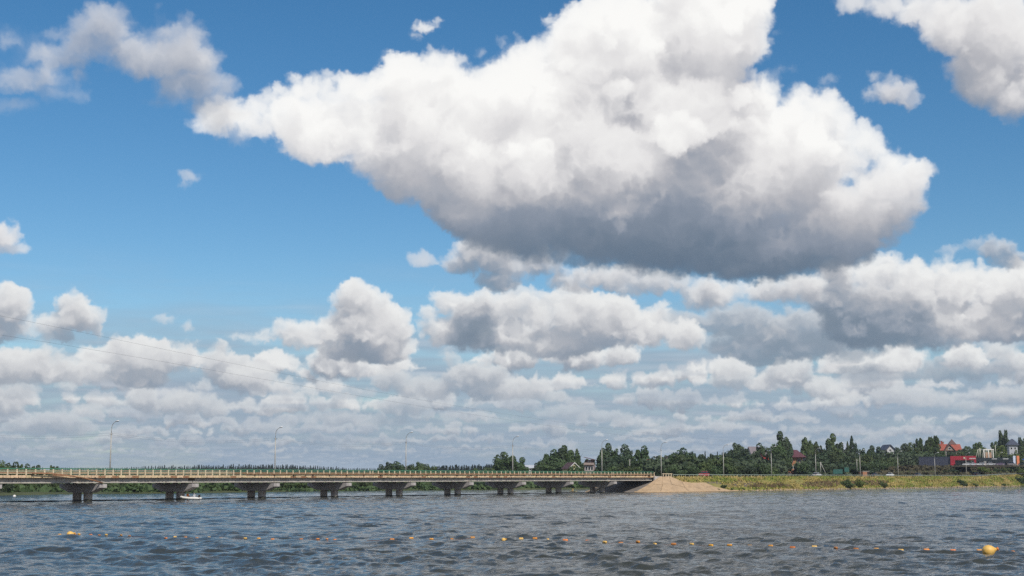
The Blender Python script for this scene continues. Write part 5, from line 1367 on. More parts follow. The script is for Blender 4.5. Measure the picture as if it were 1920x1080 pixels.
# kerb blocks: 3 m precast pieces, many chipped, some missing
kr = random.Random(5)
kmeshes = []
for v in range(6):
    mb = MB(); n = 10; L_ = 1.46
    pts_t = []; pts_b = []
    for i in range(n+1):
        x = .02+i*(L_-.04)/n
        chip = (v > 1)*max(0, kr.gauss(0, .055)); chipb = max(0, kr.gauss(0, .05+.03*(v > 2)))
        pts_t.append((x, 4.70-chip)); pts_b.append((x, 4.235+chipb))
    prof = pts_b+pts_t[::-1]
    mb.prism(prof, -5.86, -5.60, 'y')
    mb.v = [(a[0], a[1], a[2]) for a in mb.v]
    kmeshes.append(mb.mesh('kerb_block', M['kerb']))
i = 0; s = -36.*K
while s < 161.5*K:
    u = kr.random(); gone = kr.random() < (.14 if s > 8 else .24)
    if not gone: link('kerb_block', kmeshes[min(5, int(u*u*9) if u < .8 else kr.randint(2, 5))], bridge, (s, 0, 0))
    s += 1.5
for sgn in (-1, 1): link('slab_edge', MB().box(-36*K, 162*K, sgn*5.62, sgn*5.72, 4.21, 4.55).mesh('slab_edge', M['rust'] if sgn < 0 else M['beam']), bridge)
far_k = obj('kerb', MB().box(-36*K, 162*K, 5.72, 5.9, 4.3, 4.7), M['kerb'], bridge)
# parapet: cream posts with a rounded nose, three rails; green steel railing just behind
pm = MB()
pm.prism([(-.10, 4.70), (-.10, 5.22), (-.06, 5.42), (-.10, 5.62), (-.04, 5.74), (.07, 5.74), (.10, 5.6), (.10, 4.70)], -.11, .11)
pmesh = pm.mesh('parapet_post', M['post'])
k = 0; s = -36.2*K; posts = []
while s < 163*K:
    posts.append(s); link('parapet_post', pmesh, bridge, (s+kr.uniform(-.03, .03), -5.72, 0)); s += 1.82 if kr.random() > .03 else .9
gp = MB().box(-.05, .05, -.05, .05, 4.55, 5.9).mesh('railing_post', M['green'])
for s in np.arange(-36*K, 162*K, 3.64): link('railing_post', gp, bridge, (s+.35, -5.42, 0))
for z in (5.0, 5.28, 5.55): obj('parapet_rail', MB().box(-36*K, 26*K, -5.735, -5.665, z-.04, z+.04), M['post'], bridge)
for z in (5.0, 5.3): obj('parapet_rail', MB().box(26.1*K, 162*K, -5.735, -5.665, z-.035, z+.035), M['rust'], bridge)
obj('parapet_rail', MB().box(26.1*K, 162*K, -5.735, -5.665, 5.50, 5.57), M['green'], bridge)
obj('railing_top_rail', MB().box(-36*K, 162*K, -5.48, -5.36, 5.80, 5.93), M['green'], bridge)
for z in (4.75, 5.1, 5.42): obj('railing_bar', MB().box(-36*K, 162*K, -5.44, -5.40, z-.03, z+.03), M['green'], bridge)
# far side railing seen through the near one
for s in np.arange(-36*K, 162*K, 3.64): link('railing_post', gp, bridge, (s, 5.5, 0))
for z in (4.75, 5.05, 5.35, 5.6): obj('railing_bar', MB().box(-36*K, 162*K, 5.46, 5.54, z-.035, z+.035), M['green'], bridge)
obj('railing_top_rail', MB().box(-36*K, 162*K, 5.44, 5.56, 5.8, 5.92), M['green'], bridge)
# low steel crash barrier along the carriageway, rusty
bar = MB().prism([(-.03, 4.9), (-.07, 4.98), (-.03, 5.06), (-.07, 5.14), (-.03, 5.22), (0, 5.22), (0, 4.9)], -36*K, 162*K)
bo = obj('crash_barrier', bar, M['rust'], bridge, loc=(0, -4.9, 0))
# rusty pipe slung outside the parapet on brackets; the left run has broken and hangs down
obj('service_pipe', MB().tube([(29*K, -6.02, 4.98)]+[(s_*K, -6.02, 4.98+.03*math.sin(s_*.7)) for s_ in np.arange(34, 163, 6.)], .105, 10), M['rust'], bridge, True)
pp = obj('service_pipe', MB().tube([(-36*K, -5.55, 5.12), (-22*K, -5.55, 5.10), (-16*K, -5.55, 5.11), (-9.5*K, -5.56, 5.08)], .15, 10), M['rust'], bridge, True)
obj('broken_pipe', MB().tube([(-15., -6.22, 5.05), (-11., -6.3, 4.95), (-7.5, -6.35, 4.62), (-5., -6.35, 4.28), (-2.2, -6.3, 3.75), (-.3, -6.2, 3.3)], .13, 10), M['rust'], bridge, True)
obj('broken_pipe', MB().tube([(-11, -6.35, 4.72), (-8., -6.4, 4.6), (-5.5, -6.42, 4.35), (-4.2, -6.4, 4.2)], .08, 8), M['rust'], bridge, True)
br = MB().box(-.08, .08, -6.12, -5.60, 4.62, 4.86).mesh('pipe_bracket', M['darksteel'])
for s in list(np.arange(-40, -11, 6.2))+list(np.arange(37, 193, 5.4)): link('pipe_bracket', br, bridge, (s+kr.uniform(-.3, .3), 0, 0))
# abutment under the last span
ab = MB().box(162.*K, 162*K+1.6, -5.9, 5.9, 1.2, 4.18)
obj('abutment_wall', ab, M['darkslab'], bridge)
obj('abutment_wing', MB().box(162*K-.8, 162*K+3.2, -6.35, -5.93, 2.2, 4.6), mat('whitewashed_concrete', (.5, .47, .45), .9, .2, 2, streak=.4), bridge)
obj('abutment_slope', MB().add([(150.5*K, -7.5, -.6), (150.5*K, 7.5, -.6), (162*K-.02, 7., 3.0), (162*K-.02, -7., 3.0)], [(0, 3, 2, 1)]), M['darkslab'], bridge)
# pale concrete revetment cone wrapping the abutment, in slabs that each have their own edge
rev = thing('revetment', 'pale tan concrete slope paving fanned round the bridge end above the water', 'revetment', tuple(SW(170, 9)))
def rw(s, w, z): return SW(s, w, z)-rev.location
def slab_piece(a, b, c, d, m, lift):
    P = [rw(*q) for q in (a, b, c, d)]
    n = (P[1]-P[0]).cross(P[3]-P[0]).normalized()
    if n.z < 0: n = -n
    cc = sum(P, Vector())/4
    top = [cc+(p-cc)*.982+n*lift for p in P]; bot = [cc+(p-cc)*.982-n*.25 for p in P]
    return MB().add(top+bot, [(0, 1, 2, 3), (7, 6, 5, 4), (0, 4, 5, 1), (1, 5, 6, 2), (2, 6, 7, 3), (3, 7, 4, 0)])
# cone: apex line near (164..172, 6.2, 4.3), toe on the water
toe = [(150.5, 7.2), (151.5, 10), (155, 12.6), (160, 13.9), (167, 14.1), (175, 14.1), (183, 14.0), (192, 13.8)]
mid = [(157, 6.9), (158, 8.4), (160.3, 9.7), (163.5, 10.3), (168.5, 11.2), (174, 11.3), (179, 11.3), (184, 11.2)]
midz = [1.95, 2.0, 2.15, 2.25, 1.35, 1.3, 1.3, 1.35]
topl = [(162, 6.4), (163, 6.5), (164.5, 6.6), (167.5, 6.8), (170.5, 9.0), (174, 9.5), (178, 9.5), (181.5, 9.4)]
topz = [3.7, 4.2, 4.4, 4.5, 2.95, 2.6, 2.6, 2.65]
for k in range(7):
    slab_a = slab_piece((*toe[k], -.12), (*toe[k+1], -.12), (*mid[k+1], midz[k+1]), (*mid[k], midz[k]), M['slab'], .06+.05*(k % 3))
    obj('slope_slab', slab_a, M['slab'], rev)
    slab_b = slab_piece((*mid[k], midz[k]), (*mid[k+1], midz[k+1]), (*topl[k+1], topz[k+1]), (*topl[k], topz[k]), M['slab'], .08+.04*((k+1) % 3))
    obj('slope_slab', slab_b, M['slab'], rev)
obj('kerb_strip', MB().tube([rw(167.5, 6.9, 4.5), rw(169.2, 8.1, 3.65), rw(171.0, 9.6, 2.6)], .16, 6), M['slab'], rev)
obj('toe_beam', MB().tube([rw(s_, w_+.2, .1) for s_, w_ in toe], .28, 6), M['slab'], rev)
# same cone on the far side of the abutment, lit sliver seen under the deck
rf = thing('revetment', 'small sunlit strip of slope paving seen under the last span of the bridge', 'revetment', tuple(SW(158, -9)))
P = [SW(*q)-rf.location for q in ((150.0, -7.6, -.5), (152.5, -12.5, -.5), (160.5, -8.4, 3.4), (159.5, -7.0, 3.2))]
obj('slope_slab', MB().add(P+[p-Vector((0, 0, .4)) for p in P], [(0, 3, 2, 1), (4, 5, 6, 7), (0, 1, 5, 4), (1, 2, 6, 5), (2, 3, 7, 6), (3, 0, 4, 7)]), M['slab'], rf)
# floating dark boom linking the piers at the waterline
bm_ = [SW(s_, 1.0+.3*math.sin(s_*.09), (.07+.04*math.sin(s_*.5))) for s_ in np.arange(-40, 152, 3.)]
tag(obj('floating_boom', MB().tube(bm_, .13, 6), M['cable'], smooth=True), 'thin dark floating hose lying on the water along the bridge piers', 'floating hose')
# rubble retaining band beside the revetment
rr = random.Random(2)
def rock(mb, c, r, R=rr):
    vs = []
    for dx, dy, dz in ((-1, -1, -1), (1, -1, -1), (1, 1, -1), (-1, 1, -1), (-1, -1, 1), (1, -1, 1), (1, 1, 1), (-1, 1, 1)):
        q = R.uniform(.6, 1.05); vs.append((c[0]+dx*r*q*.8, c[1]+dy*r*q*.8, c[2]+dz*r*q*.55))
    mb.add(vs, [(0, 3, 2, 1), (4, 5, 6, 7), (0, 1, 5, 4), (1, 2, 6, 5), (2, 3, 7, 6), (3, 0, 4, 7)])
wall = thing('rubble_wall', 'low dark rubble stone wall on the bank just right of the pale slope paving', 'stone wall', tuple(SW(195, 10)))
mb = MB()
for i in range(620):
    s_ = rr.uniform(183, 214); t = (s_-183)/31
    w_ = rr.uniform(8.2, 11.8-1.0*t); z_ = max(.3, 4.0-(w_-7.0)*.78)
    if z_ > 3.6-1.2*t or z_ < 1.0*(1-t)+.3 or (s_ < 190 and w_ > 9.3): continue
    rock(mb, SW(s_, w_+.25, z_)-wall.location, rr.uniform(.22, .5))
tag(obj('stone', mb, mat('grey_purple_rubble', (.13, .11, .10), .95, .35, .8, .05, 4, col2=(.24, .20, .19)), wall), kind='stuff')
sh = MB()
for i in range(1500):
    s_ = rr.uniform(185, 470); w_ = 13.0+rr.gauss(0, .5)
    rock(sh, SW(s_, w_, .05+rr.uniform(-.1, .25)), rr.uniform(.12, .4))
tag(obj('shore_stones', sh, mat('pale_shore_stone', (.42, .33, .24), .95, .3, 1)), 'pale stones and gravel along the waterline of the bank', 'shore stones', kind='stuff')
# ============================================================ GRASS AND SCRUB
def blades(n, placer, seed, h0, h1, wd, name, m, label):
    r = np.random.RandomState(seed); P = placer(r, n); n = len(P)
    K = 5
    base = np.repeat(P, K, 0); n2 = len(base)
    a = r.rand(n2)*2*PI; hh = (h0+(h1-h0)*r.rand(n2))*np.repeat(.6+.8*r.rand(n), K); lean = r.normal(size=(n2, 2))*.28
    off = r.normal(size=(n2, 2))*wd*.7
    b = base.copy(); b[:, :2] += off
    dx = np.cos(a)*wd*.5; dy = np.sin(a)*wd*.5
    v0 = b+np.stack([-dx, -dy, np.full(n2, -.1)], -1); v1 = b+np.stack([dx, dy, np.full(n2, -.1)], -1)
    v2 = b+np.stack([lean[:, 0]*hh, lean[:, 1]*hh, hh], -1)
    V = np.stack([v0, v1, v2], 1).reshape(-1, 3); F = np.arange(len(V)).reshape(-1, 3)
    me = bpy.data.meshes.new(name); me.from_pydata(V.tolist(), [], F.tolist()); me.materials.append(m); me.update()
    o = link(name, me); tag(o, label, 'grass', kind='stuff'); return o
def bank_placer(lo, hi, wlo, whi, patch=None):
    def f(r, n):
        s = lo+(hi-lo)*r.rand(n); w = wlo+(whi-wlo)*r.rand(n)
        if patch is not None:
            keep = np.sin(s*.17+w*.9)+np.sin(s*.053+w*1.7+2)+.6*np.sin(s*.4) > patch; s = s[keep]; w = w[keep]
        z = np.interp(w, [6.3, 7.2, 8.6, 10.5, 12.4, 13.2], [4.42, 4.1, 3.1, 1.6, .35, -.15])
        rz = np.maximum(0, s-395)*.021
        P = np.array([P0.x, P0.y])+K*s[:, None]*np.array([U.x, U.y])+w[:, None]*np.array([NV.x, NV.y])
        return np.column_stack([P, z*(1+rz/4.5)])
    return f
gA = mat('straw_grass', (.29, .25, .07), .9, .3, .12, col2=(.48, .37, .14)); gB = mat('olive_grass', (.14, .20, .035), .9, .3, .2, col2=(.31, .33, .06)); gC = mat('brown_weeds', (.14, .10, .05), .9, .3, .2, col2=(.24, .17, .09))
def not_cone(f):
    def g(r, n):
        P = f(r, n); s = ((P[:, 0]-P0.x)*U.x+(P[:, 1]-P0.y)*U.y)/K; w = (P[:, 0]-P0.x)*NV.x+(P[:, 1]-P0.y)*NV.y
        return P[(s > 190) | ((w < 8.7) & (s > 169)) | (w < 6.6)]
    return g
blades(9000, not_cone(bank_placer(170, 480, 6.4, 12.8)), 1, .15, .5, .5, 'dry_grass', gA, 'dry straw-coloured grass over the road bank')
blades(12000, not_cone(bank_placer(170, 480, 6.4, 12.6, -.1)), 2, .2, .55, .55, 'green_grass', gB, 'olive green grass patches over the road bank')
blades(3200, bank_placer(196, 300, 9.2, 11.4, .2), 3, .3, .8, .6, 'brown_weeds', gC, 'brown weeds in a band low on the road bank')
# ============================================================ TREES
def leaf_mesh(name, pts, nrm, size, m, rs, jitter=.55):
    n = len(pts)
    nn = nrm+rs.normal(size=(n, 3))*jitter; nn /= np.linalg.norm(nn, axis=1)[:, None]
    t = np.cross(nn, rs.normal(size=(n, 3))); t /= np.linalg.norm(t, axis=1)[:, None]; b = np.cross(nn, t)
    s = size*(.6+.8*rs.rand(n))[:, None]; q = .6+.5*rs.rand(n)[:, None]
    V = np.stack([pts-t*s-b*s*q*.4, pts-t*s*.1-b*s*q, pts+t*s-b*s*q*.1, pts+t*s*.2+b*s*q], 1).reshape(-1, 3)
    F = np.arange(len(V)).reshape(-1, 4)
    me = bpy.data.meshes.new(name); me.from_pydata(V.tolist(), [], F.tolist()); me.materials.append(m); me.update(); return me
def lobes_crown(rs, cz, rx, rz, nl, lr, n, skew=0.):
    L = []
    for i in range(nl):
        d = rs.normal(size=3); d /= np.linalg.norm(d); f = rs.uniform(.45, 1.08)
        L.append((np.array([d[0]*rx*f, d[1]*rx*f, cz+d[2]*rz*f]), lr*rs.uniform(.6, 1.25)))
    L.append((np.array([0, 0, cz]), min(rx, rz)*.75))
    P = []; N = []
    for c, r in L:
        k = int(n*r*r/sum(q[1]**2 for q in L))
        d = rs.normal(size=(k, 3)); d /= np.linalg.norm(d, axis=1)[:, None]
        P.append(c+d*r*np.array([1, 1, .85])*(1-.22*rs.rand(k)[:, None]**1.5)); N.append(d)
    P = np.concatenate(P); N = np.concatenate(N)
    return P, N
FOL = [mat('leaf_dark_green', (.034, .060, .032), .75, .3, .35, perobj=.3, trans=.14, col2=(.070, .110, .048)),
       mat('leaf_mid_green', (.046, .082, .030), .75, .3, .35, perobj=.25, trans=.16, col2=(.085, .125, .042)),
       mat('leaf_olive_green', (.055, .09, .028), .75, .3, .35, perobj=.2, trans=.18, col2=(.10, .14, .04)),
       mat('leaf_bright_green', (.085, .13, .028), .75, .3, .35, perobj=.15, trans=.2, col2=(.15, .20, .045)),
       mat('needle_dark_green', (.012, .026, .020), .8, .3, .35, perobj=.2, trans=.05, col2=(.022, .042, .028))]
def trunk_mesh(rs, h, r, top, limbs, lean=.02):
    mb = MB(); pts = [(rs.uniform(-1, 1)*lean*h*t, rs.uniform(-1, 1)*lean*h*t, h*top*t-.3*(t == 0)) for t in (0, .3, .6, 1)]
    mb.tube(pts, [r, r*.8, r*.55, r*.2], 7)
    for i in range(limbs):
        z = h*top*rs.uniform(.35, .9); a = rs.uniform(0, 6.28); l = h*rs.uniform(.15, .28)
        mb.tube([(0, 0, z), (math.cos(a)*l*.5, math.sin(a)*l*.5, z+l*.45), (math.cos(a)*l, math.sin(a)*l, z+l*1.0)], [r*.4, r*.25, r*.08], 5)
    return mb.mesh('trunk', M['bark'])
# unit trees: height 1, nominal crown width 1 (scaled separately)
PROT = {}
def protos():
    for v in range(5):      # broadleaf
        rs = np.random.RandomState(40+v)
        P, N = lobes_crown(rs, .57, .36, .33, 22+2*v, .125, 2800); P[:, 2] = np.clip(P[:, 2], .12, 1)
        P[:, 2] = .1+(P[:, 2]-P[:, 2].min())/(P[:, 2].max()-P[:, 2].min())*.9
        P[:, :2] *= 1+.30*np.clip((P[:, 2:3]-.5)/.3, 0, 1)
        P[:, :2] /= (np.percentile(np.abs(P[:, :2]), 98)*2)
        PROT['b', v] = (P, N, .030, trunk_mesh(rs, 1, .022, .72, 6))
    for v in range(3):      # poplar / birch, narrow and ragged
        rs = np.random.RandomState(60+v)
        P, N = lobes_crown(rs, .56, .22, .40, 22, .10, 2000)
        P[:, 2] = .12+(P[:, 2]-P[:, 2].min())/(P[:, 2].max()-P[:, 2].min())*.88
        P[:, :2] *= (1.12-.5*P[:, 2:3]); P[:, :2] /= (np.percentile(np.abs(P[:, :2]), 98)*2)
        PROT['p', v] = (P, N, .030, trunk_mesh(rs, 1, .016, .85, 6))
    for v in range(3):      # spruce
        rs = np.random.RandomState(70+v); P = []; N = []
        for k in range(17):
            z = .10+.88*(k/17)**.9; R = (1-z)**.85*.5*rs.uniform(.82, 1.15)+.015; nb = int(9+R*26)
            for b_ in range(nb):
                a = b_/nb*6.28+rs.uniform(-.3, .3); rr_ = R*rs.uniform(.7, 1.15)
                for q in np.linspace(.15, 1, 7):
                    P.append((math.cos(a)*rr_*q+rs.normal()*.01, math.sin(a)*rr_*q+rs.normal()*.01, z-.10*rr_*q+.05*(1-q)+rs.normal()*.008)); N.append((math.cos(a)*.6, math.sin(a)*.6, .8))
        PROT['c', v] = (np.array(P), np.array(N), .022, trunk_mesh(rs, 1, .016, .95, 0))
    for v in range(4):      # shrub, crown down to the ground
        rs = np.random.RandomState(80+v)
        P, N = lobes_crown(rs, .42, .38, .40, 20, .17, 1700); P[:, 2] = np.maximum(P[:, 2], .0+.1*rs.rand(len(P)))
        P[:, 2] /= P[:, 2].max(); P[:, :2] /= (np.percentile(np.abs(P[:, :2]), 98)*2)
        PROT['u', v] = (P, N, .042, trunk_mesh(rs, 1, .03, .5, 5))
protos()
_crown = {}
trand = random.Random(77)
def crown_mesh(kind, v, tone, wide):
    """crown for a class of width/height ratio, so leaves keep a natural size"""
    w = [.3, .5, .75, 1.1, 1.7, 2.6][min(range(6), key=lambda q: abs([.3, .5, .75, 1.1, 1.7, 2.6][q]-wide))]
    key = (kind, v, tone, w)
    if key not in _crown:
        P, N, sz, tr = PROT[kind, v]; P2 = P*np.array([w, w, 1]); N2 = N/np.array([w, w, 1])
        N2 = N2/np.linalg.norm(N2, axis=1)[:, None]
        f = FOL[4] if kind == 'c' else FOL[tone]
        _crown[key] = (leaf_mesh('crown', P2, N2, sz*(.75+.35*w), f, np.random.RandomState(v*7+3)), w, tr)
    return _crown[key]
KN = {'b': ('broadleaf_tree', 'tree'), 'p': ('poplar_tree', 'tree'), 'c': ('spruce_tree', 'tree'), 'u': ('shrub', 'bush')}
def tree(kind, tone, x, y, z, h, w, label, group=None, parts=True):
    v = trand.randrange({'b': 5, 'p': 3, 'c': 3, 'u': 4}[kind])
    me, wc, tr = crown_mesh(kind, v, tone, w/h)
    f = w/h/wc
    t = link(KN[kind][0], None, None, (x, y, z), trand.random()*6.28, (h*f, h*f, h))
    tag(t, label, KN[kind][1], group)
    link('crown', me, t); link('trunk', tr, t)
    return t
for row in TREES: tree(*row)
# far conifer wood: a countable front rank and a mass behind
spr = []
for v in range(3):
    P, N, sz, tr = PROT['c', v]; rs = np.random.RandomState(v)
    pick = rs.permutation(len(P))[:420]
    spr.append(leaf_mesh('spruce_tree', P[pick]*np.array([.42, .42, 1]), N[pick], .05, FOL[4], rs))
for i, (x, y, z, h) in enumerate(FAR):
    o = link('spruce_tree', spr[i % 3], None, (x, y, z), trand.random()*6, (h, h, h))
    tag(o, 'small dark spruce in the distant conifer wood on the skyline beyond the bridge', 'tree', 'spruces of the distant conifer wood')
rs = np.random.RandomState(19)
def mass(name, label, rows, m):
    P = []
    for (x0, y0, x1, y1, dens, hh, zz, dp) in rows:
        n = int(dens*math.hypot(x1-x0, y1-y0)); t = rs.rand(n)
        dpt = rs.rand(n)*dp
        X = x0+(x1-x0)*t; Y = y0+(y1-y0)*t+dpt
        top = hh*(.75+.25*np.sin(t*97)*np.sin(t*41+1))*(.85+.3*rs.rand(n))
        P.append(np.column_stack([X, Y, zz+top*rs.rand(n)**.6]))
    P = np.concatenate(P)
    N = rs.normal(size=P.shape); N[:, 2] = np.abs(N[:, 2])+.3; N[:, 1] -= .5; N /= np.linalg.norm(N, axis=1)[:, None]
    me = leaf_mesh(name, P, N, .9, m, rs); tag(link(name, me), label, 'wood', kind='stuff')
mass('far_wood', 'far-off dark conifer wood behind the lake reading as one mass', MASS_FAR, FOL[4])
mass('shore_thicket', 'dark undergrowth along the far shore seen under the bridge deck', MASS_SHORE, FOL[1])
mass('hillside_thicket', 'dark green thicket covering the hillside between the houses', MASS_HILL, FOL[0])
mass('roadside_scrub', 'brown green scrub on the slope below the dark showroom', MASS_SCRUB, mat('scrub_brown_green', (.045, .042, .022), .9, .3, .1, col2=(.10, .085, .045)))
# ============================================================ STREET LAMPS AND WIRES
def make_lamp():
    t = thing('street_lamp', 'x', 'street lamp')
    obj('pole', MB().tube([(0, 0, 0), (0, 0, 4), (0, 0, 8.4)], [.15, .125, .10], 10), M['galv'], t, True)
    arm = [(0, 0, 8.4), (0, 0, 9.0), (.08, 0, 9.6), (.32, 0, 10.05), (.75, 0, 10.38), (1.35, 0, 10.6)]
    obj('arm', MB().tube(arm, .055, 8), M['galv'], t, True)
    hd = MB().lathe([(.02, -.5), (.17, -.42), (.22, -.1), (.19, .22), (.08, .45), (.05, .55)], 10)
    hd.v = [(1.62-v[2]*1., v[1], 10.66+v[0]*.55-v[2]*-.12*-1) for v in hd.v]
    h = obj('lamp_head', hd, M['lampwhite'], t, True)
    obj('lens', MB().box(1.5, 1.9, -.1, .1, 10.52, 10.57), M['glass'], h)
    obj('bracket', MB().box(-.12, .12, -.3, .3, 8.15, 8.22), M['darksteel'], t)
    return t
lamp0 = make_lamp(); LS = [-28]+[q*1.009+1 for q in (7.5, 43.4, 79.2, 115, 151, 180, 213.6, 243, 273.6, 308, 341, 377, 411, 451)]
NVA = math.atan2(NV.y, NV.x); heads = []
for i, s in enumerate(LS):
    p = SW(s, -5.75 if s < 162 else -6.6, road_z(s)-.05)
    if s < 0: lab = 'tall grey street lamp on the bridge out of view to the left'; 
    elif s < 162: lab = 'grey street lamp on the bridge, %s from left' % ordn(i-1)
    else: lab = 'pale street lamp on the road bank, %s from the bridge end' % ordn(i-6)
    if s < 0: heads.append(p+Vector((0, 0, 8.3))); continue
    rz = NVA+rnd.uniform(-.05, .05)
    o = dup(lamp0, p, rz, lab, 'street lamp', 'street lamps along the bridge and road'); heads.append(p+Vector((0, 0, 8.3)))
def rm(o):
    for c in list(o.children): rm(c)
    bpy.data.objects.remove(o)
rm(lamp0)
def wire(a, b2, sag, r=.018, n=14): return [a+(b2-a)*t-Vector((0, 0, 4*sag*t*(1-t))) for t in [i/n for i in range(n+1)]]
for k, (dz, dw) in enumerate(((.1, -.25), (-.3, .25))):
    mb = MB()
    for i in range(len(heads)-1):
        o = Vector((0, 0, dz))+U*0+NV*dw
        mb.tube(wire(heads[i]+o, heads[i+1]+o, 1.1 if i < 6 else .8), .011, 4, False)
    tag(obj('overhead_wire', mb, M['cable']), 'thin %s wire strung from lamp to lamp along the bridge and road' % ('upper' if k == 0 else 'lower'), 'wire')
for k, pts in enumerate(POWER):
    tag(obj('power_line', MB().tube(pts, .014, 5, False), M['cable']), ('upper', 'lower')[k]+' of the two long power cables crossing the sky from the left edge', 'power cable')
# ============================================================ GUARD RAIL
gr = thing('guard_rail', 'long low steel guard rail with short posts along the top of the road bank', 'guard rail', tuple(SW(170, 5.9, 4.45)))
gmb = MB(); prev = None
ss = list(np.arange(171, 520, 4.))
for i in range(len(ss)-1):
    a = SW(ss[i], 5.9, road_z(ss[i]))-gr.location; b2 = SW(ss[i+1], 5.9, road_z(ss[i+1]))-gr.location
    for (w0, z0), (w1, z1) in (((0, .70), (.05, .65)), ((.05, .65), (0, .60)), ((0, .60), (.05, .55)), ((.05, .55), (0, .50))):
        gmb.add([a+NV*w0+Vector((0, 0, z0-.05)), a+NV*w1+Vector((0, 0, z1-.05)), b2+NV*w1+Vector((0, 0, z1-.05)), b2+NV*w0+Vector((0, 0, z0-.05))], [(0, 1, 2, 3)])
obj('beam', gmb, mat('greenish_galvanised_rail', (.30, .36, .31), .6, .2, .5), gr)
rp = MB().box(-.06, .06, -.06, .06, -.3, .72).mesh('post', M['galv'])
for s in np.arange(171, 500, 2.): link('post', rp, gr, SW(s, 5.82, road_z(s)-.05)-gr.location)
pe = thing('parapet_end', 'short cream concrete parapet block where the bridge railing stops', 'parapet', tuple(SW(166, 5.9, 4.45)), ANG)
obj('block', MB().box(-.5, 5, -.15, .15, .75, .95), M['post'], pe)
for x in (0, 1.5, 3, 4.6): obj('post', MB().box(x-.12, x+.12, -.14, .14, 0, .749), M['post'], pe)
# ============================================================ HOUSES
def W(c, r=.85, v=.1): return mat('wall_finish', c, r, v, .8, .01, 8)
def window(par, x, y, z, w, h, axis='y', sgn=-1, frame=None):
    fr = MB(); g = .06; T = .05
    def R(v):
        return v if axis == 'y' else (v[1], v[0], v[2])
    cx, cy = (x, y) if axis == 'y' else (y, x)
    a0, a1 = sorted((cy, cy+sgn*T))
    fr.box(cx-w/2-g, cx-w/2+g, a0, a1, z-h/2-g, z+h/2+g, R); fr.box(cx+w/2-g, cx+w/2+g, a0, a1, z-h/2-g, z+h/2+g, R)
    fr.box(cx-w/2+g, cx+w/2-g, a0, a1, z+h/2-g, z+h/2+g, R); fr.box(cx-w/2+g, cx+w/2-g, a0, a1, z-h/2-g, z-h/2+g, R)
    f = obj('window', fr, frame or M['white'], par)
    b0, b1 = sorted((cy, cy+sgn*.025))
    obj('pane', MB().box(cx-w/2+g, cx+w/2-g, b0, b1, z-h/2+g, z+h/2-g, R), M['glass'], f)
def gable_roof(par, w, d, z, rise, m, over=.5, axis='x', th=.16, name='roof'):
    """ridge along axis"""
    a, b2 = (w/2+over, d/2+over) if axis == 'x' else (d/2+over, w/2+over)
    pr = [(-b2, z-over*rise/(b2-over)), (0, z+rise), (b2, z-over*rise/(b2-over)), (b2, z-over*rise/(b2-over)+th), (0, z+rise+th*1.3), (-b2, z-over*rise/(b2-over)+th)]
    return obj(name, MB().prism(pr, -a, a, 'x' if axis == 'x' else 'y'), m, par)
def hip_roof(par, w, d, z, rise, m, over=.6, ridge=.35):
    a, b2 = w/2+over, d/2+over; r = a*ridge
    vs = [(-a, -b2, z), (a, -b2, z), (a, b2, z), (-a, b2, z), (-a, -b2, z+.15), (a, -b2, z+.15), (a, b2, z+.15), (-a, b2, z+.15), (-r, 0, z+rise), (r, 0, z+rise)]
    return obj('roof', MB().add(vs, [(0, 3, 2, 1), (0, 1, 5, 4), (1, 2, 6, 5), (2, 3, 7, 6), (3, 0, 4, 7), (4, 5, 9, 8), (5, 6, 9), (6, 7, 8, 9), (7, 4, 8)]), m, par)
def walls(par, w, d, h, m, gable=0, axis='x', base=-5., name='wall'):
    mb = MB()
    if gable and axis == 'x': mb.prism([(-d/2, base), (-d/2, h), (0, h+gable), (d/2, h), (d/2, base)], -w/2, w/2)
    elif gable: mb.prism([(-w/2, base), (-w/2, h), (0, h+gable), (w/2, h), (w/2, base)], -d/2, d/2, 'y')
    else: mb.box(-w/2, w/2, -d/2, d/2, base, h)
    return obj(name, mb, m, par)
def chimney(par, x, y, z0, z1, w=.6, m=None):
    c = obj('chimney', MB().box(x-w/2, x+w/2, y-w/2, y+w/2, z0, z1), m or W((.3, .15, .1)), par)
    obj('chimney_cap', MB().box(x-w*.65, x+w*.65, y-w*.65, y+w*.65, z1, z1+.12), M['darksteel'], c)
R_red = mat('red_roof_metal', (.30, .045, .035), .6, .15, .6); R_brown = mat('brown_roof_sheet', (.10, .05, .045), .6, .2, .6)
R_orange = mat('orange_roof_tile', (.33, .085, .055), .7, .18, .8, .03, 6); R_grey = mat('grey_roof_sheet', (.20, .17, .18), .6, .15, .6)
R_blue = mat('slate_blue_roof', (.055, .065, .10), .5, .15, .6); R_maroon = mat('maroon_roof_sheet', (.12, .045, .055), .6, .15, .6)
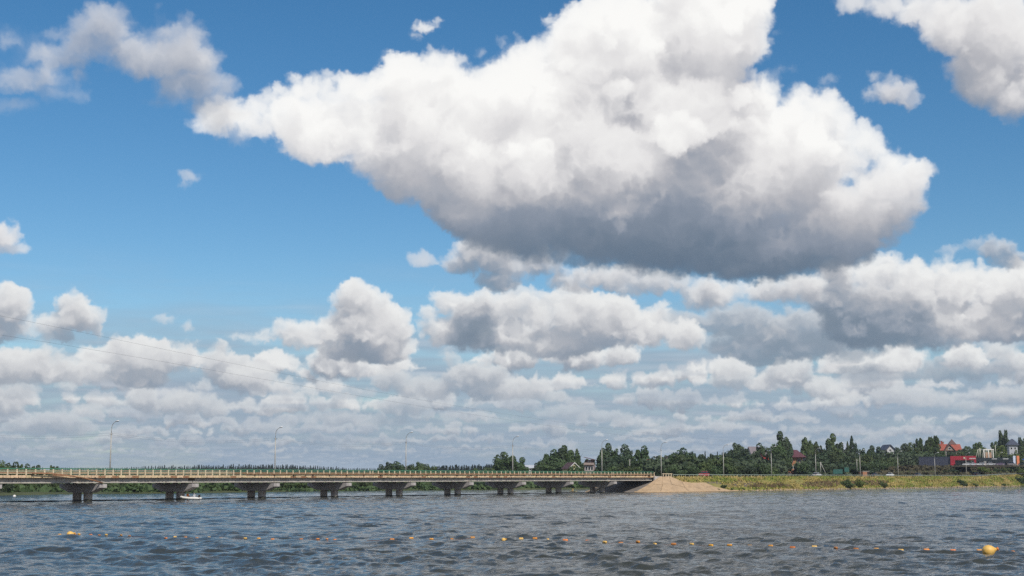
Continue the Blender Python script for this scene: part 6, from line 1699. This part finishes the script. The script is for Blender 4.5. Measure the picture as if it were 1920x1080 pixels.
for h in HOUSES:
    exec_house = h[0]
    kind, x, y, z, rz, w, d, hh = h[:8]
    if kind == 'long_white':
        t = thing('shed', 'low white long shed half hidden by trees left of the tall clump beyond the bridge', 'building', (x, y, z), rz)
        walls(t, w, d, hh, W((.55, .56, .58))); gable_roof(t, w, d, hh, 1.2, mat('pale_sheet_roof', (.5, .52, .56), .5), axis='x')
        for k in range(4): window(t, -w/2+w*(k+.5)/4, -d/2, hh*.5, .9, .7)
    elif kind == 'cottage':
        t = thing('cottage', 'small cottage with pale yellow gable and brown roof behind a round bush', 'house', (x, y, z), rz)
        walls(t, w, d, hh, W((.55, .50, .30)), 2.0, 'y'); gable_roof(t, w, d, hh, 2.0, R_brown, axis='y')
        obj('gable_trim', MB().prism([(-w/2-.3, hh-.25), (0, hh+1.95), (w/2+.3, hh-.25), (w/2+.3, hh+.05), (0, hh+2.25), (-w/2-.3, hh+.05)], -d/2-.62, -d/2-.55, 'y'), M['white'], t)
        window(t, -1.2, -d/2, hh*.5, .9, 1.1); window(t, 1.2, -d/2, hh*.5, .9, 1.1)
    elif kind == 'maroon':
        t = thing('house', 'two storey dusky pink house with sloping maroon roof beyond the bridge', 'house', (x, y, z), rz)
        walls(t, w, d, hh, W((.30, .23, .22))); obj('upper_floor', MB().box(-w*.38, w*.42, -d*.42, d*.42, hh+.002, hh+1.9), W((.13, .08, .08)), t)
        obj('roof', MB().prism([(-w*.55, hh+2.9), (w*.62, hh+1.75), (w*.62, hh+1.95), (-w*.55, hh+3.1)], -d*.6, d*.6, 'y'), R_maroon, t)
        obj('balcony', MB().box(-w/2-.1, w/2+.1, -d/2-.9, -d/2-.003, hh-.15, hh+.75), W((.36, .28, .25)), t)
        for k in (-.28, .02, .3): window(t, w*k, -d/2, hh*.45, .9, 1.5)
        window(t, 0, -d*.42, hh+1.0, 1., .8)
    elif kind == 'redroof':
        t = thing('house', 'house with bright red roof plane and brown timber gable among shrubs', 'house', (x, y, z), rz)
        walls(t, w, d, hh, W((.32, .25, .2)), 3.2, 'x'); gable_roof(t, w, d, hh, 3.2, R_red, axis='x')
        g = obj('cross_gable', MB().prism([(w*.36-1.6, hh), (w*.36, hh+4.6), (w*.36+1.6, hh)], -d/2-1.0, 0, 'y'), W((.45, .4, .38)), t)
        obj('roof', MB().prism([(w*.36-2.1, hh-.5), (w*.36, hh+4.7), (w*.36+2.1, hh-.5), (w*.36+2.1, hh-.2), (w*.36, hh+5.0), (w*.36-2.1, hh-.2)], -d/2-1.4, 0, 'y'), R_brown, t)
        window(t, w*.36, -d/2-1.0, hh+1.6, 1., 1.2)
    elif kind == 'greyroof':
        t = thing('house', 'pale house with broad grey roof and white gable below the round dark crown', 'house', (x, y, z), rz)
        walls(t, w, d, hh, W((.42, .42, .44)), 3.0, 'x'); gable_roof(t, w, d, hh, 3.6, R_grey, axis='x')
        obj('dormer', MB().prism([(-1.9, hh-.6), (0, hh+1.8), (1.9, hh-.6)], -d/2-.8, 0, 'y'), W((.62, .62, .64)), t)
        window(t, 0, -d/2-.8, hh+.2, 1., 1.)
        for k in (-.3, .3): window(t, w*k, -d/2, hh*.4, 1., 1.2)
    elif kind == 'smallred':
        t = thing('house', 'small house with dull red roof and pale gable left of the tall tree', 'house', (x, y, z), rz)
        walls(t, w, d, hh, W((.5, .45, .45)), 2.6, 'y'); gable_roof(t, w, d, hh, 2.6, R_red, axis='y'); chimney(t, 1.2, 0, hh+1, hh+3.4, m=W((.4, .38, .38)))
        window(t, 0, -d/2, hh*.7, .8, .9)
    elif kind == 'orange':
        t = thing('brick_house', 'orange brick two storey house with dark hipped roof and balcony', 'house', (x, y, z), rz)
        wm = mat('orange_brick', (.42, .20, .11), .85, .15, .8, .01, 20)
        walls(t, w*.52, d, hh, wm); t.children[0].location.x = -w*.24
        obj('wing', MB().box(.02*w+.003, w*.5, -d/2+1.4, d/2, -5, hh), wm, t)
        hip_roof(t, w, d, hh, 3.4, R_maroon, 1.3, .25)
        obj('balcony', MB().box(w*.02+.01, w*.46, -d/2-.2, -d/2+1.39, hh-2.9, hh-1.9), W((.45, .26, .24)), t)
        obj('corner_trim', MB().box(w*.0-.12, w*.02, -d/2-.06, -d/2-.003, -1, hh), W((.5, .36, .14)), t)
        window(t, -w*.28, -d/2, hh-1.3, 1.3, 1.5, frame=mat('blue_frame', (.12, .14, .28), .6)); window(t, w*.24, -d/2+1.4, hh-1.1, 1.6, 1.2)
        for k in (-.36, -.24, -.1): window(t, w*k, -d/2, hh-4.4, 1.0, 1.3)
        chimney(t, -w*.25, 0, hh+1, hh+4.1, .8, W((.35, .33, .36)))
        obj('annex', MB().prism([(-w*.72, -6), (-w*.72, hh-7.6), (-w*.45, hh-6.4), (-w*.30, hh-7.2), (-w*.30, -6)], -d/2-3, -d/2-.01, 'y'), W((.13, .11, .12)), t)
    elif kind == 'whiteroof':
        t = thing('house', 'house with pale blue grey roof just showing above trees on the hill', 'house', (x, y, z), rz)
        walls(t, w, d, hh, W((.5, .5, .5)), 2.4, 'x'); gable_roof(t, w, d, hh, 2.4, mat('pale_roof', (.38, .42, .5), .5), axis='x')
        obj('chimney', MB().box(-w*.36, -w*.36+.6, -.3, .3, hh+1, hh+3.6), M['white'], t); window(t, 0, -d/2, hh*.6, 1, 1)
    elif kind == 'darkgable':
        t = thing('house', 'white walled house with dark low pitched gable behind trees', 'house', (x, y, z), rz)
        walls(t, w, d, hh, W((.5, .5, .52)), 2.0, 'y'); gable_roof(t, w, d, hh, 2.0, R_blue, .8, axis='y', th=.3); window(t, 0, -d/2, hh*.75, 1.4, 1)
    elif kind == 'bigred':
        t = thing('villa', 'large villa with bright orange red roofs and a pointed brown turret', 'house', (x, y, z), rz)
        walls(t, w, d, hh, W((.33, .22, .16)), 3.1, 'x'); gable_roof(t, w, d, hh, 3.4, R_orange, .5, axis='x')
        obj('cross_gable', MB().prism([(-w*.10-2.9, hh-.3), (-w*.10, hh+2.9), (-w*.10+2.9, hh-.3)], -d/2-1.6, -1, 'y'), W((.26, .18, .14)), t)
        gx_ = -w*.10
        obj('roof', MB().prism([(gx_-3.6, hh-.9), (gx_, hh+3.1), (gx_+3.6, hh-.9), (gx_+3.6, hh-.55), (gx_, hh+3.5), (gx_-3.6, hh-.55)], -d/2-2.1, -1, 'y'), R_brown, t)
        window(t, gx_, -d/2-1.6, hh+.9, 1.6, 1.2)
        tw = obj('turret', MB().box(w*.02, w*.02+3.4, 0, 3.4, hh, hh+3.6), W((.35, .22, .17)), t)
        obj('turret_roof', MB().add([(w*.02-.6, -.6, hh+3.4), (w*.02+4., -.6, hh+3.4), (w*.02+4., 4., hh+3.4), (w*.02-.6, 4., hh+3.4), (w*.02+1.7, 1.7, hh+6.6)], [(0, 3, 2, 1), (0, 1, 4), (1, 2, 4), (2, 3, 4), (3, 0, 4)]), R_brown, t)
        chimney(t, -w*.38, 0, hh+1.5, hh+5.4, .9, W((.3, .07, .06))); chimney(t, -w*.28, 1, hh+2, hh+4.9, .8)
        for k in (.2, .36): window(t, w*k, -d/2, hh*.6, 1.1, 1.3)
        obj('low_wing', MB().prism([(-w*.72, -4), (-w*.72, hh), (-w*.6, hh+2.4), (-w*.5-.01, hh+1.5), (-w*.5-.01, -4)], -d/2, d/2, 'y'), mat('faded_roof', (.34, .18, .15), .8), t)
    elif kind == 'whitehip':
        t = thing('house', 'white house with dark blue hipped roof near the right edge of the photo', 'house', (x, y, z), rz)
        walls(t, w, d, hh, W((.45, .46, .50))); hip_roof(t, w, d, hh, 3.6, R_blue, 1.0, .15)
        for k in (-.25, .2): window(t, w*k, -d/2, hh*.6, 1.1, 1.3)
    elif kind == 'brickhut':
        t = thing('brick_hut', 'small flat orange brick hut beside the road near a lamp', 'hut', (x, y, z), rz)
        walls(t, w, d, hh, mat('hut_brick', (.36, .17, .10), .9, .2, 1, .01, 20), base=-2); obj('roof', MB().box(-w/2-.2, w/2+.2, -d/2-.2, d/2+.2, hh+.002, hh+.18), M['beam'], t)
        obj('door', MB().box(w*.2, w*.2+1, -d/2-.05, -d/2-.003, 0, 2), M['darksteel'], t)
# showroom
sx, sy, sz, srz, sc1, sc2, sh_ = SHOWROOM
t = thing('car_showroom', 'long dark blue grey car showroom with a red entrance portal on the slope', 'showroom', (sx, sy, sz), srz)
clad = mat('dark_blue_cladding', (.055, .062, .095), .5, .08, .5)
clad2 = mat('dark_green_grey_cladding', (.03, .042, .05), .5, .1, .5)
redp = mat('red_portal_panel', (.42, .03, .05), .45, .05, .5)
np_ = 11
for k in range(np_): obj('cladding_panel', MB().box(-sc1+k*sc1/np_+.03, -sc1+(k+1)*sc1/np_-.03, -.06 if k % 2 else -.08, 14, 0, sh_), clad, t)
pw = sc1*.78
for a, b2, c, d in ((0, pw*.17, 0, sh_+.4), (pw*.17+.01, pw, sh_*.62, sh_+.4)): obj('portal', MB().box(a, b2, -.9, -.1, c, d), redp, t)
obj('portal', MB().box(pw*.93, pw-.001, -.9, -.1, 0, sh_*.62-.01), redp, t)
for k in range(4):
    f = obj('shop_window', MB().box(pw*.18+k*pw*.15, pw*.18+(k+1)*pw*.15-.15, .15, .3, .1, sh_*.6), M['glass'], t)
obj('door_frame', MB().box(pw*.80, pw*.92, .1, .25, .0, sh_*.55), M['galv'], t)
obj('emblem', MB().box(pw*.52, pw*.58, -1.0, -.902, sh_*.78, sh_*.97), mat('pale_emblem', (.75, .70, .55), .5), t)
for k in range(6): obj('sign_letter', MB().box(pw*.76+k*.48, pw*.76+k*.48+.34, -.96, -.902, sh_*.74, sh_*.74+.5), M['white'], t)
obj('side_hall', MB().box(pw+.02, pw+sc2, 1, 12, 0, sh_*.88), clad2, t)
for a, b2 in ((.42, .56), (.72, .87)): obj('sign_board', MB().box(pw+sc2*a, pw+sc2*b2, .85, .998, sh_*.70, sh_*.78), M['white'], t)
for k in range(5): obj('shop_window', MB().box(pw+sc2*(.06+k*.18), pw+sc2*(.17+k*.18), .9, .997, .1, sh_*.55), M['glass'], t)
obj('door_frame', MB().box(pw+sc2*.2, pw+sc2*.27, .8, .89, 0, sh_*.5), M['galv'], t)
obj('roof_edge', MB().box(-sc1-.1, -.01, -.15, 14.1, sh_+.002, sh_+.25), clad2, t)
tag(obj('parking_terrace', MB().box(-sc1-2, pw+sc2+14, -8, 13.9, -.7, -.02), mat('terrace_gravel', (.09, .08, .06), .95, .2, .6), loc=(sx, sy, sz), rz=srz), kind='structure')
# pylons and canopy at the right end of the showroom
def atS(x, y, z=0.): return (sx+x*math.cos(srz)-y*math.sin(srz), sy+x*math.sin(srz)+y*math.cos(srz), sz+z)
for k, (c, lab) in enumerate((((.55, .62, .75), 'white and pale blue advertising pylon right of the dark showroom'), ((.7, .22, .10), 'orange advertising pylon right of the dark showroom'))):
    t = thing('sign_pylon', lab, 'sign', atS(pw+sc2+.8+k*1.7, -2))
    obj('board', MB().box(-.6, .6, -.15, .15, .25, 4.6), mat('pylon_face', c, .5, .05), t); obj('foot', MB().box(-.7, .7, -.3, .3, -.02, .249), M['beam'], t)
t = thing('canopy', 'blue roofed canopy with red fascia at the far right above the bushes', 'canopy', atS(pw+sc2+9, 0), srz)
obj('roof', MB().prism([(-4.5, 2.9), (-2., 4.2), (-.5, 4.0), (5.5, 3.3), (5.5, 2.8), (-4.5, 2.5)], -2, 3, 'y'), mat('blue_awning', (.05, .12, .42), .6, .1), t)
obj('fascia', MB().box(-.2, 6.5, -2.2, -2.01, 3.6, 4.1), mat('red_fascia', (.5, .09, .06), .6, .1), t)
for x in (-4, 0, 5): obj('post', MB().box(x-.08, x+.08, -1.6, -1.44, 0, 2.9), M['galv'], t)
# white poles and unfinished pavilion on the slope above the showroom
for k, (px_, py_, pz_, ph_, ln) in enumerate(POLES):
    tag(obj('white_pole', MB().tube([(0, 0, -.5), (ln*.5, 0, ph_*.5), (ln, 0, ph_)], [.17, .15, .13], 8), mat('pale_pole_paint', (.62, .60, .50), .6), None, True, loc=(px_, py_, pz_)), 'pale slanting pole above the dark showroom, %s of the group from left' % ordn(k), 'pole', 'white poles above the showroom')
px_, py_, pz_ = PAV
t = thing('pavilion', 'unfinished brick pavilion with white beam above the showroom', 'pavilion', (px_, py_, pz_))
obj('brick_wall', MB().box(-1.6, 1.8, 0, 3, -3, 1.4), W((.40, .24, .16)), t); obj('beam', MB().box(-2.6, 3.0, -.4, 3.4, 2.6, 3.1), M['white'], t)
for x in (-2.2, .2, 2.6): obj('pillar', MB().box(x-.2, x+.2, -.3, .1, -3, 2.599), M['white'], t)
# fence and utility poles
for (x, y, z, rz, L_, lab) in FENCES:
    t = thing('sheet_fence', lab, 'fence', (x, y, z), rz); fm = mat('teal_fence_sheet', (.02, .10, .085), .6, .15, 1)
    pn = MB().box(.02, 1.98, -.03, .03, 0, 1.9).mesh('fence_panel', fm); pq = MB().box(-.05, .05, .031, .1, -.5, 2.0).mesh('post', M['darksteel'])
    for k in range(int(L_/2)): link('fence_panel', pn, t, (k*2, 0, (k % 2)*.05)); link('post', pq, t, (k*2, 0, 0))
for (x, y, z, h_, strut, lab) in UPOLES:
    t = thing('utility_pole', lab, 'utility pole', (x, y, z))
    obj('pole', MB().tube([(0, 0, -.5), (0, 0, h_)], [.16, .10], 8), M['galv'], t, True)
    if strut: obj('strut', MB().tube([(strut, 0, -.5), (.05, 0, h_*.93)], [.14, .10], 8), M['galv'], t, True)
    obj('cross_arm', MB().box(-.6, .6, -.05, .05, h_-.4, h_-.3), M['galv'], t)
# ============================================================ CARS
def car(label, loc, rz, col, L_=4.3, H_=1.48, style='hatch'):
    t = thing('parked_car' if style == 'p' else 'car', label, 'car', loc, rz)
    paint = mat('car_paint', col, .3, .03, 1); a = L_/2
    low = [(-a, .32), (-a, .62), (-a+.12, .80), (-a*.55, .92), (a*.78, .94), (a, .82), (a, .34), (a*.8, .24), (-a*.8, .24)]
    b = MB(); n = len(low)
    vs = [(x*(1 if abs(y_) < .8 else .97), y_, z) for y_ in (-.86, -.80, .80, .86) for x, z in low]
    def ring(i, y_, sq): return [(x*sq, y_, z) for x, z in low]
    R_ = [ring(0, -.86, .975), ring(1, -.74, 1.), ring(2, .74, 1.), ring(3, .86, .975)]
    vs = [v for r_ in R_ for v in r_]; fs = [tuple(range(n)), tuple(range(3*n, 4*n))[::-1]]
    for i in range(3): fs += [(i*n+k, (i+1)*n+k, (i+1)*n+(k+1) % n, i*n+(k+1) % n) for k in range(n)]
    obj('body', MB().add(vs, fs), paint, t)
    c0, c1, c2, c3 = ((-a*.50, -a*.18, a*.62, a*.92) if style != 'sedan' else (-a*.5, -a*.15, a*.38, a*.72))
    def cab(inset, z0, z1, x):
        return [(x[0], -.78+inset, z0), (x[1], -.62+inset, z1), (x[2], -.62+inset, z1), (x[3], -.78+inset, z0), (x[0], .78-inset, z0), (x[1], .62-inset, z1), (x[2], .62-inset, z1), (x[3], .78-inset, z0)]
    fs = [(0, 1, 2, 3), (7, 6, 5, 4), (0, 4, 5, 1), (1, 5, 6, 2), (2, 6, 7, 3)]
    obj('windows', MB().add(cab(0, .90, H_-.07, (c0, c1, c2, c3)), fs), M['glass'], t)
    obj('roof', MB().add(cab(.0, H_-.068, H_, (c1-.03, c1+.12, c2-.1, c2+.02)), fs), paint, t)
    for s_ in (-1, 1): obj('pillar', MB().tube([(a*.2, s_*.80, .9), (a*.2, s_*.64, H_-.04)], .035, 4), paint, t)
    wh = MB().lathe([(.12, -.1), (.30, -.1), (.31, 0), (.30, .1), (.12, .1)], 14); wh.v = [(v[0], v[2], v[1]) for v in wh.v]
    wm = wh.mesh('wheel', M['tyre'], True); rim = MB().lathe([(.19, -.112), (.19, .112)], 10); rim.v = [(v[0], v[2], v[1]) for v in rim.v]
    rmz = rim.mesh('rim', M['galv'])
    for x in (-a*.62, a*.62):
        for y_ in (-.78, .78): link('rim', rmz, link('wheel', wm, t, (x, y_, .31)))
    for y_ in (-.6, .6):
        obj('headlight', MB().box(-a-.015, -a+.1, y_-.16, y_+.16, .60, .74), M['lampwhite'], t)
        obj('tail_light', MB().box(a-.1, a+.012, y_-.14, y_+.14, .62, .80), mat('tail_lens', (.5, .02, .02), .3), t)
    return t
for (s_, w_, flip, col, L_, H_, style, lab) in CARS:
    car(lab, SW(s_, w_, road_z(s_)+.032), ANG+(PI if flip else 0), col, L_, H_, style)
for k, (x, col, H_, lab) in enumerate(LOTCARS):
    car(lab, atS(x, -5.5, -.018), srz+rnd.uniform(-.3, .3)+(PI if k % 2 else 0), col, 4.3, H_, 'p')
# ============================================================ BUOYS AND FLOAT LINE
ybm = mat('faded_yellow_plastic', (.74, .42, .07), .5, .15, 3, col2=(.80, .54, .18), streak=.35, streak_col=(.30, .2, .07)); orm = mat('orange_float_plastic', (.66, .27, .045), .55, .25, 6, perobj=.3, streak=.4, streak_col=(.2, .12, .05)); odm = mat('dull_orange_float_plastic', (.42, .17, .05), .6, .25, 2)
alg = mat('green_algae', (.05, .06, .015), .8)
def big_buoy(label, loc, rz, s=1.):
    t = thing('buoy', label, 'buoy', loc, rz); t.rotation_euler[1] = 1.35; t.scale = (s, s, s)
    prof = [(.02, -.33), (.17, -.31), (.28, -.22), (.345, -.05), (.34, .10), (.27, .25), (.17, .36), (.10, .43), (.075, .52), (.02, .53)]
    mb = MB().lathe(prof, 24); obj('float_body', mb, ybm, t, True)
    obj('eye', MB().lathe([(.03, .5), (.10, .51), (.105, .60), (.03, .62)], 12), orm, t, True)
    return t
flm = MB().lathe([(.03, -.21), (.085, -.20), (.105, -.17), (.105, .17), (.085, .20), (.03, .21)], 12); flm.v = [(v[2], v[0], v[1]) for v in flm.v]
FL = [flm.mesh('line_float', q, True) for q in (orm, ybm, odm)]
line = [Vector(p) for p in FLOATS]
for i, p in enumerate(line):
    d = (line[min(i+1, len(line)-1)]-line[max(i-1, 0)]); k = rnd.choice((0, 0, 0, 1, 2))
    o = link('line_float', FL[k], None, p+Vector((0, 0, rnd.uniform(.0, .07))), math.atan2(d.y, d.x)+rnd.uniform(-.35, .35))
    o.scale = [rnd.uniform(.66, .84)*(.74 if i < 22 else 1)]*3
    tag(o, '%s float on the swimming line, %s from left' % (('orange', 'yellow', 'dull brown orange')[k], ordn(i)), 'float', 'small floats along the rope')
rp_ = []
for a, b2 in zip(line, line[1:]):
    for t in (0, .33, .66): rp_.append(a+(b2-a)*t+Vector((0, 0, .0-.05*math.sin(t*PI))))
tag(obj('float_rope', MB().tube(rp_+[line[-1]], .014, 5), mat('wet_rope', (.16, .07, .04), .8)), 'thin wet rope threading the orange floats across the water', 'rope')
for lab, loc, rz, s_ in BUOYS: big_buoy(lab, loc, rz, s_)
# ============================================================ BOATS AND PEOPLE
def skin_body(name, pts, edges, rad, m, parent):
    me = bpy.data.meshes.new(name); me.from_pydata(pts, edges, []); o = bpy.data.objects.new(name, me); C.objects.link(o)
    md = o.modifiers.new('s', 'SKIN'); me.skin_vertices[0].data.foreach_set('radius', [r for q in rad for r in (q, q)]); me.skin_vertices[0].data[0].use_root = True
    sb = o.modifiers.new('d', 'SUBSURF'); sb.levels = 2; sb.render_levels = 2
    dg = bpy.context.evaluated_depsgraph_get(); m2 = bpy.data.meshes.new_from_object(o.evaluated_get(dg)); bpy.data.objects.remove(o)
    m2.materials.clear(); m2.materials.append(m); m2.polygons.foreach_set('use_smooth', [True]*len(m2.polygons))
    return link(name, m2, parent)
SK = mat('skin_tone', (.45, .27, .19), .6, .05); 
def person(label, loc, rz, shirt, trousers, hair, vest=None, lean=.1, hat=False):
    t = thing('person', label, 'person', loc, rz)
    # seated: hips at .42, back to local -x, feet forward (+x)
    pts = [(0, 0, .42), (lean*.4, 0, .62), (lean, 0, .86), (lean*1.2, 0, .98), (lean*1.3, 0, 1.05), (lean*1.35+.01, 0, 1.14),
           (.02, .1, .40), (.42, .14, .47), (.52, .14, .08), (.64, .14, .04), (.02, -.1, .40), (.42, -.14, .47), (.52, -.14, .08), (.64, -.14, .04),
           (lean, .19, .88), (lean+.10, .25, .64), (lean+.34, .18, .60), (lean+.42, .16, .60), (lean, -.19, .88), (lean+.10, -.25, .64), (lean+.34, -.18, .60), (lean+.42, -.16, .60)]
    ed = [(0, 1), (1, 2), (2, 3), (3, 4), (4, 5), (0, 6), (6, 7), (7, 8), (8, 9), (0, 10), (10, 11), (11, 12), (12, 13), (2, 14), (14, 15), (15, 16), (16, 17), (2, 18), (18, 19), (19, 20), (20, 21)]
    ra = [.14, .13, .15, .06, .055, .09, .09, .065, .045, .04, .09, .065, .045, .04, .06, .045, .035, .035, .06, .045, .035, .035]
    skin_body('body', pts, ed, ra, shirt, t)
    hd = MB().lathe([(.01, -.12), (.06, -.11), (.085, -.05), (.095, .02), (.085, .08), (.05, .12), (.01, .13)], 14, (lean*1.35+.02, 0, 1.17)); obj('head', hd, SK, t, True)
    obj('nose', MB().box(lean*1.35+.10, lean*1.35+.135, -.012, .012, 1.14, 1.18), SK, t)
    obj('hair', MB().lathe([(.09, -.02), (.102, .03), (.092, .09), (.055, .135), (.01, .145)], 14, (lean*1.35+.0, 0, 1.18)), hair, t, True)
    obj('trousers', MB().tube([(.0, 0, .36), (.12, .0, .42), (.3, .0, .46), (.44, 0, .47)], [.17, .17, .16, .14], 10), trousers, t, True)
    for s_ in (-1, 1):
        hx = lean+.46; hnd = MB().tube([(lean+.38, s_*.165, .60), (hx, s_*.16, .60)], [.04, .038], 8)
        for q in range(4): hnd.tube([(hx-.01, s_*.16+(q-1.5)*.018, .605), (hx+.05, s_*.16+(q-1.5)*.019, .60), (hx+.075, s_*.16+(q-1.5)*.018, .57)], [.011, .010, .008], 5)
        hnd.tube([(hx-.05, s_*.135, .60), (hx, s_*.11, .59)], [.013, .010], 5)
        obj('hand', hnd, SK, t, True)
    if vest: obj('life_vest', MB().lathe([(.20, -.22), (.24, -.1), (.25, .1), (.20, .22), (.11, .27)], 14, (lean*.7, 0, .78), .95, 1.15), vest, t, True)
    return t
bx, by, brz = BOAT
t = thing('inflatable_boat', 'white inflatable motor boat beside the second pier', 'boat', (bx, by, 0), brz)
wp = mat('white_hypalon', (.80, .79, .76), .4, .04)
for s_ in (-1, 1): obj('side_tube', MB().tube([(-2.1, s_*.02, .62), (-1.85, s_*.35, .55), (-1.3, s_*.62, .42), (0, s_*.68, .30), (1.4, s_*.68, .28), (1.95, s_*.68, .28)], [.19, .22, .23, .24, .23, .12], 12), wp, t, True)
obj('floor', MB().box(-1.3, 1.5, -.5, .5, .14, .2), M['beam'], t); obj('transom', MB().box(1.42, 1.5, -.45, .45, .201, .62), M['darksteel'], t)
for x in (-.75, .65): obj('seat', MB().box(x-.15, x+.15, -.46, .46, .40, .45), M['beam'], t)
ob = obj('outboard_motor', MB().box(1.5, 1.82, -.15, .15, .5, .95), M['darksteel'], t); obj('motor_shaft', MB().box(1.58, 1.70, -.04, .04, -.4, .499), M['darksteel'], ob)
obj('steering_frame', MB().tube([(1.0, -.3, .45), (.95, -.3, 1.0), (.95, .3, 1.0), (1.0, .3, .45)], .03, 6), M['white'], t, True)
def onB(x, y, z): return (bx+x*math.cos(brz)-y*math.sin(brz), by+x*math.sin(brz)+y*math.cos(brz), z)
person('person seated in the white boat wearing a bright orange life vest', onB(-.75, 0, .12), brz, mat('red_shirt', (.55, .12, .05), .8), mat('dark_trousers', (.03, .03, .04), .8), mat('brown_hair', (.05, .03, .02), .8), mat('orange_vest', (.85, .27, .04), .7, .05))
person('person in white top sitting at the stern of the white boat', onB(.65, 0, .03), brz+PI, mat('white_shirt', (.7, .7, .74), .8), mat('navy_trousers', (.02, .025, .05), .8), mat('pale_cap', (.7, .7, .7), .8), None, .02)
kx, ky, krz = KAYAK
t = thing('rowing_boat', 'tiny pale yellow boat far off between the piers on the right', 'boat', (kx, ky, 0), krz)
obj('hull', MB().add([(-1.3, 0, .35), (-.6, -.4, .25), (.7, -.42, .25), (1.2, -.3, .3), (1.2, .3, .3), (.7, .42, .25), (-.6, .4, .25), (-.9, 0, -.1), (1.0, -.2, -.1), (1.0, .2, -.1)], [(0, 7, 1), (1, 7, 8, 2), (2, 8, 3), (3, 8, 9, 4), (4, 9, 5), (5, 9, 7, 6), (6, 7, 0), (7, 9, 8), (0, 1, 6), (1, 2, 5, 6), (2, 3, 4, 5)]), mat('cream_hull', (.6, .55, .35), .5), t)
person('tiny seated person in yellow top in the far boat', (kx, ky, -.12), krz, mat('yellow_shirt', (.6, .42, .15), .8), mat('grey_trousers', (.1, .1, .1), .8), mat('dark_hair', (.03, .02, .02), .8))
# small white mooring float near the left bank
t = thing('mooring_float', 'small white float on the water by the left bank under the bridge', 'float', WFLOAT)
obj('float_body', MB().lathe([(.05, -.2), (.3, -.12), (.36, .05), (.25, .25), (.08, .34)], 14), M['white'], t, True); obj('ring', MB().lathe([(.05, .34), (.09, .36), (.05, .42)], 8), M['darksteel'], t)

# ============================================================ HAZE
hz = obj('haze', MB().box(-1900, 1900, -120, 2200, -3.2, 62), None)
hm = bpy.data.materials.new('summer_haze'); hm.use_nodes = True; hn = hm.node_tree; hn.nodes.clear()
pv_ = hn.nodes.new('ShaderNodeVolumePrincipled'); ho = hn.nodes.new('ShaderNodeOutputMaterial')
pv_.inputs['Color'].default_value = (.80, .88, 1, 1); pv_.inputs['Density'].default_value = HAZE_D; pv_.inputs['Anisotropy'].default_value = .2
hn.links.new(pv_.outputs[0], ho.inputs['Volume']); hz.data.materials.append(hm)
hm.cycles.volume_sampling = 'DISTANCE'; hm.cycles.homogeneous_volume = True
hz['kind'] = 'stuff'; hz['label'] = 'thin summer haze over the water and the far shore'
